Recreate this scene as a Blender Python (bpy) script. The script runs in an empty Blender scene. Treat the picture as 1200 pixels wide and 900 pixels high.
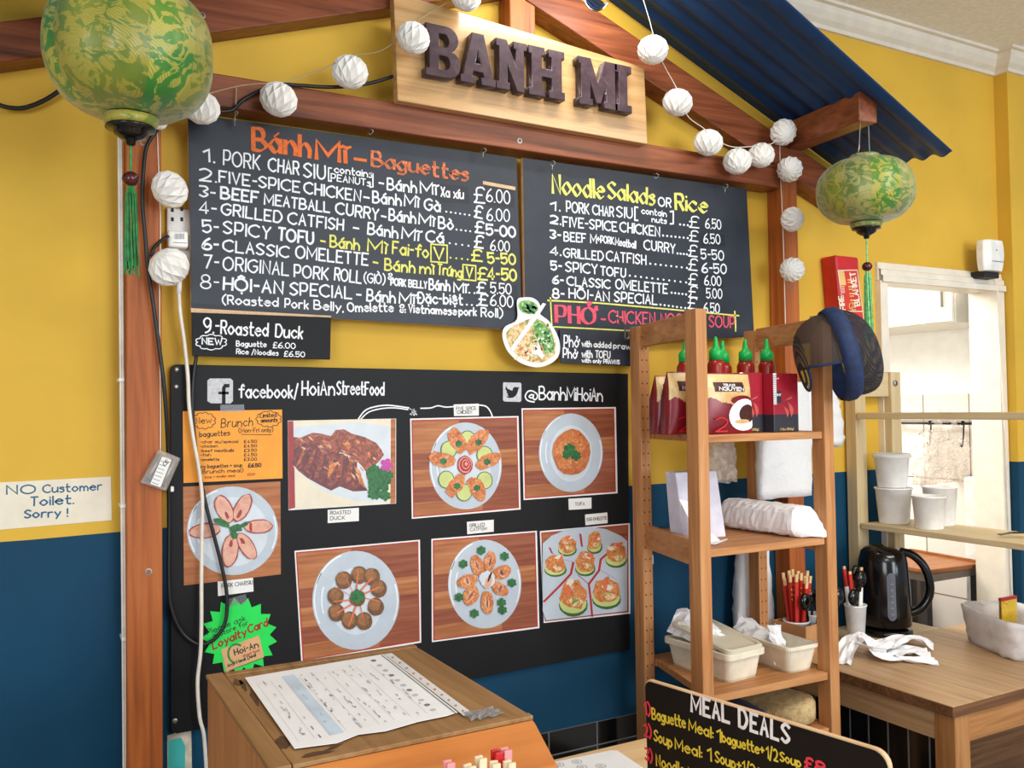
import bpy, bmesh, math, random, unicodedata
from mathutils import Vector, Matrix
R = math.radians
PI = math.pi
rnd = random.Random(7)
S = bpy.context.scene
COL = S.collection

def lin(c):
    return tuple(((v/255)/12.92 if v <= 10 else ((v/255+0.055)/1.055)**2.4) for v in c) + (1.0,)

# ------------------------------------------------------------ camera
CAM = Vector((0, 0, 1.58))
FOC = 1035.0                      # focal length in pixels of the 1200 wide frame
yaw, pitch, roll = R(28.585), R(1.621), R(-0.787)
FW = Vector((math.sin(yaw)*math.cos(pitch), math.cos(yaw)*math.cos(pitch), math.sin(pitch)))
r0 = Vector((math.cos(yaw), -math.sin(yaw), 0)); u0 = r0.cross(FW)
RT = math.cos(roll)*r0 + math.sin(roll)*u0
UP = -math.sin(roll)*r0 + math.cos(roll)*u0
cd = bpy.data.cameras.new('camera'); cam = bpy.data.objects.new('camera', cd); COL.objects.link(cam)
cd.sensor_width = 36; cd.lens = FOC/1200*36; cd.clip_start = 0.02; cd.clip_end = 60
cam.matrix_world = Matrix(((RT.x, UP.x, -FW.x, CAM.x), (RT.y, UP.y, -FW.y, CAM.y), (RT.z, UP.z, -FW.z, CAM.z), (0, 0, 0, 1)))
S.camera = cam

def at(px, py, ax, v):
    """the point of the plane axis=v that stands behind a photograph pixel"""
    d = FW + RT*((px-600)/FOC) - UP*((py-450)/FOC)
    return CAM + d*((v-CAM[ax])/d[ax])
def atY(px, py, v): return at(px, py, 1, v)
def atX(px, py, v): return at(px, py, 0, v)
def atZ(px, py, v): return at(px, py, 2, v)

# ------------------------------------------------------------ light
S.view_settings.view_transform = 'Standard'; S.view_settings.look = 'None'
S.view_settings.gamma = 1; S.view_settings.use_curve_mapping = False
S.view_settings.exposure = EXPOSURE = 0.0
w = bpy.data.worlds.new('world'); S.world = w; w.use_nodes = True
w.node_tree.nodes['Background'].inputs[0].default_value = (0.80, 0.89, 1.0, 1)
w.node_tree.nodes['Background'].inputs[1].default_value = 0.50
def area(name, loc, target, sx, sy, power, col=(1, 1, 1)):
    l = bpy.data.lights.new(name, 'AREA'); l.shape = 'RECTANGLE'; l.size = sx; l.size_y = sy; l.energy = power; l.color = col
    o = bpy.data.objects.new(name, l); COL.objects.link(o); o.location = loc
    o.rotation_euler = (Vector(target)-Vector(loc)).to_track_quat('-Z', 'Y').to_euler(); return o
area('shop_window_light', (2.4, -3.8, 2.0), (1.35, 2.1, 1.4), 2.6, 1.8, 142, (0.86, 0.93, 1.0))
area('side_fill_light', (-2.2, -1.9, 1.9), (2.2, 1.9, 1.2), 1.6, 1.4, 58, (0.92, 0.95, 1.0))  # added fill from the left, no real window; brightens pots and left-facing sides
area('ceiling_lamp_light', (0.6, -0.6, 2.80), (0.6, -0.6, 0), 1.2, 0.6, 24, (1.0, 0.95, 0.86))
area('ceiling_lamp_light', (2.3, 0.2, 2.86), (2.3, 0.2, 0), 1.2, 0.6, 34, (1.0, 0.95, 0.86))
area('kitchen_lamp_light', (2.7, 3.2, 2.40), (3.2, 2.8, 0.9), 0.9, 0.9, 43, (1.0, 0.98, 0.95))

# ------------------------------------------------------------ materials
def newmat(name):
    m = bpy.data.materials.new(name); m.use_nodes = True
    nt = m.node_tree; return m, nt, nt.nodes['Principled BSDF']
def N(nt, t, **k):
    n = nt.nodes.new(t)
    for a, b in k.items(): setattr(n, a, b)
    return n
def coords(nt, scale, kind='Object', rot=(0, 0, 0)):
    t = N(nt, 'ShaderNodeTexCoord'); m = N(nt, 'ShaderNodeMapping')
    m.inputs['Scale'].default_value = scale; m.inputs['Rotation'].default_value = rot
    nt.links.new(t.outputs[kind], m.inputs['Vector']); return m.outputs[0]
def ramp(nt, fac, stops):
    r = N(nt, 'ShaderNodeValToRGB'); e = r.color_ramp.elements
    while len(e) < len(stops): e.new(0.5)
    for i, (p, c) in enumerate(stops): e[i].position = p; e[i].color = lin(c)
    nt.links.new(fac, r.inputs[0]); return r.outputs[0]
def noise(nt, vec, scale, detail=4, dist=0.0, rough=0.55):
    n = N(nt, 'ShaderNodeTexNoise'); n.inputs['Scale'].default_value = scale; n.inputs['Detail'].default_value = detail
    n.inputs['Distortion'].default_value = dist; n.inputs['Roughness'].default_value = rough
    nt.links.new(vec, n.inputs['Vector']); return n.outputs['Fac']
def bump(nt, b, h, strength, dist=0.01):
    n = N(nt, 'ShaderNodeBump'); n.inputs['Strength'].default_value = strength; n.inputs['Distance'].default_value = dist
    nt.links.new(h, n.inputs['Height']); nt.links.new(n.outputs[0], b.inputs['Normal'])
def plain(name, c, rough=0.6, metal=0.0, var=0.06, scale=18, bumpy=0.0, spec=0.5):
    """a surface of one colour with a slight procedural unevenness"""
    m, nt, b = newmat(name)
    v = coords(nt, (1, 1, 1)); f = noise(nt, v, scale, 5)
    lo = tuple(max(0, x*(1-var)) for x in c); hi = tuple(min(255, x*(1+var)) for x in c)
    nt.links.new(ramp(nt, f, [(0.3, lo), (0.7, hi)]), b.inputs['Base Color'])
    b.inputs['Roughness'].default_value = rough; b.inputs['Metallic'].default_value = metal
    b.inputs['Specular IOR Level'].default_value = spec
    if bumpy: bump(nt, b, f, bumpy)
    return m
def wood(name, cols, axis, rough=0.5, fine=1.0, knots=True, bumpy=0.15):
    """timber whose grain runs along one axis"""
    m, nt, b = newmat(name)
    sc = [14*fine]*3; sc['XYZ'.index(axis)] = 0.9*fine
    v = coords(nt, tuple(sc)); f = noise(nt, v, 2.2, 6, 1.3)
    sc2 = [70*fine]*3; sc2['XYZ'.index(axis)] = 2.0*fine
    f2 = noise(nt, coords(nt, tuple(sc2)), 1.5, 3, 0.2)
    mx = N(nt, 'ShaderNodeMix'); mx.data_type = 'FLOAT'; mx.inputs[0].default_value = 0.35
    nt.links.new(f, mx.inputs[2]); nt.links.new(f2, mx.inputs[3])
    nt.links.new(ramp(nt, mx.outputs[0], [(0.28, cols[0]), (0.5, cols[1]), (0.72, cols[2])]), b.inputs['Base Color'])
    b.inputs['Roughness'].default_value = rough; b.inputs['Specular IOR Level'].default_value = 0.32
    bump(nt, b, mx.outputs[0], bumpy, 0.004); return m
def mottled(name, stops, scale=40, rough=0.5, dist=0.8, voro=False, bumpy=0.2):
    """several colours broken up by noise (food, foliage, print)"""
    m, nt, b = newmat(name); v = coords(nt, (1, 1, 1))
    f = noise(nt, v, scale, 6, dist, 0.65)
    nt.links.new(ramp(nt, f, stops), b.inputs['Base Color']); b.inputs['Roughness'].default_value = rough
    if bumpy: bump(nt, b, f, bumpy)
    return m
def sheer(name, c, alpha, rough=0.3, trans=True, wrinkle=0.0, holes=None):
    """thin see-through film or net"""
    m, nt, b = newmat(name); b.inputs['Base Color'].default_value = lin(c); b.inputs['Roughness'].default_value = rough
    tr = N(nt, 'ShaderNodeBsdfTransparent'); mix = N(nt, 'ShaderNodeMixShader'); out = nt.nodes['Material Output']
    nt.links.new(tr.outputs[0], mix.inputs[1]); nt.links.new(b.outputs[0], mix.inputs[2]); nt.links.new(mix.outputs[0], out.inputs[0])
    v = coords(nt, (1, 1, 1))
    if holes:
        f = noise(nt, v, 22, 5, 1.0)
        mr = N(nt, 'ShaderNodeMapRange'); mr.inputs[1].default_value = 0.35; mr.inputs[2].default_value = 0.7
        mr.inputs[3].default_value = alpha*holes; mr.inputs[4].default_value = min(1, alpha*1.5)
        nt.links.new(f, mr.inputs[0]); nt.links.new(mr.outputs[0], mix.inputs[0])
    else: mix.inputs[0].default_value = alpha
    if wrinkle: bump(nt, b, noise(nt, v, 26, 6, 1.5), wrinkle, 0.02)
    return m
def net(name, c, scale=900):
    """woven mesh: opaque threads, open holes"""
    m, nt, b = newmat(name); b.inputs['Base Color'].default_value = lin(c); b.inputs['Roughness'].default_value = 0.8
    tr = N(nt, 'ShaderNodeBsdfTransparent'); mix = N(nt, 'ShaderNodeMixShader'); out = nt.nodes['Material Output']
    nt.links.new(tr.outputs[0], mix.inputs[1]); nt.links.new(b.outputs[0], mix.inputs[2]); nt.links.new(mix.outputs[0], out.inputs[0])
    fs = []
    for d in ('X', 'Z'):
        wv = N(nt, 'ShaderNodeTexWave', wave_type='BANDS', bands_direction=d); wv.inputs['Scale'].default_value = scale/12
        wv.inputs['Distortion'].default_value = 0.0
        nt.links.new(coords(nt, (1, 1, 1), rot=(0.3, 0.2, 0.6)), wv.inputs['Vector']); fs.append(wv.outputs['Fac'])
    mm = N(nt, 'ShaderNodeMath', operation='MAXIMUM'); nt.links.new(fs[0], mm.inputs[0]); nt.links.new(fs[1], mm.inputs[1])
    gt = N(nt, 'ShaderNodeMapRange'); gt.inputs[1].default_value = 0.45; gt.inputs[2].default_value = 0.75
    gt.inputs[3].default_value = 0.45; gt.inputs[4].default_value = 1.0
    nt.links.new(mm.outputs[0], gt.inputs[0]); nt.links.new(gt.outputs[0], mix.inputs[0]); return m

M = {}
M['yellow'] = plain('yellow_wall_paint', (217, 174, 64), 0.6, var=0.035, scale=3, bumpy=0.03, spec=0.2)
M['blue'] = plain('dark_blue_wall_paint', (16, 66, 94), 0.6, var=0.06, scale=4, bumpy=0.03, spec=0.2)
M['ceiling'] = plain('cream_ceiling', (238, 232, 220), 0.9, var=0.04, scale=60, bumpy=0.15)
M['cornice'] = plain('cream_cornice_paint', (226, 216, 198), 0.6, var=0.03)
M['floor'] = plain('grey_floor', (150, 146, 140), 0.6, var=0.1, scale=8)
M['frame'] = plain('white_gloss_door_paint', (232, 222, 204), 0.4, var=0.03)
M['white'] = plain('white_paint', (236, 230, 214), 0.5, var=0.02)
M['kitchen'] = plain('kitchen_paint', (246, 244, 238), 0.6, var=0.02)
M['turq'] = plain('old_turquoise_paint', (70, 190, 186), 0.5, var=0.05)
M['plaster'] = plain('bare_plaster', (206, 196, 176), 0.9, var=0.12, scale=40)
def tiles(name, c, grout, w, h, plane, rough=0.15, gw=0.004, shift=(0, 0)):
    """square-laid tiles on an upright plane, 'XZ' or 'YZ'"""
    m, nt, b = newmat(name)
    t = N(nt, 'ShaderNodeTexCoord'); sp = N(nt, 'ShaderNodeSeparateXYZ'); cb = N(nt, 'ShaderNodeCombineXYZ'); nt.links.new(t.outputs['Object'], sp.inputs[0])
    for i, ax in enumerate(plane):
        ad = N(nt, 'ShaderNodeMath', operation='ADD'); ad.inputs[1].default_value = shift[i]+20*w*0; nt.links.new(sp.outputs[ax], ad.inputs[0]); nt.links.new(ad.outputs[0], cb.inputs[i])
    br = N(nt, 'ShaderNodeTexBrick'); br.offset = 0; br.squash = 1
    br.inputs['Color1'].default_value = lin(c); br.inputs['Color2'].default_value = lin(tuple(x*0.96 for x in c)); br.inputs['Mortar'].default_value = lin(grout)
    br.inputs['Scale'].default_value = 1; br.inputs['Mortar Size'].default_value = gw/2; br.inputs['Mortar Smooth'].default_value = 0
    br.inputs['Brick Width'].default_value = w; br.inputs['Row Height'].default_value = h
    nt.links.new(cb.outputs[0], br.inputs['Vector']); nt.links.new(br.outputs['Color'], b.inputs['Base Color'])
    b.inputs['Roughness'].default_value = rough
    bump(nt, b, br.outputs['Fac'], -0.3, 0.003); return m
M['tile'] = tiles('black_wall_tile', (14, 16, 18), (112, 114, 114), 0.158, 0.0656, 'XZ', shift=(0.02, 0.0245))
M['tilev'] = tiles('black_upright_tile', (14, 16, 18), (112, 114, 114), 0.062, 0.80, 'YZ', gw=0.005)
M['ktile'] = tiles('white_kitchen_tile', (238, 228, 216), (140, 124, 108), 0.226, 0.26, 'YZ', rough=0.25, gw=0.006, shift=(0.05, 0.06))
rw = [(74, 38, 22), (130, 70, 42), (162, 96, 60)]
M['frameX'] = wood('red_brown_timber_across', rw, 'X', 0.36)
M['frameY'] = wood('red_brown_timber_deep', rw, 'Y', 0.36)
M['frameZ'] = wood('brown_timber_upright', [(112, 52, 20), (170, 92, 42), (196, 116, 58)], 'Z', 0.5, fine=0.8)
pw = [(148, 92, 52), (190, 132, 82), (212, 160, 108)]
M['pineX'] = wood('pine_across', pw, 'X', 0.5); M['pineY'] = wood('pine_deep', pw, 'Y', 0.5); M['pineZ'] = wood('pine_upright', pw, 'Z', 0.5)
bw = [(190, 166, 122), (208, 186, 144), (220, 200, 160)]
M['birchY'] = wood('pale_birch_deep', bw, 'Y', 0.5); M['birchZ'] = wood('pale_birch_upright', bw, 'Z', 0.5); M['birchX'] = wood('pale_birch_across', bw, 'X', 0.5)
M['sign'] = wood('oak_veneer', [(156, 112, 66), (190, 148, 96), (208, 170, 118)], 'X', 0.20, bumpy=0.05)
M['sign'].node_tree.nodes['Principled BSDF'].inputs['Specular IOR Level'].default_value = 0.7
M['letter'] = wood('dark_stained_wood', [(44, 30, 36), (66, 48, 54), (86, 66, 70)], 'Y', 0.28, fine=0.7)
M['table'] = wood('worn_table_wood', [(140, 106, 72), (184, 148, 108), (208, 174, 134)], 'Y', 0.4, fine=0.8)
M['tabledge'] = wood('dark_table_edge', [(74, 46, 28), (110, 74, 46), (140, 100, 66)], 'X', 0.5)
M['pwood2'] = wood('printed_table_photo_darker', [(104, 48, 36), (146, 80, 54), (172, 110, 78)], 'X', 0.45, fine=1.2, bumpy=0.0)
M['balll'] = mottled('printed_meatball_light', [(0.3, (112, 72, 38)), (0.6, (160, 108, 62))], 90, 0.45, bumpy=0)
M['gloss'] = mottled('printed_glossy_glaze', [(0.4, (176, 100, 70)), (0.6, (232, 190, 160))], 70, 0.45, bumpy=0)
M['platelight'] = plain('printed_plate_glint', (232, 238, 242), 0.45)
M['tableZ'] = wood('table_leg_wood', [(128, 82, 44), (166, 114, 66), (186, 136, 86)], 'Z', 0.5)
M['tableX'] = wood('table_apron_wood', [(128, 82, 44), (166, 114, 66), (186, 136, 86)], 'X', 0.5)
M['ply'] = wood('plywood_counter', [(206, 168, 118), (222, 188, 140), (232, 202, 158)], 'X', 0.45, fine=0.5)
M['boxtop'] = wood('worn_brown_board', [(112, 78, 42), (146, 108, 66), (166, 128, 84)], 'Y', 0.5)
M['boxpine'] = wood('orange_pine', [(150, 80, 32), (186, 112, 52), (204, 134, 70)], 'X', 0.4, fine=0.55)
M['boxside'] = wood('brown_pine_side', [(150, 96, 50), (176, 118, 66), (190, 134, 82)], 'Z', 0.5)
M['tray'] = wood('orange_wood_tray', [(112, 62, 28), (146, 86, 42), (164, 104, 56)], 'X', 0.4)
M['edge'] = wood('raw_board_edge', [(190, 150, 110), (214, 178, 138), (226, 194, 156)], 'Y', 0.6)
M['board'] = plain('chalkboard', (46, 51, 60), 0.42, var=0.10, scale=9, spec=0.3)
M['panel'] = plain('black_display_panel', (21, 21, 23), 0.5, var=0.10, scale=9, spec=0.22)
M['black2'] = plain('black_chalk_sign', (17, 17, 19), 0.55, var=0.1, spec=0.25)
M['patch'] = plain('dark_tape_patch', (34, 37, 46), 0.45, spec=0.35)
M['chalk'] = plain('white_chalk_marker', (238, 240, 244), 0.7, var=0.05, scale=120)
M['chalky'] = plain('yellow_chalk_marker', (226, 222, 110), 0.7, var=0.08, scale=120)
M['chalko'] = plain('orange_chalk_marker', (226, 108, 40), 0.7, var=0.08, scale=120)
M['chalko2'] = plain('worn_orange_chalk', (190, 102, 60), 0.7, var=0.25, scale=120)
M['chalkp'] = plain('pink_chalk_marker', (226, 82, 104), 0.7, var=0.08, scale=120)
M['chalkr'] = plain('red_chalk_marker', (226, 56, 78), 0.7, var=0.08, scale=120)
M['chalkY'] = plain('strong_yellow_chalk', (224, 204, 60), 0.7, var=0.1, scale=120)
M['chalkg'] = plain('grey_chalk', (200, 200, 204), 0.7, var=0.08, scale=120)
M['ink'] = plain('black_ink', (32, 24, 26), 0.6)
M['inkb'] = plain('blue_green_marker', (18, 92, 130), 0.6)
M['inkr'] = plain('brown_red_marker', (150, 44, 20), 0.6)
M['inkg'] = plain('grey_print', (120, 122, 130), 0.7); M['inkl'] = plain('faint_print', (186, 188, 196), 0.7)
M['corr'] = plain('dark_blue_roof_sheet', (24, 58, 98), 0.5, var=0.05, spec=0.3)
M['paper'] = plain('white_paper', (238, 236, 232), 0.7, var=0.03, bumpy=0.05)
M['cream'] = plain('cream_paper', (232, 222, 200), 0.7, var=0.03)
M['orange'] = plain('orange_card', (250, 160, 50), 0.6, var=0.04)
M['green'] = plain('neon_green_card', (20, 218, 82), 0.6, var=0.03)
M['kraft'] = plain('kraft_card', (214, 168, 120), 0.7)
M['tape'] = sheer('clear_tape', (150, 154, 160), 0.4, 0.2)
M['pleat'] = plain('white_pleated_paper', (238, 234, 226), 0.8, var=0.02)
M['cordblack'] = plain('black_rubber_cord', (20, 21, 24), 0.45)
M['cordwhite'] = plain('white_plastic_cord', (228, 220, 206), 0.45)
M['wire'] = plain('thin_clear_wire', (170, 150, 110), 0.4)
M['steel'] = plain('bright_steel', (150, 148, 144), 0.4, metal=0.9)
M['plastic'] = plain('white_plastic', (236, 234, 228), 0.35)
M['clear'] = sheer('clear_plastic', (214, 206, 198), 0.3, 0.15)
M['red'] = plain('red_plastic', (196, 30, 36), 0.4)
M['redlab'] = plain('red_label', (205, 52, 38), 0.5)
M['gold'] = plain('gold_print', (226, 186, 112), 0.5)
M['blackp'] = plain('glossy_black_plastic', (12, 12, 14), 0.16)
M['window'] = plain('grey_water_window', (98, 100, 110), 0.25)
M['cardboard'] = plain('brown_cardboard', (190, 138, 88), 0.8, bumpy=0.05)
M['cup'] = plain('white_paper_cup', (244, 242, 238), 0.55)
M['tub'] = plain('cream_plastic_tub', (232, 222, 200), 0.45)
M['bag'] = sheer('white_carrier_bag', (240, 240, 240), 0.93, 0.4, wrinkle=0.3)
M['bagthin'] = sheer('thin_plastic_bag', (238, 228, 216), 0.5, 0.25, wrinkle=0.6, holes=0.3)
M['tissue'] = plain('white_tissue', (244, 244, 246), 0.85, var=0.02, bumpy=0.1)
M['towel'] = mottled('beige_towel', [(0.3, (160, 130, 84)), (0.6, (206, 180, 130))], 60, 0.95)
M['towelb'] = plain('navy_cloth', (60, 62, 92), 0.95, bumpy=0.3)
M['navy'] = plain('navy_hat_fabric', (22, 42, 80), 0.75, var=0.15, scale=60, bumpy=0.1)
M['net'] = net('navy_net', (28, 30, 40))
M['sheernet'] = sheer('brown_grey_sheer_net', (70, 54, 44), 0.72, 0.7)
M['sheet'] = plain('printed_sheet', (238, 240, 244), 0.45, var=0.02, bumpy=0.04)
M['paleblue'] = plain('pale_blue_print', (196, 214, 234), 0.5)
M['chop'] = plain('red_chopstick_paper', (196, 40, 28), 0.6)
M['chopw'] = plain('bare_bamboo', (222, 186, 132), 0.6)
M['peg'] = plain('pale_peg_wood', (232, 212, 176), 0.6)
M['pinkpeg'] = plain('pink_peg_plastic', (232, 150, 150), 0.5)
M['cap'] = plain('bright_green_cap', (20, 176, 80), 0.35)
M['sauce'] = plain('red_chilli_sauce', (150, 26, 16), 0.25)
M['maroon'] = plain('maroon_foil', (128, 22, 34), 0.3, var=0.1, bumpy=0.08)
M['goldfoil'] = mottled('gold_foil', [(0.3, (196, 150, 84)), (0.6, (232, 200, 140))], 14, 0.3, bumpy=0.1)
M['crimson'] = plain('crimson_carton', (170, 28, 48), 0.4)
M['swirl'] = plain('salmon_print', (214, 96, 84), 0.5)
M['darkgrey'] = plain('dark_grey_carton', (48, 48, 58), 0.45)
M['coffee'] = plain('coffee_print', (70, 26, 22), 0.5)
M['bead'] = plain('dark_red_bead', (74, 22, 24), 0.15)
M['tassel'] = plain('green_tassel_silk', (30, 120, 52), 0.5, var=0.25, scale=90)
M['tassel2'] = plain('pale_green_tassel_silk', (120, 190, 120), 0.5, var=0.2, scale=90)
M['yellowpk'] = mottled('yellow_packet', [(0.35, (226, 176, 30)), (0.55, (240, 204, 50)), (0.7, (206, 70, 30))], 30, 0.4)
M['liner'] = plain('light_bin_liner', (228, 224, 222), 0.5, bumpy=0.2)
M['greycab'] = plain('dim_kitchen_cabinet', (96, 84, 72), 0.6)
# food prints
M['pwood'] = wood('printed_table_photo', [(134, 72, 40), (178, 112, 68), (204, 146, 100)], 'X', 0.45, fine=1.2, bumpy=0.0)
M['pplate'] = plain('printed_plate', (188, 198, 208), 0.45, var=0.03)
M['pplate2'] = plain('printed_plate_well', (208, 216, 222), 0.45, var=0.03)
M['pred'] = plain('printed_red_line', (176, 32, 36), 0.45)
M['meat'] = mottled('printed_roast_meat', [(0.3, (84, 28, 22)), (0.48, (140, 62, 40)), (0.62, (184, 104, 70)), (0.75, (224, 170, 134))], 60, 0.4, 1.5, bumpy=0)
M['meatd'] = mottled('printed_dark_meat', [(0.3, (70, 24, 28)), (0.55, (120, 50, 44)), (0.72, (176, 110, 100))], 50, 0.4, 1.5, bumpy=0)
M['pork'] = mottled('printed_sliced_pork', [(0.3, (206, 140, 118)), (0.6, (226, 176, 152))], 40, 0.45, bumpy=0)
M['porkr'] = plain('printed_pork_rim', (160, 50, 50), 0.45)
M['fry'] = mottled('printed_fried_food', [(0.3, (160, 74, 30)), (0.5, (206, 120, 60)), (0.68, (232, 176, 120))], 80, 0.45, 1.2, bumpy=0)
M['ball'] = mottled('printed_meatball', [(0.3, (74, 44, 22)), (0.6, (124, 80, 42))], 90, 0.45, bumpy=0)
M['egg'] = mottled('printed_omelette', [(0.3, (110, 84, 50)), (0.45, (196, 110, 46)), (0.6, (226, 150, 84)), (0.72, (236, 214, 176))], 90, 0.45, 1.5, bumpy=0)
M['cuke'] = plain('printed_cucumber', (196, 206, 128), 0.45)
M['cuker'] = plain('printed_cucumber_skin', (52, 100, 40), 0.45)
M['herb'] = mottled('printed_herb', [(0.35, (18, 72, 34)), (0.65, (48, 126, 58))], 120, 0.45, bumpy=0)
M['carrot'] = plain('printed_carrot', (226, 110, 66), 0.45)
M['saucep'] = mottled('printed_sauce', [(0.35, (170, 72, 26)), (0.65, (214, 130, 70))], 70, 0.4, bumpy=0)
M['orchid'] = plain('printed_orchid', (196, 60, 160), 0.45)
M['noodle'] = mottled('printed_noodle_soup', [(0.36, (60, 130, 50)), (0.47, (216, 170, 100)), (0.56, (236, 214, 176)), (0.66, (226, 190, 130)), (0.74, (90, 150, 60))], 70, 0.45, 1.0, bumpy=0)
M['salad'] = mottled('printed_green_salad', [(0.35, (40, 110, 40)), (0.52, (110, 170, 70)), (0.66, (214, 226, 190))], 90, 0.45, 1.0, bumpy=0)
def silk(name, cols, seed):
    """brocade: leafy figures woven over a plain ground"""
    m, nt, b = newmat(name)
    v = coords(nt, (1, 1, 1.25)); f = noise(nt, v, 24, 3, 2.2, 0.5); g = noise(nt, v, 9, 2, 0.4)
    wv = N(nt, 'ShaderNodeTexWave', wave_type='BANDS', bands_direction='DIAGONAL'); wv.inputs['Scale'].default_value = 95; wv.inputs['Distortion'].default_value = 5
    wv.inputs['Detail'].default_value = 1; wv.inputs['Detail Scale'].default_value = 0.4; nt.links.new(v, wv.inputs['Vector'])
    fig = N(nt, 'ShaderNodeMapRange', interpolation_type='SMOOTHSTEP'); fig.inputs[1].default_value = 0.47; fig.inputs[2].default_value = 0.53; nt.links.new(f, fig.inputs[0])
    st = N(nt, 'ShaderNodeMath', operation='MULTIPLY'); nt.links.new(wv.outputs['Fac'], st.inputs[0]); nt.links.new(fig.outputs[0], st.inputs[1])
    ad = N(nt, 'ShaderNodeMath', operation='MULTIPLY_ADD'); nt.links.new(st.outputs[0], ad.inputs[0]); ad.inputs[1].default_value = 0.28; 
    hf = N(nt, 'ShaderNodeMath', operation='MULTIPLY_ADD'); nt.links.new(fig.outputs[0], hf.inputs[0]); hf.inputs[1].default_value = 0.40; nt.links.new(g, hf.inputs[2]); nt.links.new(hf.outputs[0], ad.inputs[2])
    nt.links.new(ramp(nt, ad.outputs[0], [(0.36, cols[0]), (0.52, cols[1]), (0.84, cols[2]), (1.0, cols[3])]), b.inputs['Base Color']); b.inputs['Roughness'].default_value = 0.34
    b.inputs['Sheen Weight'].default_value = 0.25
    bump(nt, b, ad.outputs[0], 0.25, 0.003); return m
M['silk'] = silk('green_gold_brocade', [(84, 112, 30), (112, 126, 36), (138, 136, 42), (156, 146, 50)], 1)
M['silkg'] = silk('greener_brocade', [(44, 116, 36), (76, 134, 40), (132, 142, 46), (174, 166, 66)], 2)
M['silkp'] = silk('pale_brocade', [(92, 114, 52), (116, 130, 62), (140, 142, 72), (160, 156, 88)], 3)
def glassmat():
    m, nt, b = newmat('clear_bulb_glass'); b.inputs['Base Color'].default_value = (1, 1, 1, 1)
    b.inputs['Transmission Weight'].default_value = 1; b.inputs['Roughness'].default_value = 0.02; b.inputs['IOR'].default_value = 1.3; return m
M['glass'] = glassmat()
def glow(name, c, s):
    m, nt, b = newmat(name); b.inputs['Emission Color'].default_value = lin(c); b.inputs['Emission Strength'].default_value = s; return m
M['filament'] = glow('glowing_filament', (255, 230, 190), 30)

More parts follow.
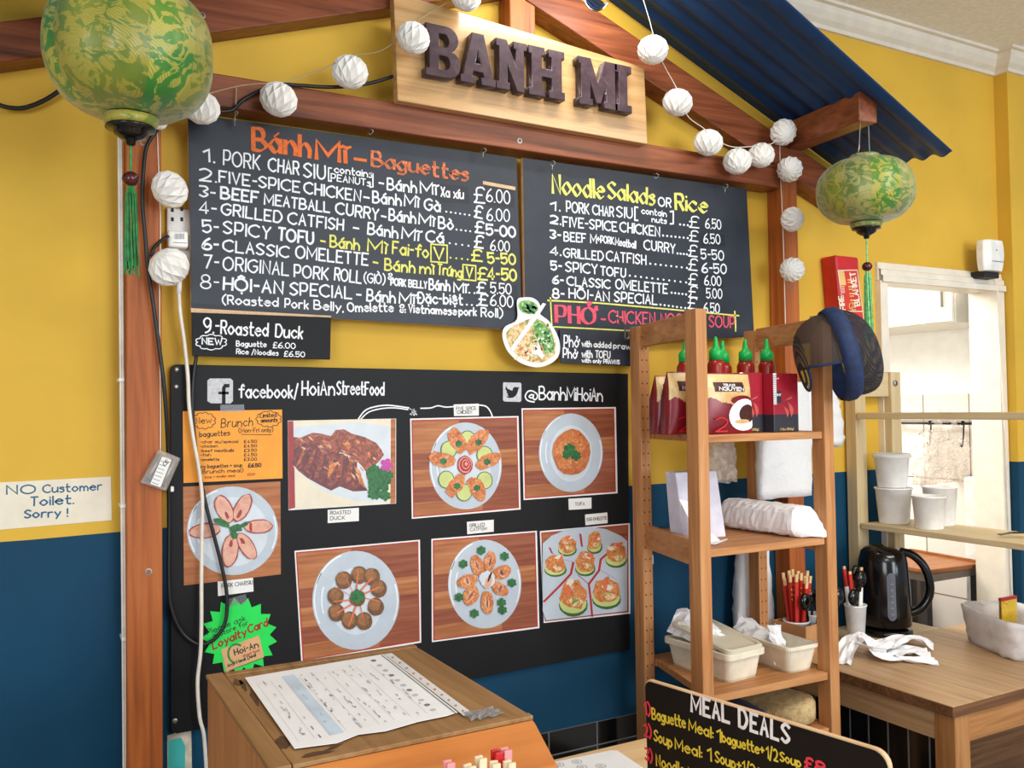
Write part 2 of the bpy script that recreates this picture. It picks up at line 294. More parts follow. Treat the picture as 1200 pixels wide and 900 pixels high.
# ------------------------------------------------------------ object helpers
ORG = {}
def tag(o, label=None, cat=None, group=None, kind=None):
    if label: o['label'] = label
    if cat: o['category'] = cat
    if group: o['group'] = group
    if kind: o['kind'] = kind
    return o
def thing(name, label, cat, loc, group=None):
    o = bpy.data.objects.new(name, None); COL.objects.link(o); o.location = loc; o.empty_display_size = 0.05
    ORG[o] = Vector(loc); return tag(o, label, cat, group)
class MB:
    """collects shapes (in world metres) and links them as ONE mesh object"""
    def __init__(s): s.v = []; s.f = []; s.m = []; s.mats = []
    def mi(s, mat):
        if mat not in s.mats: s.mats.append(mat)
        return s.mats.index(mat)
    def face(s, pts, mat):
        b = len(s.v); s.v += [Vector(p) for p in pts]; s.f.append(tuple(range(b, b+len(pts)))); s.m.append(s.mi(mat))
    def grid(s, rows, mat, close_u=False, close_v=False):
        b = len(s.v); n = len(rows); k = len(rows[0]); i0 = s.mi(mat)
        for r in rows: s.v += [Vector(p) for p in r]
        for i in range(n if close_v else n-1):
            for j in range(k if close_u else k-1):
                a = b+i*k+j; c = b+i*k+(j+1) % k; i2 = (i+1) % n
                s.f.append((a, c, b+i2*k+(j+1) % k, b+i2*k+j)); s.m.append(i0)
        return s
    def hexa(s, p, mat):
        """eight corners: bottom loop then top loop"""
        b = len(s.v); s.v += [Vector(q) for q in p]; i0 = s.mi(mat)
        for f in ((3, 2, 1, 0), (4, 5, 6, 7), (0, 1, 5, 4), (1, 2, 6, 5), (2, 3, 7, 6), (3, 0, 4, 7)):
            s.f.append(tuple(b+i for i in f)); s.m.append(i0)
        return s
    def box(s, x0, x1, y0, y1, z0, z1, mat):
        return s.hexa([(x0, y0, z0), (x1, y0, z0), (x1, y1, z0), (x0, y1, z0), (x0, y0, z1), (x1, y0, z1), (x1, y1, z1), (x0, y1, z1)], mat)
    def slab(s, poly, d, mat, side=None):
        """a polygon pushed along d: caps and sides"""
        d = Vector(d); n = len(poly); b = len(s.v); i0 = s.mi(mat); i1 = s.mi(side or mat)
        s.v += [Vector(p) for p in poly] + [Vector(p)+d for p in poly]
        s.f.append(tuple(range(b, b+n))); s.m.append(i0); s.f.append(tuple(range(b+2*n-1, b+n-1, -1))); s.m.append(i1)
        for i in range(n):
            j = (i+1) % n; s.f.append((b+i, b+n+i, b+n+j, b+j)); s.m.append(i1)
        return s
    def bar(s, p, q, w, h, mat, up=(0, 0, 1)):
        """a square timber from p to q"""
        p = Vector(p); q = Vector(q); d = (q-p).normalized(); a = d.cross(Vector(up)).normalized()*w/2; c = a.cross(d).normalized()*h/2
        return s.hexa([p-a-c, p+a-c, q+a-c, q-a-c, p-a+c, p+a+c, q+a+c, q-a+c], mat)
    def tube(s, pts, r, mat, n=8, cap=True, radii=None):
        pts = [Vector(p) for p in pts]; rows = []; ref = Vector((0.31, 0.2, 0.93))
        for i, p in enumerate(pts):
            t = (pts[min(i+1, len(pts)-1)]-pts[max(i-1, 0)]).normalized()
            a = t.cross(ref)
            if a.length < 1e-3: a = t.cross(Vector((1, 0, 0)))
            a.normalize(); b = t.cross(a); rr = radii[i] if radii else r
            rows.append([p+(a*math.cos(2*PI*k/n)+b*math.sin(2*PI*k/n))*rr for k in range(n)])
        s.grid(rows, mat, close_u=True)
        if cap: s.face(rows[0][::-1], mat); s.face(rows[-1], mat)
        return s
    def lathe(s, c, prof, mat, n=24, axis='Z', sx=1.0, sy=1.0, cap=True):
        c = Vector(c); rows = []
        for r, z in prof:
            ring = []
            for k in range(n):
                a = 2*PI*k/n; x, y = r*math.cos(a)*sx, r*math.sin(a)*sy
                ring.append(c+(Vector((x, y, z)) if axis == 'Z' else Vector((x, -z, y)) if axis == 'Y' else Vector((z, x, y))))
            rows.append(ring)
        s.grid(rows, mat, close_u=True)
        if cap: s.face(rows[0][::-1], mat); s.face(rows[-1], mat)
        return s
    def ball(s, c, r, mat, n=12, m=8, sc=(1, 1, 1)):
        c = Vector(c); rows = []
        for i in range(m+1):
            t = PI*i/m; rows.append([c+Vector((r*sc[0]*math.sin(t)*math.cos(2*PI*k/n), r*sc[1]*math.sin(t)*math.sin(2*PI*k/n), r*sc[2]*math.cos(t))) for k in range(n)])
        return s.grid(rows, mat, close_u=True)
    def build(s, name, parent=None, smooth=False, bevel=0, label=None, loc=None, kind=None, subd=0, seg=2, thick=0):
        me = bpy.data.meshes.new(name)
        org = Vector(loc) if loc is not None else (ORG[parent] if parent else Vector((0, 0, 0)))
        me.from_pydata([v-org for v in s.v], [], s.f)
        for mt in s.mats: me.materials.append(mt)
        me.polygons.foreach_set('material_index', s.m)
        bm = bmesh.new(); bm.from_mesh(me); bmesh.ops.remove_doubles(bm, verts=bm.verts, dist=1e-6)
        if not getattr(s, 'raw', False): bmesh.ops.recalc_face_normals(bm, faces=bm.faces)
        bm.to_mesh(me); bm.free()
        if smooth: me.polygons.foreach_set('use_smooth', [True]*len(me.polygons))
        o = bpy.data.objects.new(name, me); COL.objects.link(o); ORG[o] = org
        if parent is None: o.location = org
        else: o.parent = parent
        if bevel:
            b = o.modifiers.new('bevel', 'BEVEL'); b.width = bevel; b.segments = seg; b.limit_method = 'ANGLE'; b.angle_limit = R(40)
        if thick:
            t = o.modifiers.new('solid', 'SOLIDIFY'); t.thickness = thick; t.offset = 0
        if subd:
            t = o.modifiers.new('sub', 'SUBSURF'); t.levels = subd; t.render_levels = subd
        return tag(o, label, kind=kind)
def copy_tree(o, parent=None):
    c = o.copy(); COL.objects.link(c)
    if parent: c.parent = parent
    for ch in list(o.children): copy_tree(ch, c)
    return c
def smooth_path(pts, k=6, closed=False):
    pts = [Vector(p) for p in pts]; n = len(pts); out = []
    for i in range(n if closed else n-1):
        g = (lambda j: pts[j % n]) if closed else (lambda j: pts[max(0, min(n-1, j))])
        a, b, c, d = g(i-1), g(i), g(i+1), g(i+2)
        for t in range(k):
            u = t/k; out.append(0.5*((2*b)+(c-a)*u+(2*a-5*b+4*c-d)*u*u+(3*b-a-3*c+d)*u**3))
    out.append(pts[0].copy() if closed else pts[-1].copy()); return out

# ------------------------------------------------------------ hand lettering (each glyph a few pen strokes)
GL = {
'A': '0c2k4c 0.8f3.2f', 'B': '0c0k ~0k3k4i3g0g ~0g3g5e3c0c', 'C': '~5j3k0i0e3c5d', 'D': '0c0k ~0k3k5g3c0c', 'E': '4k0k0c4c 0g3g', 'F': '4k0k0c 0g3g',
'G': '~5j3k0i0e3c5e5g 3g5g', 'H': '0c0k 4c4k 0g4g', 'I': '0c0k', 'J': '~3k3e2c0d', 'K': '0c0k 4k0f 1g4c', 'L': '0k0c4c', 'M': '0c0k3e6k6c', 'N': '0c0k4c4k',
'O': '@2.5k0i0e2.5c5e5i', 'P': '0c0k ~0k3k4i3f0f', 'Q': '@2.5k0i0e2.5c5e5i 3e5b', 'R': '0c0k ~0k3k4i3g0g 2g4c', 'S': '~4j2k0i2g4e2c0d', 'T': '0k4k 2k2c',
'U': '~0k0e2c4e4k', 'V': '0k2c4k', 'W': '0k1.5c3i4.5c6k', 'X': '0k4c 4k0c', 'Y': '0k2g4k 2g2c', 'Z': '0k4k0c4c',
'a': '@4f2h0f0e2c4e 4h4c', 'b': '0k0c @0f2h4f4e2c0e', 'c': '~4g2h0f0e2c4d', 'd': '4k4c @4f2h0f0e2c4e', 'e': '~0f4f3.8g2h0f0e2c4d', 'f': '~4j3k2i2c 0h4h',
'g': '@4f2h0f0e2c4e ~4h4c3a0a', 'h': '0k0c ~0f2h4f4c', 'i': '0h0c 0j0j', 'ı': '0h0c', 'j': '~2h2b0a 2j2j', 'k': '0k0c 3h0e 1f3c', 'l': '0k0c', 'm': '0h0c ~0f1.5h3f3c ~3f4.5h6f6c',
'n': '0h0c ~0f2h4f4c', 'o': '@2h0f0e2c4e4f', 'p': '0h0a @0f2h4f4e2c0e', 'q': '4h4a @4f2h0f0e2c4e', 'r': '0h0c ~0f1h3h', 's': '~3g2h0g3e2c0c', 't': '~1k1d2c3c 0h3h',
'u': '~0h0d2c4e 4h4c', 'v': '0h2c4h', 'w': '0h1.5c3g4.5c6h', 'x': '0h4c 4h0c', 'y': '0h2d 4h1a', 'z': '0h4h0c4c',
'0': '@2k0i0e2c4e4i', '1': '0i2k2c', '2': '~0j2k4i3f0c 0c4c', '3': '~0k3k4i2g4e2c0d', '4': '3c3k0e4e', '5': '4k0k0g ~0g3h4e2c0d', '6': '~3.6k1.4i0f0d2c4d4f2g0.3e', '7': '0k4k1c',
'8': '@2g0.4h0.4j2k3.6j3.6h @2g0f0d2c4d4f', '9': '@2k0.2j0h2f4h3.8j ~4i4f3d1c', '-': '0g2g', '–': '0g3g', '.': '0c0c', ',': '0c0b', ':': '0d0d 0g0g', '/': '0b3l', '(': '~2l0i0e2b', ')': '~0l2i2e0b',
'[': '2l0l0b2b', ']': '0l2l2b0b', '&': '~4c0i2k3i0e1c3d4f', '£': '~4j3k1j1e0c 0c4c 0g3g', '@': '@4.2f3.2h2f3e ~4.2h4.2e5.2d6.2f5.8i3.2k1j0f1c3b5b', '+': '0g4g 2e2i', '!': '0k0f 0c0c', "'": '0k0j', 'V': '0k2c4k', '_': '0c4c',
'Đ': '0c0k ~0k3k5g3c0c -1g2g', '|': '0c0k'}
import re
def glyph(ch):
    """(strokes, width, marks) in units where a capital is 8 high"""
    d = ch if ch in GL else None; marks = ''
    if not d:
        nf = unicodedata.normalize('NFD', ch); d = nf[0]; marks = nf[1:]
        if d not in GL: return [], 3, ''
        if d == 'i' and any(ord(q) != 0x323 for q in marks): d = 'ı'
    st = []
    for s in GL[d].split(' '):
        mode = s[0] if s[0] in '~@' else ''
        pts = [(float(a), ord(b)-99.0) for a, b in re.findall(r'(-?[\d.]+)([a-m])', s)]
        if mode == '~' and len(pts) > 2: pts = [tuple(p)[:2] for p in smooth_path([(x, y, 0) for x, y in pts], 5)]
        if mode == '@': pts = [tuple(p)[:2] for p in smooth_path([(x, y, 0) for x, y in pts], 5, True)]
        st.append(pts)
    wd = max(max(x for x, y in p) for p in st)
    top = 8 if (d.isupper() or d in 'bdfhklt') else 5
    c = wd/2; lift = top
    for mk in marks:
        k = ord(mk)
        if k == 0x301: st.append([(c-0.4, lift+1), (c+1.2, lift+2.4)])
        elif k == 0x300: st.append([(c+0.6, lift+1), (c-1.0, lift+2.4)])
        elif k == 0x303: st.append([(c-1.5, lift+1.2), (c-0.5, lift+1.9), (c+0.5, lift+1.3), (c+1.5, lift+2)])
        elif k == 0x302: st.append([(c-1.4, lift+0.8), (c, lift+2), (c+1.4, lift+0.8)]); lift += 1.5
        elif k == 0x306: st.append([(c-1.4, lift+2), (c, lift+1), (c+1.4, lift+2)])
        elif k == 0x323: st.append([(c, -1.8), (c, -1.8)])
        elif k == 0x309: st.append([(c-0.4, lift+2.8), (c+0.7, lift+2.4), (c, lift+1)])
        elif k == 0x31B: st.append([(wd-0.4, top-1.2), (wd+0.9, top-0.4), (wd+0.7, top+0.8)])
    return st, wd, marks
def pen(mb, pts, o, ex, ey, k, wdt, mat, nib=None, en=None, lay=0.0):
    """one pen stroke as a flat ribbon; pts in metres along ex, ey from o"""
    P = [Vector((x, y)) for x, y in pts]
    Q = [P[0]]
    for p in P[1:]:
        if (p-Q[-1]).length > 1e-6: Q.append(p)
    h = wdt/2
    if len(Q) == 1:
        c = Q[0]; ring = [(c.x+h*1.15*math.cos(a*PI/4), c.y+h*1.15*math.sin(a*PI/4)) for a in range(8)]
        mb.face([o+ex*x+ey*y+en*lay for x, y in ring], mat); return
    closed = (Q[0]-Q[-1]).length < 1e-5
    L, Rr = [], []
    for i, p in enumerate(Q):
        a = Q[i]-Q[i-1] if i else (Q[0]-Q[-2] if closed else Q[1]-Q[0])
        b = Q[i+1]-Q[i] if i < len(Q)-1 else (Q[1]-Q[0] if closed else a)
        a = a.normalized(); b = b.normalized(); t = a+b
        t = t.normalized() if t.length > 1e-4 else a
        n = Vector((-t.y, t.x)); mit = min(1.6, 1/max(0.35, abs(n.dot(Vector((-a.y, a.x))))))
        hh = h
        if nib is not None: hh = h*(0.42+1.25*abs(t.x*math.sin(nib)-t.y*math.cos(nib)))
        e = Vector((0, 0))
        if not closed and i == 0: e = -t*h*0.7
        if not closed and i == len(Q)-1: e = t*h*0.7
        L.append(p+n*hh*mit+e); Rr.append(p-n*hh*mit+e)
    up = [o+ex*v.x+ey*v.y+en*lay for v in L]; dn = [o+ex*v.x+ey*v.y+en*lay for v in Rr]
    mb.grid([up, dn], mat)
def write(mb, text, o, ex, ey, en, width, cap, mat, wdt, nib=None, gap=1.7, jit=0.12, slant=0.0):
    """text from o along ex; width is the whole run, cap the capital height"""
    x = 0; runs = []
    for ch in text:
        if ch == ' ': x += 3.2; continue
        st, wd, _ = glyph(ch); runs.append((x, st)); x += wd+gap
    tot = max(0.5, x-gap); sx = width/tot; sy = cap/8
    for k, (x0, st) in enumerate(runs):
        jy = rnd.uniform(-jit, jit)*1.2; ja = rnd.uniform(-jit, jit)*0.25
        for i, s in enumerate(st):
            pen(mb, [((x0+px+(slant+ja)*py)*sx, (py*(1+ja*0.3)+jy)*sy) for px, py in s], o, ex, ey, 1, wdt, mat, nib, en, 0.00004*(i % 3))
def wline(mb, text, a, b, hpx, Y, mat, wpx=2.0, **k):
    """a line of lettering whose baseline runs from photo pixel a to b on the upright plane Y"""
    if text == '-': a = (a[0], a[1]+hpx*0.5); b = (b[0], b[1]+hpx*0.5)
    p = atY(a[0], a[1], Y); q = atY(b[0], b[1], Y); h = (atY(a[0], a[1]-hpx, Y)-p).length
    ex = (q-p).normalized(); en = Vector((0, -1, 0)); ey = ex.cross(Vector((0, 1, 0))) * -1
    if ey.z < 0: ey = -ey
    write(mb, text, p, ex, ey, en, (q-p).length, h, mat, wpx*h/hpx, **k)
def dots(mb, a, b, n, Y, mat, rpx=1.1):
    for i in range(n):
        t = i/max(1, n-1); p = atY(a[0]+(b[0]-a[0])*t, a[1]+(b[1]-a[1])*t, Y); r = (atY(a[0]+rpx, a[1], Y)-atY(a[0], a[1], Y)).length
        mb.face([p+Vector((r*1.2*math.cos(q*PI/3), 0, r*math.sin(q*PI/3))) for q in range(6)], mat)
def pline(mb, pts, wpx, Y, mat, nib=None):
    """a drawn line through photo pixels on the upright plane Y"""
    P = [atY(x, y, Y) for x, y in pts]; o = P[0].copy(); k = (atY(pts[0][0]+10, pts[0][1], Y)-P[0]).length/10
    pen(mb, [(p.x-o.x, p.z-o.z) for p in P], o, Vector((1, 0, 0)), Vector((0, 0, 1)), 1, wpx*k, mat, nib, Vector((0, -1, 0)))
def flat(mb, pts, Y, mat):
    mb.face([atY(x, y, Y) for x, y in pts], mat)
def oval(cx, cy, rx, ry, n=28, jit=0.0, a0=0, a1=360, rot=0):
    out = []
    for i in range(n):
        a = R(a0+(a1-a0)*i/(n if a1-a0 == 360 else n-1)); k = 1+rnd.uniform(-jit, jit)
        x, y = rx*k*math.cos(a), ry*k*math.sin(a); c, s = math.cos(R(rot)), math.sin(R(rot))
        out.append((cx+x*c-y*s, cy+x*s+y*c))
    return out

# ============================================================ THE SETTING
WY = 2.10                                   # the menu wall
def struct(name, mb, **k):
    return mb.build(name, kind='structure', **k)
wb = MB()
XL, XR, ZT = -2.4, 5.2, 2.93
D0, D1, DZ = 2.635, 3.270, 2.012            # the doorway to the kitchen
def zblue(x): return 1.322+0.02*min(max(x, 0), 1.5)
ZTL = 0.697
for x0, x1 in ((XL, 0), (0, 1.5), (1.5, D0)):
    wb.face([(x0, WY, 0), (x1, WY, 0), (x1, WY, ZTL), (x0, WY, ZTL)], M['tile'])
    wb.face([(x0, WY, ZTL), (x1, WY, ZTL), (x1, WY, zblue(x1)), (x0, WY, zblue(x0))], M['blue'])
    wb.face([(x0, WY, zblue(x0)), (x1, WY, zblue(x1)), (x1, WY, ZT), (x0, WY, ZT)], M['yellow'])
wb.face([(D0, WY, DZ), (D1, WY, DZ), (D1, WY, ZT), (D0, WY, ZT)], M['yellow'])
wb.face([(D1, WY, 0), (XR, WY, 0), (XR, WY, 1.352), (D1, WY, 1.352)], M['blue'])
wb.face([(D1, WY, 1.352), (XR, WY, 1.352), (XR, WY, ZT), (D1, WY, ZT)], M['yellow'])
# the thickness of the wall in the doorway
for a, b in (((D0, 0), (D0, DZ)), ((D0, DZ), (D1, DZ)), ((D1, DZ), (D1, 0))):
    wb.face([(a[0], WY, a[1]), (b[0], WY, b[1]), (b[0], WY+0.1, b[1]), (a[0], WY+0.1, a[1])], M['frame'])
for x0, x1, z0 in ((XL, D0, 0), (D0, D1, DZ), (D1, XR, 0)):
    wb.face([(x0, WY+0.1, z0), (x1, WY+0.1, z0), (x1, WY+0.1, ZT), (x0, WY+0.1, ZT)], M['kitchen'])
# old layers of paint showing at the foot of the display panel
def onwall(pts, mat, off): wb.face([Vector((p.x, WY-off, p.z)) for p in [atY(x, y, WY) for x, y in pts]], mat)
onwall([(196, 862), (224, 852), (225, 905), (224, 960), (196, 960)], M['plaster'], 0.0006)
onwall([(197, 868), (212, 864), (217, 874), (216, 960), (197, 960)], M['turq'], 0.0010)
struct('wall_back', wb)
b = MB()
b.box(3.312, XR, 2.045, WY+0.05, 1.352, ZT, M['yellow']); b.box(3.312, XR, 2.045, WY+0.05, 0, 1.352, M['blue'])
struct('wall_pilaster', b)
b = MB(); b.box(XL, XR, -3.2, 4.4, -0.1, 0, M['floor']); struct('floor', b)
b = MB(); b.box(XL, XR, -3.2, WY+0.1, ZT, ZT+0.1, M['ceiling']); struct('ceiling', b)
def cornice(path, name):
    prof = [(0.0, -0.075), (0.012, -0.075), (0.014, -0.062), (0.03, -0.05), (0.045, -0.03), (0.052, -0.012), (0.066, -0.010), (0.066, 0.0)]
    rows = []
    for (x, y, dx, dy) in path: rows.append([(x+dx*o, y+dy*o, ZT+z) for o, z in prof])
    b = MB(); b.grid(rows, M['cornice']); struct(name, b)
cornice([(XL, WY, 0, -1), (3.312, WY, -1, -1), (3.312, 2.045, -1, -1), (XR, 2.045, 0, -1)], 'trim_1')
# door casing: head and two sides
b = MB()
def casing(x0, x1, z0, z1, horiz):
    n = [(0, 0.03), (0.30, 0.03), (0.36, 0.022), (0.62, 0.022), (0.68, 0.014), (1, 0.010)]
    if horiz:
        rows = [[(x, WY-o, z0+(z1-z0)*(1-t)) for x in (x0, x1)] for t, o in n]
    else:
        rows = [[(x0+(x1-x0)*(1-t), WY-o, z) for z in (z0, z1)] for t, o in n]
    b.grid(rows, M['frame'])
casing(D0-0.03, D1+0.038, DZ+0.065, DZ-0.005, True)
b.box(D1-0.004, D1+0.036, WY-0.022, WY+0.1, 0, DZ, M['frame']); b.box(D0-0.035, D0+0.004, WY-0.022, WY+0.1, 0, DZ, M['frame'])
b.box(D0-0.035, D1+0.036, WY-0.012, WY+0.099, DZ+0.001, DZ+0.062, M['frame'])
struct('door_1', b)
# the kitchen beyond
KX, KY = 3.60, 4.3
b = MB(); b.face([(KX, WY+0.1, 0), (KX, KY, 0), (KX, KY, 1.62), (KX, WY+0.1, 1.62)], M['ktile'])
b.face([(KX, WY+0.1, 1.62), (KX, KY, 1.62), (KX, KY, 2.6), (KX, WY+0.1, 2.6)], M['kitchen']); struct('wall_kitchen_right', b)
b = MB(); b.face([(1.9, KY, 0), (KX, KY, 0), (KX, KY, 2.6), (1.9, KY, 2.6)], M['kitchen']); struct('wall_kitchen_back', b)
b = MB(); b.face([(1.9, WY+0.1, 0), (1.9, KY, 0), (1.9, KY, 2.6), (1.9, WY+0.1, 2.6)], M['kitchen']); struct('wall_kitchen_left', b)
b = MB(); b.box(1.9, KX, WY+0.1, KY, 2.6, 2.7, M['kitchen']); struct('ceiling_kitchen', b)
# a dado of upright black tiles below the end of the side table
b = MB(); b.box(2.002, 2.09, 1.47, 2.09, 0, 0.7385, M['tilev']); struct('wall_low_tiled', b)

# ============================================================ TIMBER HUT FRAME AND ROOF
t = thing('timber_hut_frame', 'red-brown timber hut frame with posts, beam and rafters framing the menu wall', 'frame', (0.2, 2.06, 0))
FY = 2.035
pl0, pl1 = 0.1775, 0.2485
def screws(m, pts, Y):
    for x, y in pts:
        p = atY(x, y, Y); m.lathe((p.x, Y+0.001, p.z), [(0.0075, 0), (0.0075, 0.002), (0.0045, 0.0022), (0.004, 0.0008)], M['steel'], 10, axis='Y')
pst = MB().box(pl0, pl1, FY, WY-0.001, 0, 2.345, M['frameZ']).build('post', t, bevel=0.003)
m = MB(); screws(m, [(168, 167), (174, 670)], FY); m.build('screw', pst)
x0 = atY(916.5, 250, FY).x
pst2 = MB().box(x0, x0+0.068, FY, WY-0.001, 0, 2.48, M['frameZ']).build('post', t, bevel=0.003)
m = MB(); screws(m, [(927, 337)], FY); m.build('screw', pst2)
bz0, bz1 = 1.58+(2.2745-1.58)*2.025/2.05, 1.58+(2.348-1.58)*2.025/2.05
bx1 = atY(913, 200, 2.025).x
bm_ = MB().box(0.20, bx1, 2.025, WY-0.001, bz0, bz1, M['frameX']).build('tie_beam', t, bevel=0.003)
m = MB(); screws(m, [(609, 165), (860, 196)], 2.025); m.build('screw', bm_)
APX, APZ = 1.155, 2.80
def rafter(x0, z0, x1, z1, h):
    m = MB(); m.hexa([(x0, 2.03, z0-h), (x1, 2.03, z1-h), (x1, WY-0.001, z1-h), (x0, WY-0.001, z0-h), (x0, 2.03, z0), (x1, 2.03, z1), (x1, WY-0.001, z1), (x0, WY-0.001, z0)], M['frameX'])
    return m.build('rafter', t, bevel=0.003)
ra = rafter(-0.45, 2.240, APX, 2.786, 0.083)
m = MB(); screws(m, [(237, 18)], 2.03); m.build('screw', ra)
rafter(APX+0.002, 2.786, 2.40, 2.318, 0.105)
MB().box(1.118, 1.196, FY, WY-0.001, bz1+0.002, 2.69, M['frameZ']).build('king_post', t, bevel=0.003)
# the look-outs that carry the eaves
MB().bar((2.083, 1.69, 2.422), (2.150, 2.028, 2.440), 0.062, 0.085, M['frameY']).build('lookout', t, bevel=0.003)
MB().bar((0.10, 1.63, 2.405), (0.10, 2.028, 2.405), 0.062, 0.085, M['frameY']).build('lookout', t, bevel=0.003)
# corrugated sheets: right-hand slope seen from below, left-hand slope above the frame
t = thing('corrugated_roof', 'dark blue corrugated sheet roof sloping over the timber frame', 'roof', (1.15, 1.86, 2.9))
def sheet(ax, az, bx, bz, cx, cz, ex, ez):
    """ridge to eave along the wall (a-b) and along the front edge (c-e)"""
    n = 60; rows = []
    for i in range(n+1):
        k = i/n; y = 2.095+(1.62-2.095)*k; wv = 0.0065*math.sin(2*PI*k*6.2)
        r = []
        for j in range(13):
            q = j/12
            r.append((ax+(bx-ax)*q+((cx+(ex-cx)*q)-(ax+(bx-ax)*q))*k, y, az+(bz-az)*q+((cz+(ez-cz)*q)-(az+(bz-az)*q))*k+wv))
        rows.append(r)
    m = MB(); m.grid(rows, M['corr']); return m.build('roof_sheet', t, smooth=True, thick=0.0025)
sheet(1.155, 2.905, 2.445, 2.375, 1.155, 2.865, 2.350, 2.306)
sheet(1.150, 2.905, -0.60, 2.24, 1.150, 2.865, -0.60, 2.22)

# ============================================================ SHOP SIGN
SY = 1.995
t = thing('shop_sign', 'pale oak sign board with big raised dark wooden letters, above the beam', 'sign', (1.19, 2.0, 2.35))
pts = [atY(466, 117.5, SY), atY(759, 169, SY), atY(755, 79, SY), atY(461, -10, SY)]
m = MB(); m.slab(pts, (0, 0.028, 0), M['sign']); sb = m.build('sign_board', t, bevel=0.002)
def arc(cx, cy, rx, ry, a0, a1, n=9): return [(cx+rx*math.cos(R(a0+(a1-a0)*i/n)), cy+ry*math.sin(R(a0+(a1-a0)*i/n))) for i in range(n+1)]
LET = {
'I': [[(0, 0), (1, 0), (1, .14), (.74, .14), (.74, .86), (1, .86), (1, 1), (0, 1), (0, .86), (.26, .86), (.26, .14), (0, .14)]],
'H': [[(0, 0), (.43, 0), (.43, .14), (.35, .14), (.35, .42), (.65, .42), (.65, .14), (.57, .14), (.57, 0), (1, 0), (1, .14), (.92, .14), (.92, .86), (1, .86), (1, 1), (.57, 1), (.57, .86), (.65, .86), (.65, .57), (.35, .57), (.35, .86), (.43, .86), (.43, 1), (0, 1), (0, .86), (.08, .86), (.08, .14), (0, .14)]],
'N': [[(0, 0), (.42, 0), (.42, .13), (.34, .13), (.34, .60), (.68, 0), (.90, 0), (.90, .87), (1, .87), (1, 1), (.58, 1), (.58, .87), (.66, .87), (.66, .44), (.33, 1), (0, 1), (0, .87), (.1, .87), (.1, .13), (0, .13)]],
'M': [[(0, 0), (.34, 0), (.34, .13), (.28, .13), (.28, .62), (.44, .08), (.56, .08), (.72, .62), (.72, .13), (.66, .13), (.66, 0), (1, 0), (1, .13), (.94, .13), (.94, .87), (1, .87), (1, 1), (.70, 1), (.5, .42), (.30, 1), (0, 1), (0, .87), (.06, .87), (.06, .13), (0, .13)]],
'A': [[(0, 0), (.40, 0), (.40, .13), (.31, .13), (.35, .25), (.65, .25), (.69, .13), (.60, .13), (.60, 0), (1, 0), (1, .13), (.93, .13), (.66, 1), (.34, 1), (.07, .13), (0, .13)], [(.40, .39), (.60, .39), (.5, .74)]],
'B': [[(0, 0), (.60, 0)]+arc(.62, .27, .38, .27, -88, 75)+arc(.60, .76, .34, .24, -60, 90)+[(0, 1), (0, .87), (.10, .87), (.10, .13), (0, .13)],
      [(.36, .14)]+arc(.58, .285, .13, .145, -90, 90, 6)+[(.36, .43)], [(.36, .58)]+arc(.56, .72, .12, .14, -90, 90, 6)+[(.36, .86)]]}
def cut_letter(ch, p0, p1, ptop, depth):
    cu = bpy.data.curves.new('letter', 'CURVE'); cu.dimensions = '2D'; cu.fill_mode = 'BOTH'
    ex = p1-p0; ey = ptop-p0
    for lp in LET[ch]:
        sp = cu.splines.new('POLY'); sp.points.add(len(lp)-1); sp.use_cyclic_u = True
        for q, (x, y) in zip(sp.points, lp):
            v = ex*x+ey*y; q.co = (v.x, v.z, 0, 1)
    cu.extrude = depth/2; cu.bevel_depth = 0.0015; cu.bevel_resolution = 1
    tmp = bpy.data.objects.new('tmp', cu); COL.objects.link(tmp)
    dg = bpy.context.evaluated_depsgraph_get(); me = bpy.data.meshes.new_from_object(tmp.evaluated_get(dg))
    bpy.data.objects.remove(tmp); bpy.data.curves.remove(cu)
    me.transform(Matrix.Translation(Vector((p0.x, SY-depth/2-0.0018, p0.z))-ORG[t]) @ Matrix(((1, 0, 0, 0), (0, 0, 1, 0), (0, 1, 0, 0), (0, 0, 0, 1))))
    me.materials.clear(); me.materials.append(M['letter'])
    o = bpy.data.objects.new('letter', me); COL.objects.link(o); o.parent = t; ORG[o] = ORG[t]
LD = 0.026
LY = SY-LD
for ch, xa, xb in (('B', 499.5, 539), ('A', 540, 580), ('N', 582, 617), ('H', 620, 661), ('M', 678.5, 723), ('I', 720.5, 739.5)):
    f = lambda x: 87+(132.5-87)*(x-500)/239
    g = lambda x: 28+(79-28)*(x-503)/234
    a = atY(xa, f(xa), LY); bq = atY(xb, f(xb), LY); tp = atY(xa+2, g(xa+2), LY); tp.x = a.x
    cut_letter(ch, a, bq, tp, LD)

# ============================================================ MENU BOARDS
def board(name, label, cat, px, Y, thick, mat, group=None, edge=None, zlift=0, bevel=0.001):
    P = [atY(x, y, Y) for x, y in px]
    t = thing(name, label, cat, (sum(p.x for p in P)/4, Y+thick, min(p.z for p in P)), group)
    m = MB(); m.slab(P, (0, thick, 0), mat, edge); m.build('panel', t, bevel=bevel); return t
def brackets(mb, x, y0, y1, wpx, Y, mat, left=True):
    s = 3.5 if left else -3.5
    pline(mb, [(x+s, y0), (x, y0-0.3), (x, y1), (x+s, y1+0.3)], wpx, Y, mat)
def patch(mb, pts, Y): flat(mb, pts, Y, M['patch'])
BY = 2.055
L = BY-0.0008
t1 = board('menu_board', 'large black chalk menu board with an orange heading, nearer the left post', 'menu board', [(224, 363), (612.5, 387.5), (605.5, 184.5), (220, 133)], BY, 0.012, M['board'], edge=M['edge'])
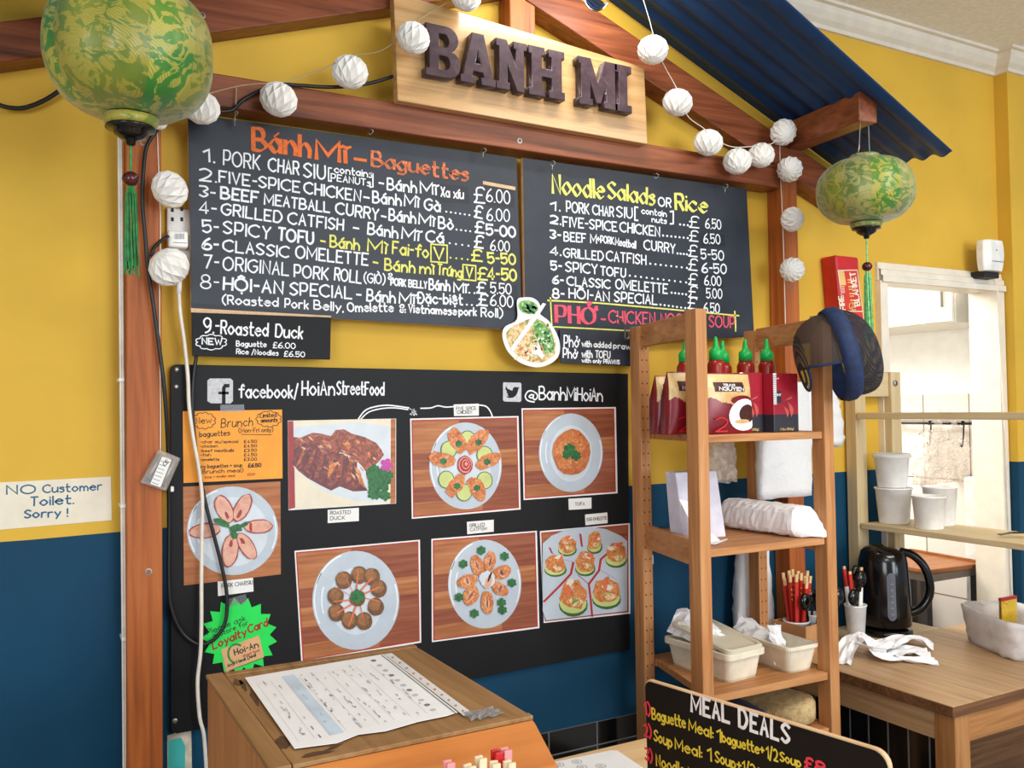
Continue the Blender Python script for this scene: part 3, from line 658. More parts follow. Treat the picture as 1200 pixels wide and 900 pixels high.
for q in ([(388, 197), (438, 205), (439, 220), (388, 213)], [(513, 215), (548, 219), (551, 239), (515, 236)], [(568, 214), (604, 221), (603, 243), (569, 241)], [(574, 274), (599, 277), (600, 299), (573, 296)], [(570, 332), (606, 334), (606, 365), (572, 361)], [(223.5, 355), (388, 366), (388, 371), (224, 361)]):
    m = MB(); patch(m, q, BY-0.0004); m.build('tape_patch', t1)
for q in ([(566, 212), (604, 219), (604, 223), (566, 216)], [(223.5, 361), (388, 370), (388, 372), (224, 366)]):
    m = MB(); flat(m, q, BY-0.0006, M['edge']); m.build('worn_strip', t1, label='bare pale worn strip')
W_, Yw, O_ = M['chalk'], M['chalky'], M['chalko']
m = MB(); nb = R(35)
wline(m, 'Bánh', (297, 175), (363, 184), 25, L, O_, 3.5, nib=nb, gap=1.7); wline(m, 'Mĩ', (371, 185.5), (405, 190), 22, L, O_, 3.5, nib=nb); wline(m, '-', (415, 186), (428, 188), 20, L, O_, 3.5)
wline(m, 'Baguettes', (436, 194), (548, 212), 17, L, M['chalko2'], 2.5, nib=nb, gap=1.7)
m.build('menu_title', t1, label='orange painted heading')
def row(parent, segs, name='menu_line'):
    cut = next((i for i, g in enumerate(segs) if g[0][0] == '£' and i), len(segs))
    o = None
    for nm, part in ((name, segs[:cut]), ('price', segs[cut:])):
        if not part: continue
        m = MB()
        for s in part:
            if s[0] == '...': dots(m, s[1], s[2], s[3], L, s[4] if len(s) > 4 else W_)
            elif s[0] == 'V':
                x0, y0, x1, y1 = s[1]; pline(m, [(x0, y0), (x1, y0+1.5), (x1, y1), (x0, y1-1.5), (x0, y0)], 1.6, L, Yw); wline(m, 'V', (x0+4, y1-4.5), (x1-4, y1-3.5), (y1-y0)*0.62, L, Yw, 2.4)
            elif s[0] == '[': brackets(m, s[1], s[2], s[3], 1.6, L, W_, True)
            elif s[0] == ']': brackets(m, s[1], s[2], s[3], 1.6, L, W_, False)
            else: wline(m, s[0], s[1], s[2], s[3], L, s[5] if len(s) > 5 else W_, s[4] if len(s) > 4 else 2.15)
        m.build(nm, parent)
row(t1, [('1.', (239, 188.5), (251, 190), 14, 2.4), ('PORK', (262, 193), (304, 199), 17, 1.9), ('CHAR', (315, 200), (350, 205), 15, 2.1), ('SIU', (356, 207), (381, 210), 16, 2.1), ('[', 385, 197, 212), ('contains', (392, 202), (436, 208), 8, 1.5), ('PEANUTs', (388, 211), (434, 218), 7.5, 1.4), (']', 437, 204, 219),
         ('-', (444, 214), (449, 215), 12), ('Bánh', (454, 222), (488, 226), 13), ('Mĩ', (493, 226), (511, 228), 13), ('Xa xíu', (517, 230), (543, 233), 11, 1.7), ('£', (556, 237), (568, 238), 18, 1.9), ('6.00', (570.5, 236), (597.5, 239), 15, 1.5)])
row(t1, [('2.', (234, 211), (253, 213), 14), ('FIVE-SPICE', (257, 213), (351, 225.5), 13), ('CHICKEN', (357, 226), (422, 236), 13), ('-', (426, 231), (432, 232), 12), ('Bánh', (437, 237), (470, 241), 13), ('Mì', (474, 241), (490, 243), 13), ('Gà', (498, 246), (516, 248), 13), ('...', (523, 248), (550, 252), 6), ('£', (556, 254), (565, 256), 14), ('6.00', (571, 258), (597, 260), 14, 1.5)])
row(t1, [('3-', (234, 230), (252, 232), 12), ('BEEF', (259, 232), (302, 238), 13, 2.6), ('MEATBALL', (310, 239), (386, 249), 12), ('CURRY', (394, 250), (443, 258), 13), ('-', (447, 253), (452, 254), 12), ('Bánh', (456, 258), (487, 262), 13), ('Mì', (491, 262), (508, 265), 12), ('Bò', (514, 267), (531, 269), 13), ('...', (535, 269), (551, 271), 4), ('£', (557, 272), (567, 273), 13), ('5-00', (570, 275), (604, 278), 12, 2.4)])
row(t1, [('4-', (234, 249), (253, 251), 13), ('GRILLED', (260, 251), (330, 261), 13), ('CATFISH', (338, 262), (402, 270), 13)])
row(t1, [('-', (414, 267), (420, 268), 12), ('Bánh', (431, 274), (466, 279), 13), ('Mĩ', (471, 279), (490, 282), 13), ('Cá', (500, 283), (520, 285), 13), ('...', (527, 285), (549, 288), 4), ('£', (556, 290), (566, 291), 14), ('6.00', (575, 293), (597, 295), 12, 1.4)])
row(t1, [('5-', (238, 272), (256, 273), 14), ('SPICY', (262, 273), (316, 280), 14), ('TOFU', (326, 281), (367, 286), 14, 2.6), ('-', (375, 282), (380, 283), 13, 2.2, Yw), ('Bánh', (387, 289), (421, 293), 13, 2.2, Yw), ('Mì', (431, 294), (452, 297), 14, 2.2, Yw), ('Fai-fo', (460, 297), (502, 302), 14, 2.2, Yw), ('V', (505, 286, 524, 308)), ('...', (528, 302), (548, 304), 4, Yw), ('£', (553, 305), (565, 306), 13, 2.2, Yw), ('5-50', (572, 308), (604, 310), 12, 2.4, Yw)])
row(t1, [('6-', (238, 292), (256, 293), 13, 2.6), ('CLASSIC', (262, 294), (338, 302), 13), ('OMELETTE', (347, 302), (431, 311), 14), ('-', (437, 307), (442, 308), 13, 2.2, Yw), ('Bánh', (451, 316), (486, 320), 13, 2.2, Yw), ('mì', (492, 320), (508, 321), 12, 2.2, Yw), ('Trứng', (513, 321), (541, 325), 12, 2.0, Yw), ('V', (542.5, 310, 557.5, 329)), ('£', (560, 327), (571, 328), 14, 2.2, Yw), ('4-50', (572, 327), (605, 329), 13, 2.6, Yw)])
row(t1, [('7-', (240, 314), (256, 315), 15), ('ORIGINAL', (262, 316), (338, 323), 15, 2.0), ('PORK', (345, 324), (384, 328), 14, 2.0), ('ROLL', (392, 328), (423, 332), 14, 2.0), ('(GIÒ)', (427, 331), (451, 333), 11, 1.6), ('&', (455, 327), (460, 328), 7, 1.6), ('PORK BELLY', (458, 334), (500, 338), 8, 1.8), ('Bánh', (503, 339), (527, 341), 12), ('Mĩ', (532, 342), (546, 343), 11), ('...', (550, 343), (556, 343.5), 2), ('£', (559, 343), (569, 344), 13), ('5.50', (575, 343), (599, 345), 12, 1.6)])
row(t1, [('8-', (236, 338), (256, 339), 16, 1.8), ('HỘI-AN', (262, 339), (331, 344), 14, 2.6), ('SPECIAL', (340, 345), (412, 350), 14), ('-', (418, 345), (423, 345.5), 12), ('Bánh', (430, 352), (463, 355), 13), ('Mĩ', (468, 355), (485, 356), 12), ('Đặc-biệt', (490, 355), (542, 357), 12), ('...', (547, 357), (559, 358), 3), ('£', (561, 357), (571, 358), 13), ('6.00', (575, 358), (601, 360), 13, 1.6)])
row(t1, [('(Roasted', (261, 356), (326, 359), 10, 1.8), ('Pork', (334, 360), (361, 362), 10, 1.8), ('Belly,', (368, 362), (402, 365), 10, 1.8), ('Omelette', (408, 365), (461, 365), 10, 1.9), ('&', (469, 366), (475, 366), 9, 1.8), ('Vietnamese', (479, 366), (535, 369), 9, 1.9), ('pork', (538, 369), (558, 370), 9, 1.9), ('Roll)', (564, 371), (589, 372), 10, 1.8)])
def hook(parent, x, y, Y, ln=17, col='steel'):
    p = atY(x, y, Y); k = 0.0019
    m = MB(); m.tube(smooth_path([(p.x, Y+0.004, p.z), (p.x, Y-0.012, p.z-k), (p.x+0.006, Y-0.016, p.z-4*k), (p.x, Y-0.010, p.z-8*k), (p.x-0.004, Y-0.006, p.z-5*k)], 4), 0.0012, M[col], 6)
    m.tube([(p.x, Y-0.011, p.z-7*k), (p.x, Y-0.006, p.z-ln*k)], 0.0016, M[col], 6); m.build('hook', parent, smooth=True)
hook(t1, 274, 130, 2.03); hook(t1, 432, 152, 2.03, 8); hook(t1, 564, 174, 2.03)
m = MB(); a = atY(277, 102, 2.015); c = atY(275, 147, 2.04); m.tube([a, (a.x-0.002, 2.012, (a.z+c.z)/2), c], 0.0014, M['wire'], 6); m.build('hanging_string', t1)

t2 = board('menu_board', 'large black chalk menu board headed Noodle Salads or Rice in yellow', 'menu board', [(616, 409), (884, 394.5), (875, 221), (612.5, 184.5)], BY, 0.012, M['board'], edge=M['edge'])
for q in ([(697, 275), (757, 283), (746, 297), (694, 290)], [(822, 273), (849, 275), (850, 289), (822, 288)], [(820, 320), (847, 322), (848, 338), (821, 337)]):
    m = MB(); patch(m, q, BY-0.0004); m.build('tape_patch', t2)
m = MB()
wline(m, 'Noodle', (648, 226), (708, 233), 22, L, Yw, 2.5, nib=nb, gap=1.6); wline(m, 'Salads', (713, 232), (767, 240), 19, L, Yw, 2.4, nib=nb, gap=1.6); wline(m, 'OR', (772, 241), (786, 243), 10, L, W_, 1.9); wline(m, 'Rice', (792, 245), (829, 249), 18, L, Yw, 2.6, nib=nb, gap=1.6)
m.build('menu_title', t2, label='yellow painted heading')
row(t2, [('1.', (645, 246), (656, 247), 9), ('PORK', (664, 248), (690, 251), 12, 1.8), ('CHAR', (695, 251), (719, 254), 11, 1.8), ('SIU', (723, 254), (741, 256), 12, 1.8), ('[', 744, 243, 258), ('contain', (752, 250), (781, 254), 7, 1.4), ('nuts', (764, 260), (781, 262), 6, 1.4), (']', 789, 248, 262), ('...', (797, 263), (806, 264), 3), ('£', (808, 266), (819, 267), 13, 1.6), ('6.50', (827, 267), (845, 269), 11, 1.4)])
row(t2, [('2.', (645, 261), (657, 263), 9), ('FIVE-SPICE', (660, 265), (723, 271), 11, 1.9), ('CHICKEN', (727, 271), (773, 277), 11, 1.9), ('...', (777, 276), (806, 279), 7), ('£', (808, 282), (818, 283), 12, 1.6), ('6.50', (825, 285), (844, 286), 11, 1.4)])
row(t2, [('3-', (645, 279), (657, 280), 9), ('BEEF M', (661, 282), (699, 285), 10, 1.8), ('+PORK', (700, 284), (719, 286), 8, 1.5), ('Meatball', (721, 287), (745, 291), 8.5, 1.5), ('CURRY', (755, 292), (791, 297), 11, 1.8), ('...', (794, 297), (805, 298), 4), ('£', (807, 300), (817, 301), 13, 1.7), ('5-50', (822, 303), (848, 305), 11, 1.7)])
row(t2, [('4.', (645, 298), (657, 299), 9), ('GRILLED', (661, 301), (707, 305), 10, 1.8), ('CATFISH', (711, 305), (757, 310), 11, 1.8), ('...', (762, 309), (805, 314), 8), ('£', (807, 316), (817, 317), 13, 1.7), ('6-50', (823, 319), (851, 321), 11, 1.8)])
row(t2, [('5-', (646, 316), (658, 317), 10), ('SPICY', (663, 318), (700, 321), 11, 1.9), ('TOFU', (704, 322), (733, 325), 10, 1.9), ('...', (738, 323), (804, 331), 11), ('£', (807, 333), (817, 334), 13, 1.7), ('6.00', (826, 334), (845, 335), 11, 1.5)])
row(t2, [('6-', (648, 332), (660, 333), 9), ('CLASSIC', (665, 334), (715, 338), 10, 1.9), ('OMELETTE', (722, 338), (782, 344), 11, 1.9), ('...', (787, 343), (804, 345), 5), ('£', (807, 348), (817, 349), 13, 1.7), ('5.00', (828, 349), (846, 350), 11, 1.5)])
row(t2, [('8-', (648, 349), (661, 350), 11), ('HÔI-AN', (667, 349), (714, 353), 11, 1.9), ('SPECIAL', (720, 353), (770, 357), 11, 1.9), ('...', (774, 357), (803, 361), 7), ('£', (806, 361), (816, 362), 13, 1.7), ('6.50', (825, 366), (843, 367), 11, 1.5)])
m = MB()
pline(m, [(642, 352), (700, 355), (780, 362), (866, 370)], 1.6, L, Yw); pline(m, [(645, 349), (646, 368), (647, 389)], 1.6, L, Yw); pline(m, [(861, 365), (862, 376), (862, 388)], 1.6, L, Yw)
pline(m, [(649, 383), (690, 385), (745, 388)], 1.4, L, Yw); wline(m, 'PHỞ', (652, 377), (697, 380), 19, L, M['chalkp'], 3.2, nib=R(10), gap=1.8)
wline(m, '-', (704, 374), (709, 374.5), 14, L, M['chalkp'], 2.2); wline(m, 'CHICKEN NOODLE SOUP', (714, 378), (861, 384), 14, L, M['chalkp'], 2.0)
m.build('menu_line', t2, label='pink lettering in a yellow chalk box')
hook(t2, 645, 189, 2.03); hook(t2, 766, 204, 2.03, 7); hook(t2, 847, 216, 2.03)
# strips hung below
SB = 2.048
t3 = board('menu_strip', 'small black strip of white lettering below the noodle board, beside the bowl picture', 'menu board', [(657, 425.5), (756, 430), (755, 389), (656, 386)], SB, 0.004, M['board'])
L = SB-0.0006
row(t3, [('Phở', (661, 406), (678, 407), 13, 1.7), ('with', (682, 406), (693, 406.5), 6.5, 1.5), ('added', (696, 406.5), (716, 408), 6.5, 1.4), ('prawns', (719, 408), (748, 410), 6, 1.4)])
row(t3, [('Phở', (660, 419), (676, 420), 11, 1.7), ('with', (682, 418.5), (694, 419), 8, 1.6), ('TOFU', (698, 419), (715, 420), 8, 1.6)])
row(t3, [('with only PRAWNS', (682, 424.5), (726, 426.5), 4.6, 1.2)])
DB = 2.050
t4 = board('menu_strip', 'small black sign for roasted duck with a chalk NEW cloud, below the baguette board', 'menu board', [(225.5, 417), (387, 421.5), (388, 372), (224.5, 366)], DB, 0.004, M['black2'])
L = DB-0.0006
def cloud(mb, cx, cy, rx, ry, n, wpx, Y, mat):
    pts = []
    for i in range(n):
        a0 = 2*PI*i/n; a1 = 2*PI*(i+1)/n
        for k in range(6):
            a = a0+(a1-a0)*k/6; b = 1+0.17*math.sin(PI*k/6); pts.append((cx+rx*b*math.cos(a), cy+ry*b*math.sin(a)))
    pline(mb, pts+[pts[0]], wpx, Y, mat)
row(t4, [('9.-', (239, 389.5), (257, 390), 17, 2.0), ('Roasted', (259, 391), (314, 394), 15, 2.0), ('Duck', (323, 394), (354, 397), 14, 2.0)])
m = MB(); cloud(m, 247.5, 401, 16, 7.8, 10, 1.1, L, W_); wline(m, 'NEW', (237, 403), (260, 404), 7, L, W_, 1.7); m.build('menu_line', t4)
row(t4, [('Baguette', (277, 405.5), (312, 406.5), 6, 1.2), ('£6.00', (320, 407.5), (346, 408.5), 6.4, 1.1)])
row(t4, [('Rice /Noodles', (277, 414.5), (326, 416.5), 5.6, 1.1), ('£6.50', (333, 417.5), (357, 418.5), 6, 1.1)])
# die-cut picture of a bowl of noodle soup between the boards
CY = 2.046
t = thing('soup_bowl_cutout', 'cut-out photo of a noodle soup bowl with chopsticks, stuck between the two menu boards', 'picture', atY(622, 429, CY))
outline = [(606, 352), (614, 348.5), (624, 349), (631, 354), (634, 362), (633, 368), (643, 376), (651, 388), (656, 402), (655, 416), (647, 425), (634, 430), (622, 429.5), (608, 424), (596, 413), (590, 400), (589, 389), (593, 382), (606, 374)]
m = MB(); m.slab([atY(q.x, q.y, CY) for q in smooth_path([(x, y, 0) for x, y in outline], 4, True)[:-1]], (0, 0.0015, 0), M['paper'])
inner = [(640, 379), (647, 390), (651, 402), (650, 415), (643, 421), (634, 425), (622, 424), (610, 419), (600, 410), (595, 400), (593, 391), (600, 383), (612, 377), (626, 373)]
flat(m, [tuple(q)[:2] for q in smooth_path([(x, y, 0) for x, y in inner], 4, True)[:-1]], CY-0.0003, M['noodle'])
flat(m, [(624, 374), (637, 378), (647, 391), (650, 404), (649, 413), (640, 416), (632, 404), (627, 392)], CY-0.0005, M['salad'])
flat(m, oval(619, 360, 12, 8, 20, 0, rot=15), CY-0.0005, M['salad'])
for k in range(14): flat(m, oval(612+rnd.random()*16, 358+rnd.random()*8, 4, 1.2, 8, 0.2, rot=rnd.uniform(0, 90)), CY-0.0007, M['herb'])
for k in range(36):
    x, y = rnd.uniform(626, 646), rnd.uniform(380, 412); flat(m, oval(x, y, rnd.uniform(1, 2.6), rnd.uniform(0.8, 1.6), 8, 0.2, rot=rnd.uniform(0, 180)), CY-0.0007, M['herb'] if k % 3 else M['paper'])
for k in range(16):
    x, y = rnd.uniform(602, 640), rnd.uniform(402, 421); flat(m, oval(x, y, rnd.uniform(2, 5), rnd.uniform(0.8, 1.8), 8, 0.2, rot=rnd.uniform(0, 180)), CY-0.0007, M['cream'] if k % 2 else M['fry'])
flat(m, [(631, 400), (634, 410), (638, 417), (635, 421), (630, 416), (623, 415), (629, 411)], CY-0.0008, M['paper'])
flat(m, [(598, 408), (601, 412), (630, 372), (640, 356), (636, 355), (626, 369)], CY-0.0009, M['paper'])
m.build('picture', t)

# ============================================================ BLACK DISPLAY PANEL
PY = 2.082
P = []
def rc(cx, cy, a0, r=7): return [(cx+r*math.cos(R(a0+i*30)), cy+r*math.sin(R(a0+i*30))) for i in range(4)]
outl = rc(207, 434, 180)+[(736, 438), (738, 761)]+[(560, 794.5), (206, 860)]+rc(206, 853, 90, 6)
t5 = thing('display_panel', 'big black wall panel covered with dish photos, below the menu boards', 'display board', atY(470, 800, PY))
m = MB(); m.slab([atY(x, y, PY) for x, y in outl], (0, 0.012, 0), M['panel']); m.build('panel', t5, bevel=0.001)
L = PY-0.0006
m = MB()
for x, y in ((207, 433), (206.5, 453), (205, 845)):
    p = atY(x, y, PY); m.lathe((p.x, PY+0.001, p.z), [(0.006, 0), (0.006, 0.002), (0.003, 0.004)], M['steel'], 10, axis='Y')
m.build('screw', t5)
m = MB(); flat(m, [(243, 446), (246, 443.5), (270, 443.5), (273, 446), (273, 470), (270, 473), (247, 472.5), (243, 470)], L, M['chalkg'])
pline(m, [(267.5, 452), (264, 452), (262.2, 455), (262.2, 472.4)], 4.2, L-0.0003, M['panel']); pline(m, [(257, 460.5), (267, 460.5)], 3.2, L-0.0003, M['panel']); m.build('logo', t5, label='pale square with a black letter')
m = MB(); wline(m, 'facebook/', (280, 466), (349, 466), 15, L, W_, 2.0); wline(m, 'HoiAn', (354, 463), (392, 463), 16, L, W_, 2.0); wline(m, 'StreetFood', (395, 462), (450, 463), 15, L, W_, 1.9); m.build('lettering', t5)
m = MB(); flat(m, [(590, 448), (610, 448.5), (611, 450), (611, 469.5), (609.5, 471), (591, 470.5), (589.5, 469), (589.5, 449.5)], L, M['chalkg'])
flat(m, [(592.5, 452.5), (595, 455.5), (599, 457.5), (600.6, 457.6), (601.4, 454.6), (603.6, 453.2), (605.8, 454), (607, 453.6), (608.6, 454), (607.4, 456), (606.8, 459), (605, 463), (601.6, 466), (597, 466.4), (592.6, 465), (596.4, 464), (594, 462.4), (595.4, 461.8), (593, 459.4), (594.4, 459.2), (592.4, 456)], L-0.0003, M['panel']); m.build('logo', t5, label='pale square with a black bird')
m = MB(); wline(m, '@', (615, 468), (629, 470), 11, L, W_, 1.8); wline(m, 'BanhMiHoiAn', (632, 468), (706, 470), 15, L, W_, 1.9, gap=1.2); m.build('lettering', t5)
m = MB()
pline(m, [tuple(q)[:2] for q in smooth_path([(420, 491, 0), (428, 481, 0), (440, 476.5, 0), (456, 475, 0), (479, 478, 0)], 5)], 1.6, L, W_)
pline(m, [tuple(q)[:2] for q in smooth_path([(423, 491, 0), (432, 483, 0), (446, 479, 0), (462, 478, 0), (478, 480, 0)], 5)], 1.4, L, W_)
m.build('chalk_line', t5); m = MB()
pline(m, [tuple(q)[:2] for q in smooth_path([(493, 478.5, 0), (505, 478, 0), (513, 475.5, 0), (522, 477, 0), (532, 476.5, 0)], 5)], 1.4, L, W_)
m.build('chalk_line', t5); m = MB()
pline(m, [tuple(q)[:2] for q in smooth_path([(560, 474.5, 0), (569, 476, 0), (574, 481, 0), (577, 488, 0)], 5)], 1.4, L, W_)
m.build('chalk_line', t5); m = MB()
for k in range(10): pline(m, [(480+rnd.uniform(0, 7), 479+rnd.uniform(0, 7)), (482+rnd.uniform(0, 7), 480+rnd.uniform(0, 7))], 0.9, L, W_)
m.build('chalk_line', t5)

# ------------------------------------------------------------ dish photographs
FYp = PY-0.0004
def photo(label, q, border=True, ground='pwood', name='dish_photo'):
    """q: corners TL TR BR BL in photo pixels"""
    P = [atY(x, y, FYp) for x, y in q]
    t = thing(name, label, 'photo', (P[3]+P[2])/2, 'dish photos on the black panel' if name == 'dish_photo' else None)
    m = MB(); m.slab([P[3], P[2], P[1], P[0]], (0, -0.0008, 0), M['paper'] if border else M[ground])
    cx = sum(x for x, y in q)/4; cy = sum(y for x, y in q)/4
    sh = lambda d: [(x+(d if x < cx else -d), y+(d if y < cy else -d)) for x, y in q]
    if border:
        flat(m, sh(1.7), FYp-0.0010, M['pred']); Q = sh(3.0); flat(m, Q, FYp-0.0012, M[ground])
        def bi(u, v): return tuple((Q[0][i]*(1-u)+Q[1][i]*u)*(1-v)+(Q[3][i]*(1-u)+Q[2][i]*u)*v for i in (0, 1))
        for v0, v1, u0, u1 in ((0.0, 0.17, 0.45, 1.0), (0.17, 0.34, 0.62, 1.0), (0.52, 0.70, 0.40, 1.0), (0.70, 0.86, 0.0, 0.35), (0.70, 1.0, 0.66, 1.0), (0.34, 0.52, 0.0, 0.22)):
            flat(m, [bi(u0, v0), bi(u1, v0), bi(u1, v1), bi(u0, v1)], FYp-0.0013, M['pwood2'])
    return t, m
def dish(m, cx, cy, rx, ry, wx=0.66, wy=0.70, well=True, rot=0):
    flat(m, oval(cx, cy, rx, ry, 40, 0, rot=rot), FYp-0.0014, M['pplate'])
    if well: flat(m, oval(cx, cy+1, rx*wx, ry*wy, 32, 0, rot=rot), FYp-0.0016, M['pplate2'])
    for a0, a1, q in ((150, 215, 0.97), (-20, 25, 0.97), (160, 200, 0.80), (200, 250, 0.98)):
        o1 = oval(cx, cy, rx*q, ry*q, 12, 0, a0, a1); o2 = oval(cx, cy, rx*(q-0.03), ry*(q-0.03), 12, 0, a0, a1); flat(m, o1+o2[::-1], FYp-0.00165, M['platelight'])
lay = [0.0018]
def F(m, pts, mat):
    lay[0] += 0.000008
    flat(m, pts, FYp-lay[0], M[mat])
def blob(m, cx, cy, rx, ry, mat, rot=0, jit=0.08, n=16): F(m, oval(cx, cy, rx, ry, n, jit, rot=rot), mat)
def leaf(m, cx, cy, r):
    for a in (20, 90, 150, 210, 270, 330): blob(m, cx+r*0.55*math.cos(R(a)), cy+r*0.55*math.sin(R(a)), r*0.55, r*0.45, 'herb', a, 0.15, 9)

t, m = photo('photo of glazed roasted duck slices with parsley and a pink orchid, on the black panel', [(337, 493), (464, 490.5), (464, 590), (338, 598)], False, 'paper')
F(m, [(337.5, 493.5), (343.5, 493.3), (346, 595), (338.4, 597)], 'porkr'); F(m, [(458, 491), (463.5, 491), (463.5, 589.5), (457.5, 590)], 'pwood'); F(m, [(344, 493.4), (458, 491.2), (457.5, 589), (346, 596.5)], 'cream')
F(m, [(344, 547), (360, 562), (385, 578), (420, 588), (452, 588), (457, 560), (457, 500), (420, 495), (344, 500)], 'pplate2'); F(m, [(347, 596), (346, 551), (360, 566), (384, 582), (412, 591)], 'cream')
F(m, [(344, 512), (352, 513), (366, 507), (376, 508), (388, 511), (393, 504), (403, 503), (412, 508), (427, 512), (441, 519), (447, 527), (450, 533), (444, 541), (436, 548), (428, 552), (424, 546), (418, 540), (410, 534), (398, 530), (388, 540), (376, 547), (358, 550), (344, 546)], 'meat')
F(m, [(344, 527), (356, 519), (372, 522), (390, 530), (404, 532), (412, 540), (420, 552), (428, 570), (431, 575), (414, 576), (398, 570), (388, 575), (376, 569), (360, 560), (350, 552), (344, 545)], 'meatd')
for k in range(13):
    x = 350+k*5.4; F(m, [(x, 524+k*1.0), (x+4, 523+k*1.1), (x-3+k*0.5, 540+k*2.0), (x-9+k*0.4, 545+k*1.9)], 'meat' if k % 2 else 'meatd')
for k in range(9):
    a = rnd.uniform(395, 440); bq = rnd.uniform(510, 540); blob(m, a, bq, rnd.uniform(3, 6), rnd.uniform(1.5, 3), 'meat' if k % 2 else 'fry', rnd.uniform(0, 90), 0.2)
F(m, [(415, 546), (422, 552), (428, 572), (421, 566)], 'fry'); F(m, [(386, 544), (398, 540), (388, 556), (384, 560)], 'fry')
for k in range(26):
    a = rnd.uniform(352, 440); bq = 516+0.30*(a-352)+rnd.uniform(-6, 26); blob(m, a, bq, rnd.uniform(2, 4.5), rnd.uniform(0.6, 1.3), 'gloss', rnd.uniform(20, 70), 0.25, 9)
for k in range(34): leaf(m, rnd.uniform(432, 456), rnd.uniform(549, 583), rnd.uniform(4, 6))
for a in (0, 70, 140, 220, 290): blob(m, 453+4*math.cos(R(a)), 545+4.5*math.sin(R(a)), 3.6, 3, 'orchid', a)
m.build('print', t)

t, m = photo('photo of five spice chicken pieces and cucumber in a ring round a tomato rose', [(480.5, 490.5), (607.5, 487.5), (610, 597), (482.5, 608)])
dish(m, 545.5, 546, 42.5, 51, 0.7, 0.72)
for cx, cy in ((548, 515), (526, 527), (568, 533), (523, 562), (568, 563), (544, 577)): blob(m, cx, cy, 9.5, 10.5, 'cuker', 0, 0); blob(m, cx, cy, 8.6, 9.6, 'cuke', 0, 0)
for cx, cy, rx, ry, ro in ((536, 517, 9, 16, -25), (560, 517, 9, 17, 35), (519, 539, 17, 9, 12), (572, 541, 17, 8, -22), (534, 569, 8, 16, 35), (559, 573, 9, 16, -30)):
    blob(m, cx, cy, rx, ry, 'fry', ro, 0.14, 14)
    for k in range(3): blob(m, cx+rnd.uniform(-5, 5), cy+rnd.uniform(-5, 5), 4, 1.6, 'carrot' if k else 'pork', rnd.uniform(0, 180), 0.2, 9)
    leaf(m, cx+rnd.uniform(-2, 2), cy+rnd.uniform(-1, 3), 4)
for r, mt in ((9, 'porkr'), (7.6, 'pork'), (6.6, 'pred'), (4.6, 'pork'), (3.8, 'pred'), (1.8, 'pork')): blob(m, 545+(9-r)*0.2, 545-(9-r)*0.2, r, r*1.25, mt, 0, 0.05)
m.build('print', t)

t, m = photo('photo of tofu in brown sauce with mint on a white plate', [(611, 478.5), (721.5, 477), (723.5, 578), (613.5, 586)])
dish(m, 669, 530.5, 37.5, 46, 0.66, 0.72); blob(m, 670, 530, 22, 27, 'saucep', 0, 0.03)
for cx, cy, rx, ry, ro in ((668, 512, 8, 7, 0), (679, 522, 7, 10, 10), (659, 526, 8, 9, 15), (668, 541, 10, 8, 0), (675, 536, 9, 8, 30), (661, 543, 7, 7, 10)): blob(m, cx, cy, rx, ry, 'fry', ro, 0.06, 8)
leaf(m, 667, 527, 7); leaf(m, 675, 534, 6); leaf(m, 664, 533, 5)
m.build('print', t)

t, m = photo('photo of sliced char siu pork fanned like a flower with a green herb centre', [(214.5, 570.5), (328.5, 564), (329, 673), (215.5, 686)], False)
dish(m, 272.5, 622, 53.5, 52, 0.78, 0.78, True)
for cx, cy, rx, ry, ro in ((263, 597, 10, 18, -25), (284, 595, 9, 18, 28), (303, 617, 17, 8.5, -3), (240, 622, 19, 9, -8), (270, 645, 10, 20, 8), (289, 640, 9, 18, -32)): blob(m, cx, cy, rx, ry, 'porkr', ro, 0.05); blob(m, cx, cy, rx-1.3, ry-1.3, 'pork', ro, 0.05); blob(m, cx+(272-cx)*0.3, cy+(620-cy)*0.3, 2, 5, 'porkr', ro, 0.3, 9)
blob(m, 260, 612.5, 10, 4, 'herb', 25, 0.05); blob(m, 276, 619, 8, 5, 'herb', -10, 0.3); blob(m, 274, 627, 4, 6, 'herb', 10, 0.3); blob(m, 286, 615, 8, 2.4, 'herb', -30, 0.2)
m.build('print', t)

t, m = photo('photo of nine brown meatballs in a ring with carrot shreds, above the counter box', [(345, 645.5), (492, 632.5), (493.5, 753), (353, 776)])
dish(m, 417, 703.5, 51, 58, 0.62, 0.68, True)
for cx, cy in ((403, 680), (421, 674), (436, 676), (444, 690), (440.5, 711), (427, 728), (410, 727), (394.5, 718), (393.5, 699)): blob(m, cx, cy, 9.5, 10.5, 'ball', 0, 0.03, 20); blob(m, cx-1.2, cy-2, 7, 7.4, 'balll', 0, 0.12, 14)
for a in range(0, 360, 33): x0, y0 = 418+8*math.cos(R(a)), 700+9*math.sin(R(a)); x1, y1 = 418+rnd.uniform(26, 36)*math.cos(R(a+8)), 700+rnd.uniform(28, 38)*math.sin(R(a+8)); F(m, [(x0, y0), (x1, y1), (x1+1, y1+1.2), (x0+1.6, y0+1.4)], 'carrot')
blob(m, 419, 701, 9, 10, 'ball', 0, 0.05); leaf(m, 418.5, 699, 8)
m.build('print', t)

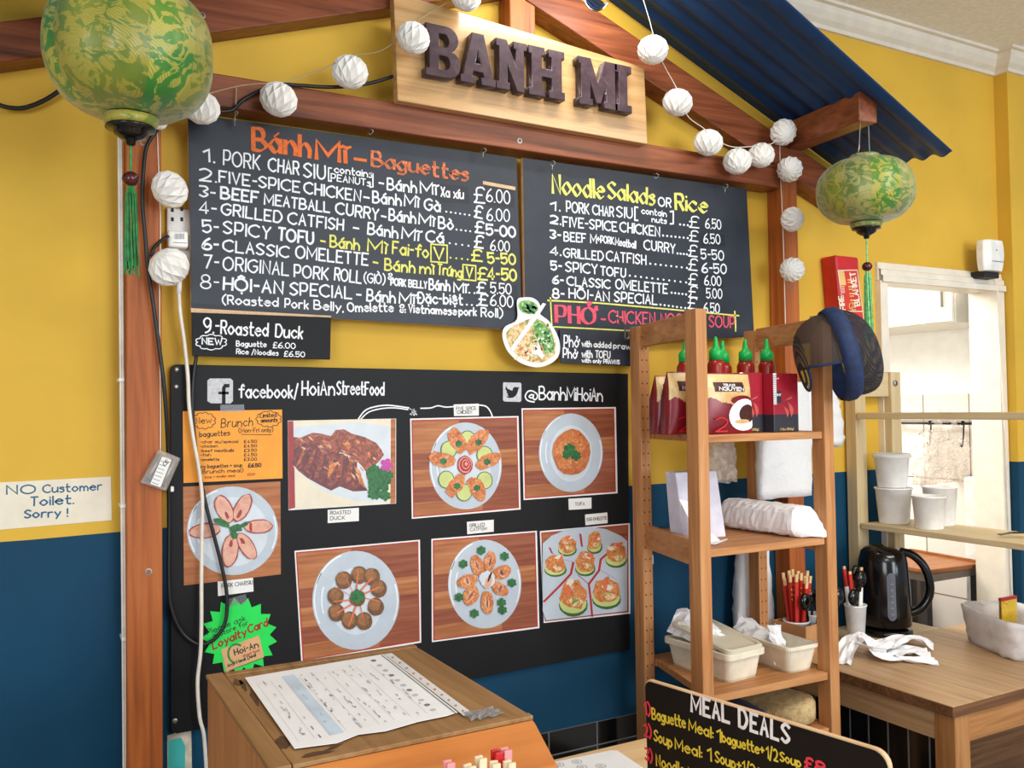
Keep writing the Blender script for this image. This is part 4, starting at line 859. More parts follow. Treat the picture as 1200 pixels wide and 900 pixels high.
t, m = photo('photo of grilled catfish pieces in a star with coriander leaves round the plate rim', [(505.5, 631.5), (629, 622), (632, 736), (506, 752.5)])
dish(m, 568, 684.5, 43, 52, 0.9, 0.9, False)
for cx, cy, rx, ry, ro in ((559.5, 663, 7.5, 13, -18), (574.5, 658, 7, 12, 12), (588, 671, 12, 8, -25), (548, 681, 12, 8, -15), (552, 698, 9, 12, 30), (586, 690, 11, 7, 30), (571, 706, 7.5, 14, -3)): blob(m, cx, cy, rx, ry, 'fry', ro, 0.07); blob(m, cx, cy, rx*0.35, ry*0.65, 'gloss', ro, 0.2, 9); blob(m, cx, cy, rx*0.14, ry*0.5, 'meat', ro, 0.2, 9)
blob(m, 571, 679, 9, 10, 'pplate2', 0, 0.1); blob(m, 572, 682, 4, 8, 'pork', 20, 0.2); blob(m, 574, 676, 1.4, 7, 'ink', 20, 0.2, 8)
for cx, cy in ((564, 645), (591.5, 652), (543, 661), (600, 683), (538, 700), (588, 706), (556, 719), (589, 715)): leaf(m, cx, cy, 5)
m.build('print', t)

t, m = photo('photo of egg omelette bites on cucumber slices with lines of red sauce', [(632.5, 622.5), (738, 613), (738.5, 719), (637, 730)])
F(m, [(636, 637), (646, 628), (662, 621), (690, 617), (710, 620), (728, 628), (735, 634), (735, 716), (640, 727), (636, 716)], 'pplate')
for pts in ([(644, 641), (647, 648), (660, 655), (672, 658)], [(680, 625), (682, 640)], [(672, 658), (669, 672), (656, 686), (637, 705)], [(677, 673), (690, 684), (692, 700), (694, 722)], [(690, 684), (702, 668), (704, 655), (712, 648)], [(704, 668), (722, 678), (735, 683)]):
    for a, bq in zip(pts, pts[1:]): F(m, [(a[0]-1.3, a[1]), (a[0]+1.3, a[1]+1), (bq[0]+1.3, bq[1]+1), (bq[0]-1.3, bq[1])], 'pred')
for cx, cy, rx, ry in ((665, 638, 11, 12), (697, 634, 9, 13), (722, 648, 13, 15), (651, 661, 13, 13), (686, 658, 12, 15), (672, 697, 17, 22), (711, 692, 17, 19)):
    blob(m, cx, cy+ry*0.55, rx, ry*0.62, 'cuker', 0, 0.02); blob(m, cx-0.5, cy+ry*0.45, rx-1, ry*0.55, 'cuke', 0, 0.02); blob(m, cx, cy, rx*0.92, ry*0.8, 'egg', rnd.uniform(-20, 20), 0.13, 14)
    for k in range(4): blob(m, cx+rnd.uniform(-0.5, 0.5)*rx, cy-ry*0.35+rnd.uniform(-0.4, 0.3)*ry, rx*0.36, ry*0.16, ('fry', 'gloss', 'cream', 'carrot')[k], rnd.uniform(0, 180), 0.25, 9)
    blob(m, cx+rx*0.2, cy+ry*0.35, rx*0.45, ry*0.25, 'noodle', 10, 0.2, 10)
m.build('print', t)

# ------------------------------------------------------------ caption cards
def card(label, q, lines, hpx, mat='ink', Y=PY-0.0006, name='caption_card', cat='label', cmat='paper', group='caption cards on the black panel'):
    P = [atY(x, y, Y) for x, y in q]
    t = thing(name, label, cat, (P[2]+P[3])/2, group)
    m = MB(); m.slab([P[3], P[2], P[1], P[0]], (0, -0.0006, 0), M[cmat]); m.build('card', t)
    m = MB()
    for s, a, bq in lines: wline(m, s, a, bq, hpx, Y-0.0010, M[mat], 0.6)
    m.build('lettering', t); return t
card('white caption card reading ROASTED DUCK', [(384, 597.5), (420.5, 595), (420.5, 610.5), (384, 613)], [('ROASTED', (387, 603), (411, 602)), ('DUCK', (387, 609.5), (404, 608.5))], 4)
card('white caption card reading FIVE SPICE CHICKEN', [(531.5, 474), (561, 473), (561, 487), (532, 487.5)], [('FIVE SPICE', (535, 480.5), (558, 480)), ('CHICKEN', (536, 485), (553, 484.5))], 3.6)
card('white caption card reading TOFA below the tofu photo', [(666, 584.5), (693, 583), (693, 596), (666.5, 597.5)], [('TOFA', (674, 592.5), (685, 592))], 3.6)
card('white caption card reading PORK CHARSIU below the pork photo', [(255, 681.5), (296.5, 677), (297, 693), (255.5, 698.5)], [('PORK CHARSIU', (260, 689), (296, 684.5))], 4.6)
card('white caption card reading GRILLED CATFISH', [(547, 611.5), (578.5, 609), (578.5, 623), (547.5, 626)], [('GRILLED', (550.5, 617.5), (568, 616.5)), ('CATFISH', (551, 622.5), (570, 621))], 3.6)
card('white caption card reading EGG OMELETTE at the top of the omelette photo', [(685.5, 603), (711.5, 600.5), (712, 613), (686, 615.5)], [('EGG OMELETTE', (688, 610.5), (711, 608.5))], 3.4)
# orange brunch notice
Y = PY-0.0020
t = card('orange card listing brunch baguettes and prices, taped to the black panel', [(214, 482), (330.5, 480), (331, 560.5), (215, 566)], [], 4, name='brunch_notice', cat='notice', cmat='orange', Y=Y, group=None)
L = Y-0.0010
I_ = M['ink']
m = MB(); cloud(m, 239, 493, 12, 8.5, 11, 0.8, L, I_); cloud(m, 315, 491, 13, 8.2, 11, 0.8, L, I_)
wline(m, 'New', (230, 496.5), (248, 495.5), 7, L, I_, 0.9); wline(m, 'Limited', (305, 489.5), (324, 488.5), 5, L, I_, 0.9); wline(m, 'amounts', (306, 495), (325, 494), 4.5, L, I_, 1.0)
wline(m, 'Brunch', (259, 501), (296, 499), 10, L, I_, 1.0, slant=0.15); wline(m, '(Mon-Fri only)', (280, 507), (320, 506), 5, L, I_, 0.8); pline(m, [(283, 509), (318, 509.5)], 0.8, L, I_)
wline(m, 'baguettes:', (234, 512), (270, 510), 6, L, I_, 0.9)
for k, (a, c) in enumerate((('-char siu/special', '£4.50'), ('-chicken', '£4.50'), ('-beef meatballs', '£3.50'), ('-fish', '£4.50'), ('-omelette', '£3.00'))):
    y = 519.5+k*5.2; wline(m, a, (235, y), (235+(44, 20, 39, 12, 22)[k], y-0.6), 3.4, L, I_, 0.62); wline(m, c, (286, y-0.4), (301, y-0.8), 3.2, L, I_, 0.7)
wline(m, 'any baguettes + soup', (233, 549), (284, 547), 4.2, L, I_, 0.75); wline(m, '£6.50', (291, 547.5), (306, 547), 4, L, I_, 1.1); wline(m, '(Brunch meal)', (234, 555), (285, 553), 4.2, L, I_, 0.75)
wline(m, 'Soup + smaller meal', (240, 560.5), (275, 558.5), 2.6, L, M['inkr'], 0.5); wline(m, '£5.00', (290, 557.5), (299, 557), 2.6, L, M['inkr'], 0.5)
m.build('lettering', t)
m = MB(); flat(m, [(258, 474.5), (286, 474), (286.5, 482.5), (258, 483)], Y-0.0012, M['tape']); m.build('tape', t)
# green starburst
Y = PY-0.0030
cx, cy = 280.5, 745.5
tips = [(240, 724), (232, 738) , (231, 746), (244, 726)]
star = []
n = 17
for i in range(2*n):
    a = R(-98+i*180/n); r = 1.0 if i % 2 == 0 else 0.80
    star.append((cx+44.5*r*math.cos(a), cy+46*r*math.sin(a)))
t = thing('loyalty_sign', 'bright green starburst sign asking about the loyalty card, behind the counter box', 'sign', atY(280, 792, Y))
m = MB(); m.slab([atY(x, y, Y) for x, y in star], (0, -0.0008, 0), M['green']); m.build('starburst', t)
L = Y-0.0012
m = MB(); wline(m, 'Please ask', (243.5, 744), (288, 727), 6.5, L, I_, 0.8); wline(m, 'in store for', (251, 748), (291, 732), 5.5, L, I_, 0.8); m.build('lettering', t)
m = MB(); wline(m, 'Loyalty', (250, 761), (289, 744), 9, L, M['inkr'], 1.8, slant=0.15); wline(m, 'Card', (292, 742), (314, 733), 9, L, M['inkr'], 1.8, slant=0.15); m.build('lettering', t, label='brown-red lettering')
m = MB(); q = [(259, 761), (303.5, 744.5), (309.5, 770), (265, 788)]; m.slab([atY(x, y, L) for x, y in q], (0, -0.0005, 0), M['kraft']); cd_ = m.build('loyalty_card', t, label='kraft card with a green ring')
m = MB(); L2 = L-0.0009
pline(m, oval(277, 766, 9.5, 11, 24, 0, 100, 300), 2.2, L2, M['tassel']); wline(m, 'Hoi-An', (275.5, 768), (303, 758), 7, L2, I_, 1.2); wline(m, 'street food', (285, 770), (304, 763), 2.8, L2, M['inkr'], 0.5)
wline(m, 'Any Meal Deal', (267, 782), (300, 769), 4, L2, I_, 0.8); pline(m, [(268, 786), (308, 771)], 0.7, L2, I_); m.build('lettering', cd_)
m = MB(); flat(m, [(267, 702), (288, 696), (290, 706), (268, 711)], L-0.0003, M['tape']); m.build('tape', t)
# no customer toilet notice on the yellow wall
Y = WY-0.001
t = card('handwritten NO Customer Toilet notice on the left of the yellow wall', [(-2, 565.5), (130, 558.5), (131, 609.5), (-2, 621)], [], 4, name='toilet_notice', cat='notice', cmat='cream', Y=Y, group=None)
L = Y-0.0010
m = MB(); B_ = M['inkb']
wline(m, 'NO', (8, 579), (41, 578), 10, L, B_, 1.7); wline(m, 'Customer', (51, 577.5), (119, 574), 9, L, B_, 1.6); wline(m, 'Toilet.', (36, 593), (86, 590), 10, L, B_, 1.8); wline(m, 'Sorry !', (29, 607), (79, 605), 9, L, B_, 1.8)
m.build('lettering', t)

# ============================================================ LANTERNS, LIGHTS, CABLES
def lantern(label, c, r, h, ribs, silkmats, cap_tilt, bead_z, tassel, tl, top, ang):
    """c: centre of the silk body; r, h: half width and half height"""
    c = Vector(c); t = thing('silk_lantern', label, 'lantern', c, 'green silk lanterns')
    rows = []; n = ribs*6; mats = []
    for i in range(25):
        v = -1+2*i/24; z = v*h
        rr = r*(0.30+0.70*math.sqrt(max(0, 1-abs(v)**2.3))) if abs(v) < 1 else r*0.30
        row = []
        for k in range(n):
            q = (k % 6)/6; sc = 1-0.045*(1-abs(math.sin(PI*q)))*math.cos(v*1.2)+0.012
            a = 2*PI*k/n+ang; row.append(c+Vector((rr*sc*math.cos(a), rr*sc*math.sin(a), z)))
        rows.append(row)
    m = MB()
    b = 0
    for i in range(24):
        for k in range(n):
            k2 = (k+1) % n; m.face([rows[i][k], rows[i][k2], rows[i+1][k2], rows[i+1][k]], silkmats[(k//6) % len(silkmats)])
    body = m.build('silk_shade', t, smooth=True)
    m = MB(); m.lathe(c, [(r*0.30, -h*1.02), (r*0.335, -h*1.03), (r*0.315, -h*1.13), (r*0.295, -h*1.17), (r*0.27, -h*1.17)], silkmats[0], 28); m.build('bottom_collar', t, smooth=True)
    m = MB(); m.lathe(c, [(r*0.27, h*1.14), (r*0.295, h*1.14), (r*0.32, h*1.08), (r*0.30, h*1.0)], silkmats[0], 28, cap=False); m.build('top_collar', t, smooth=True)
    zz = -h*1.17
    m = MB(); m.lathe(c, [(r*0.29, zz), (r*0.30, zz-r*0.03), (r*0.21, zz-r*0.05), (r*0.20, zz-r*0.10), (r*0.13, zz-r*0.15), (r*0.065, zz-r*0.17), (r*0.055, zz-r*0.23), (r*0.03, zz-r*0.24)], M['blackp'], 24); m.build('base_cap', t, smooth=True)
    zb = bead_z-c.z
    m = MB(); m.tube([c+Vector((0, 0, zz-r*0.23)), c+Vector((0, 0, zb))], 0.0022, tassel, 6); m.build('cord', t)
    m = MB(); m.ball(c+Vector((0, 0, zb)), 0.0145, M['bead'], 16, 10, (1, 1, 0.92)); m.build('bead', t, smooth=True)
    m = MB(); lr = random.Random(3)
    for k in range(46):
        a = lr.uniform(0, 2*PI); q = math.sqrt(lr.random()); e = lr.uniform(0.85, 1.0)
        m.tube([c+Vector((0.004*q*math.cos(a), 0.004*q*math.sin(a), zb-0.012)), c+Vector((0.010*q*math.cos(a), 0.010*q*math.sin(a), zb-0.03)), c+Vector((0.012*q*math.cos(a+.2), 0.012*q*math.sin(a+.2), zb-tl*0.6)), c+Vector((0.014*q*math.cos(a+.4), 0.014*q*math.sin(a+.4), zb-tl*e))], 0.0011, tassel, 4, cap=False)
    m.build('tassel', t)
    m = MB(); tp = Vector(top); w_ = r*0.14
    m.tube(smooth_path([c+Vector((-r*0.27, 0, h*1.12)), c+Vector((-w_*1.2, 0, h*1.32)), tp+Vector((-0.016, 0, -0.004)), tp+Vector((0, 0, 0.003)), tp+Vector((0.016, 0, -0.004)), c+Vector((w_*1.2, 0, h*1.32)), c+Vector((r*0.27, 0, h*1.12))], 5), 0.0017, M['steel'], 6); m.build('hanging_wire', t)
    return t
c1 = atY(153, 62, 1.66); lantern('big green and gold silk lantern hanging in front of the left post', c1, 0.139, 0.112, 10, [M['silk'], M['silk'], M['silkg'], M['silk'], M['silkg']], 0, atY(155, 210, 1.66).z, M['tassel'], 0.17, (c1.x-0.03, 1.66, 2.362), 0.45)
c2 = atY(1014, 224, 1.715); lantern('smaller pale green silk lantern hanging from the right-hand eaves beam', c2, 0.133, 0.090, 10, [M['silkp'], M['silkg'], M['silkp'], M['silkp'], M['silk']], 0, atY(1022, 313, 1.715).z, M['tassel2'], 0.22, (c2.x, 1.712, 2.385), 0.2)

# pleated paper balls on the string of lights
def pleat_ball(r):
    n, m_ = 12, 6; rows = []
    for j in range(m_+1):
        th = PI*(0.04+0.92*j/m_); row = []
        for k in range(2*n):
            a = PI*k/n; z = 1 if (k+j) % 2 else -1
            rr = r*(1+0.095*z*math.sin(th)**0.5); row.append((rr*math.sin(th)*math.cos(a), rr*math.sin(th)*math.sin(a), r*0.97*math.cos(th)))
        rows.append(row)
    mb = MB()
    for i in range(m_):
        for k in range(2*n):
            k2 = (k+1) % (2*n); a, b_, c_, d_ = rows[i][k], rows[i][k2], rows[i+1][k2], rows[i+1][k]
            if (k+i) % 2: mb.face([a, b_, c_], M['pleat']); mb.face([a, c_, d_], M['pleat'])
            else: mb.face([a, b_, d_], M['pleat']); mb.face([b_, c_, d_], M['pleat'])
    mb.face(rows[0], M['pleat']); mb.face(rows[-1][::-1], M['pleat']); return mb
balls = [
 ((326.5, 116.5), 20.5, 1.975, 20, 'white pleated paper ball on the beam above the orange chalk heading'), ((236, 126), 20, 1.975, -15, 'white pleated paper ball peeking out from behind the big lantern, over the board corner'),
 ((410, 84.5), 20, 1.975, 10, 'white pleated paper ball left of the oak sign, below the thin wire'), ((484.5, 44.5), 18.5, 1.935, -30, 'white pleated paper ball hanging over the left end of the oak sign'),
 ((546, -4), 17, 1.935, 5, 'white pleated paper ball cut by the top edge above the oak sign'), ((765, 58.5), 17, 1.935, 8, 'white pleated paper ball at the upper right corner of the oak sign'),
 ((794, 120), 16.5, 1.975, 0, 'white pleated paper ball on the yellow gable just right of the oak sign'), ((830, 167), 16, 1.975, -8, 'white pleated paper ball at the top of the beam, left of a touching pair'),
 ((864, 189), 15.5, 1.975, 15, 'lower left paper ball of the touching pair on the beam'), ((892, 182), 14.5, 1.975, 25, 'upper right paper ball of the touching pair on the beam'),
 ((918, 155), 14.5, 1.965, 60, 'white pleated paper ball turned sideways where rafter and post meet'), ((925.5, 198.5), 14, 1.985, 70, 'uppermost white paper ball on the right-hand post, just below the rafter'),
 ((928.5, 257), 13.5, 1.985, 80, 'white paper ball half way down the right-hand post, level with the noodle board'), ((928.5, 316), 13.5, 1.985, 85, 'lowest white paper ball on the right-hand post, left of the fire blanket box'),
 ((199, 222), 20.5, 1.985, 55, 'white paper ball beside the top of the left post, above the power socket'), ((198, 313), 22, 1.985, -50, 'white paper ball on the left post below the power plug'),
 ((186, 143), 9, 2.0, 15, 'small white paper ball hidden behind the bottom of the big lantern')]
proto = None
for (px, py), rp, Y, tilt, lab in balls:
    p = atY(px, py, Y); rad = rp/FOC*((p-CAM).dot(FW))
    if proto is None:
        proto = pleat_ball(0.04).build('paper_ball_light'); o = proto
    else: o = proto.copy(); COL.objects.link(o)
    o.location = p; o.scale = (rad/0.04,)*3; o.rotation_euler = (R(rnd.uniform(-12, 12)+(10 if abs(tilt) < 40 else 0)), R(tilt), rnd.uniform(0, 3))
    tag(o, lab, 'paper light', 'pleated paper ball lights')
def cable(name, label, pts, r, mat, cat='cable', group=None, k=6, n=8):
    m = MB(); m.tube(smooth_path(pts, k), r, mat, n); o = m.build(name, smooth=True, loc=pts[-1]); return tag(o, label, cat, group)
def pp(l, Y): return [atY(p[0], p[1], p[2] if len(p) > 2 else Y) for p in l]
cable('light_wire', 'thin wire looping from paper ball to paper ball above the left board and sign', pp([(236, 112), (284, 100), (326, 97), (345, 93), (380, 80), (410, 66), (445, 60), (470, 43), (486, 27), (515, 8), (546, -8)], 1.968), 0.0013, M['wire'])
cable('light_wire', 'thin white wire dropping through the paper balls right of the sign to the rafter joint', pp([(752, -6), (760, 20), (766, 42), (776, 72), (789, 96), (797, 112), (806, 136), (824, 150), (842, 165), (858, 172), (877, 172), (893, 170), (905, 168), (913, 160)], 1.955), 0.0013, M['cordwhite'])
cable('light_wire', 'thin white wire running down the right-hand post', pp([(914, 160), (914, 185), (915, 215), (917, 255), (918.5, 300), (919.5, 340), (920.5, 385)], 2.03), 0.0013, M['cordwhite'])
cable('light_wire', 'thin white wire running down the face of the left post to the battery box', pp([(184, 150), (186, 200), (188, 260), (187, 330), (187, 400), (188, 470), (188, 530)], 2.032), 0.0012, M['cordwhite'])
cable('power_cable', 'black cable sagging across the yellow wall at far left behind the big lantern', pp([(-6, 121), (10, 126), (30, 126), (55, 116), (80, 98), (110, 70), (150, 55)], 2.08), 0.0048, M['cordblack'])
cable('power_cable', 'black cable running over the beam and behind the oak sign', pp([(228, 134, 2.03), (252, 131, 2.015), (272, 129, 2.014), (285, 117, 2.014), (310, 104, 2.012), (325, 99, 2.012), (350, 100, 2.013), (380, 102, 2.014), (410, 101, 2.015), (440, 96, 2.015), (470, 86, 2.026)], 2.0), 0.0044, M['cordblack'])
cable('power_cable', 'black cable hanging down the left post and looping over the green starburst', pp([(192, 140, 2.02), (184, 152, 2.02), (172, 172, 2.02), (168, 200, 2.018), (167, 240, 2.018), (170, 275, 2.018), (173, 310, 2.018), (180, 360, 2.018), (187, 410, 2.018), (192, 450, 2.02), (195, 490, 2.03), (197, 530, 2.05), (198, 600, 2.068), (198, 690, 2.07), (203, 720, 2.07), (215, 743, 2.07), (233, 755, 2.065), (250, 750, 2.065), (262, 734, 2.065), (266, 715, 2.065), (265, 690, 2.065), (259, 660, 2.065), (250, 625, 2.065), (241, 590, 2.065), (232, 545, 2.065), (227, 505, 2.065), (225.5, 470, 2.066), (227, 440, 2.068), (231, 412, 2.068)], 2.0), 0.0042, M['cordblack'])
cable('power_cable', 'white cable hanging from the plug past the orange notice down behind the box', pp([(209.5, 338, 2.06), (211, 365, 2.06), (216, 400, 2.062), (220, 440, 2.062), (221.5, 475, 2.062), (226, 510, 2.060), (233, 550, 2.060), (237, 585, 2.060), (236.5, 630, 2.060), (236, 680, 2.060), (236, 730, 2.058), (235, 765, 2.058), (231.5, 800, 2.058), (234, 840, 2.058), (239, 862, 2.058), (242, 905, 2.058)], 2.0), 0.0042, M['cordwhite'])
cable('power_cable', 'short black lead from the plug to the left post', pp([(197, 277, 2.045), (190, 281, 2.03), (181, 290, 2.022), (177, 300, 2.02)], 2.0), 0.0036, M['cordblack'])
# white conduit pair along the left edge of the post
t = thing('wall_conduit', 'pair of thin white cables clipped along the left edge of the timber post', 'cable', (0.17, WY, 0))
m = MB()
for dx in (0, 3.0):
    P0 = [atY(138.8+dx+(6.4*(y-140)/760), y, 2.058) for y in range(140, 1000, 60)]; m.tube(P0, 0.0027, M['cordwhite'], 8)
m.build('cable_pair', t, smooth=True)
for x, y in ((142.5, 445), (144.5, 593), (146, 749)):
    p = atY(x, y, 2.056); m = MB(); m.box(p.x-0.006, p.x+0.006, 2.052, WY-0.001, p.z-0.004, p.z+0.004, M['plastic']); m.build('clip', t, bevel=0.0015)
# double socket with plug beside the left board
p = atY(208, 265, WY)
t = thing('power_socket', 'white double power socket on the yellow wall between post and board', 'socket', (p.x, WY, p.z))
m = MB(); a = atY(195.5, 243, 2.088); c = atY(230, 318, 2.088); m.box(a.x, c.x, 2.088, WY-0.0005, c.z, a.z, M['plastic']); m.build('face_plate', t, bevel=0.003)
m = MB()
for x, y in ((202, 246), (202, 257), (213, 245), (213, 257)):
    q = atY(x, y, 2.0876); m.box(q.x-0.003, q.x+0.003, 2.0872, 2.0885, q.z-0.0045, q.z+0.0045, M['ink'])
m.build('pin_slot', t)
t = thing('power_plug', 'white moulded plug with a printed label pushed into the wall socket', 'plug', tuple(atY(208, 290, 2.07)))
a = atY(196.5, 269, 2.055); c = atY(221, 291, 2.055); m = MB(); m.box(a.x, c.x, 2.055, 2.0865, c.z, a.z, M['plastic']); m.build('plug_body', t, bevel=0.006, seg=3)
m = MB(); L = 2.0545
for k in range(9): pline(m, [(205+k*1.3, 274), (205+k*1.3, 280)], 0.6, L, M['inkg'])
pline(m, [(203, 284), (219, 285)], 0.8, L, M['inkg']); m.build('label', t)
m = MB(); q = atY(209.5, 336, 2.06); m.lathe((q.x, 2.06, q.z), [(0.005, -0.016), (0.0065, 0), (0.0065, 0.012), (0.0075, 0.016)], M['plastic'], 12); tag(m.build('cable_grommet', smooth=True, loc=(q.x, 2.06, q.z)), 'ribbed white cable end hanging under the lower paper ball', 'plug')
# battery box on the post
q = [(186.5, 526.5), (212, 537), (195, 576), (164.5, 566)]
BY_ = 2.022
t = thing('battery_box', 'clear plastic battery box with a white label tilted on the left post', 'battery box', tuple(atY(188, 576, BY_)))
P = [atY(x, y, 2.012) for x, y in q]
m = MB(); m.slab(P, (0, 0.021, 0), M['clear']); m.build('case', t, bevel=0.003)
cc = (P[0]+P[1]+P[2]+P[3])/4; ax = ((P[3]-P[0])+(P[2]-P[1])).normalized(); sx_ = (P[1]-P[0]).normalized()
for k in (-1, 0, 1):
    m = MB(); o_ = cc+sx_*(0.015*k)+Vector((0, 0.0115, 0)); m.tube([o_-ax*0.030, o_+ax*0.025], 0.0066, M['steel' if k else 'gold'], 10); m.tube([o_+ax*0.025, o_+ax*0.032], 0.0066, M['inkb'], 10); m.build('battery', t, smooth=True)
m = MB(); L = 2.0112
flat(m, [(190, 535), (201, 539), (188, 571), (176, 567)], L, M['paper']); 
for k in range(7): pline(m, [(188.6-k*1.75, 540+k*4.2), (196-k*1.75, 542.6+k*4.2)], 0.7, L-0.0003, M['inkg'])
wline(m, 'CE', (193.5, 546), (198.5, 541), 4, L-0.0003, M['ink'], 0.8); m.build('label', t)
m = MB(); p = atY(200, 573, 2.07); m.box(p.x-0.006, p.x+0.006, 2.062, 2.0815, p.z-0.006, p.z+0.006, M['plastic']); tag(m.build('cable_clip', bevel=0.002, loc=p), 'tiny white clip on the black panel edge beside the battery box', 'clip')

# fire blanket box
fa, fb, fc, fd = (963, 303), (1003, 303), (1014, 390), (978, 390)
FB = 2.035
tl, tr = atY(963.5, 303, 2.07), atY(1003.5, 301, FB); bl_, br_ = atY(977, 395, 2.07), atY(1016, 395, FB)
x0, x1 = atY(982, 303, FB).x, tr.x+0.014
zt, zb_ = 1.58+(tr.z-1.58), 1.80
t = thing('fire_blanket_box', 'red wall box lettered FIRE BLANKET left of the doorway', 'fire blanket', (x0, WY, zb_))
m = MB(); m.hexa([(x0+0.012, FB, zb_), (x1+0.012, FB, zb_), (x1+0.012, WY-0.001, zb_), (x0+0.012, WY-0.001, zb_), (x0-0.012, FB, zt), (x1-0.002, FB, zt), (x1-0.002, WY-0.001, zt), (x0-0.012, WY-0.001, zt)], M['red']); m.build('case', t, bevel=0.008, seg=3)
L = FB-0.0008
m = MB(); flat(m, [(982, 317), (1004.5, 316.5), (1012.5, 376), (990, 375)], L, M['redlab']); flat(m, [(982.6, 317.8), (989, 317.4), (991.6, 334), (984.4, 334.4)], L-0.0003, M['gold'])
pline(m, [(982, 317), (1004.5, 316.5), (1012.5, 376), (990, 375), (982, 317)], 0.7, L-0.0004, M['cream'])
pline(m, [(988, 364.5), (1010.8, 365)], 0.7, L-0.0004, M['cream'])
for k in range(5): pline(m, [(993.4+k*1.2, 328+k*8.0), (998+k*1.1, 328+k*8)], 1.0, L-0.0004, M['gold']); pline(m, [(993.7+k*1.2, 331+k*8.0), (998.4+k*1.1, 331+k*8)], 0.8, L-0.0004, M['gold'])
pline(m, oval(997.5, 358.5, 2.4, 3.4, 12)+[(999.9, 358.5)], 0.7, L-0.0004, M['gold'])
flat(m, oval(992, 369, 3.4, 2.8, 10), L-0.0004, M['gold'])
def vert_text(mb, s, a, bq, hpx, Y, mat, wpx):
    """lettering that runs up the wall"""
    p = atY(a[0], a[1], Y); q_ = atY(bq[0], bq[1], Y); ex = (q_-p).normalized(); ey = Vector((-abs(ex.z), 0, ex.x)) ; k = (atY(a[0]+10, a[1], Y)-p).length/10
    write(mb, s, p, ex, ey, Vector((0, -1, 0)), (q_-p).length, hpx*k, mat, wpx*k)
vert_text(m, 'FIRE', (990.5, 363), (988, 346.5), 5.4, L-0.0005, M['cream'], 1.1); vert_text(m, 'BLANKET', (1008, 357.5), (1002, 319), 6.0, L-0.0005, M['cream'], 1.2)
flat(m, [(984.6, 335.6), (989.6, 335.2), (990.2, 343.8), (985.6, 344.2)], L-0.0004, M['cream'])
for k in range(6): pline(m, [(985+k*0.1, 336.5+k*1.4), (989.5+k*0.1, 336.3+k*1.4)], 0.6, L-0.0005, M['redlab'])
m.build('label', t, label='red label with cream vertical lettering')
# motion sensor above the doorway corner
p = atY(1170, 318, 2.03)
t = thing('motion_sensor', 'white motion sensor on the yellow wall above the right corner of the doorway', 'sensor', (p.x, 2.04, p.z))
x0, x1 = atY(1157, 300, 2.0).x, atY(1181.5, 300, 2.0).x; zt, zb_ = atY(1170, 281, 2.0).z, atY(1170, 317, 2.0).z
m = MB(); rows = []
for i in range(9):
    k = i/8; z = zt+(zb_-zt)*k; d = 0.030+0.012*math.sin(PI*(0.25+0.6*k)); sxx = 1-0.12*abs(k-0.45)**2*4
    cxx = (x0+x1)/2; hw = (x1-x0)/2*sxx
    rows.append([(cxx-hw, 2.042, z), (cxx-hw, 2.042-d*0.6, z), (cxx-hw*0.6, 2.042-d, z), (cxx+hw*0.6, 2.042-d, z), (cxx+hw, 2.042-d*0.6, z), (cxx+hw, 2.042, z)])
m.grid(rows, M['plastic']); m.face(rows[0], M['plastic']); m.face(rows[-1], M['plastic']); m.build('case', t, bevel=0.003)
m = MB(); q = atY(1168.5, 293, 1.998); m.box(q.x-0.003, q.x+0.003, 1.9985, 2.001, q.z-0.002, q.z+0.002, M['red']); m.box((x0+x1)/2-0.032, (x0+x1)/2+0.032, 1.9988, 2.002, zt-0.082, zt-0.080, M['inkg']); m.build('indicator', t)
m = MB(); m.box(x0+0.03, x1-0.01, 2.03, 2.10, zb_-0.022, zb_+0.004, M['ink']); m.build('bracket', t, bevel=0.003)
cable('sensor_wire', 'thin white wire running from the motion sensor down the door casing', pp([(1160, 320, 2.07), (1165, 326, 2.07), (1168.5, 340, 2.07), (1170, 380, 2.07), (1173, 430, 2.07), (1176, 480, 2.07), (1179, 530, 2.07), (1181, 580, 2.07), (1184, 650, 2.07), (1187, 720, 2.07)], 2.0), 0.0022, M['cordwhite'])
# bare glass bulb under the ridge
p = atY(699, -6, 1.72)
t = thing('glass_bulb', 'clear glass light bulb hanging under the roof above the oak sign', 'light bulb', p)
m = MB(); m.lathe(p, [(0.003, -0.036), (0.014, -0.034), (0.026, -0.024), (0.031, -0.006), (0.029, 0.010), (0.020, 0.028), (0.014, 0.042), (0.0135, 0.052)], M['glass'], 24); m.build('bulb_glass', t, smooth=True)
m = MB(); m.lathe(p, [(0.016, 0.048), (0.019, 0.052), (0.019, 0.095), (0.006, 0.105)], M['blackp'], 16); m.build('lamp_holder', t, smooth=True)
m = MB(); m.tube(smooth_path([p+Vector((-0.006, 0, 0.045)), p+Vector((-0.007, 0, 0.0)), p+Vector((0, 0, 0.012)), p+Vector((0.007, 0, 0.0)), p+Vector((0.006, 0, 0.045))], 4), 0.0009, M['steel'], 5); m.build('filament', t)
m = MB(); m.tube([p+Vector((0, 0, 0.10)), Vector((p.x, p.y, 2.86))], 0.0028, M['cordblack'], 8); m.build('flex', t)
# the strip lamp further along under the ridge, above the frame
area('ridge_strip_light', (1.27, 1.735, 2.735), (1.24, 2.02, 2.42), 0.42, 0.05, 4.2, (1, 0.97, 0.93))

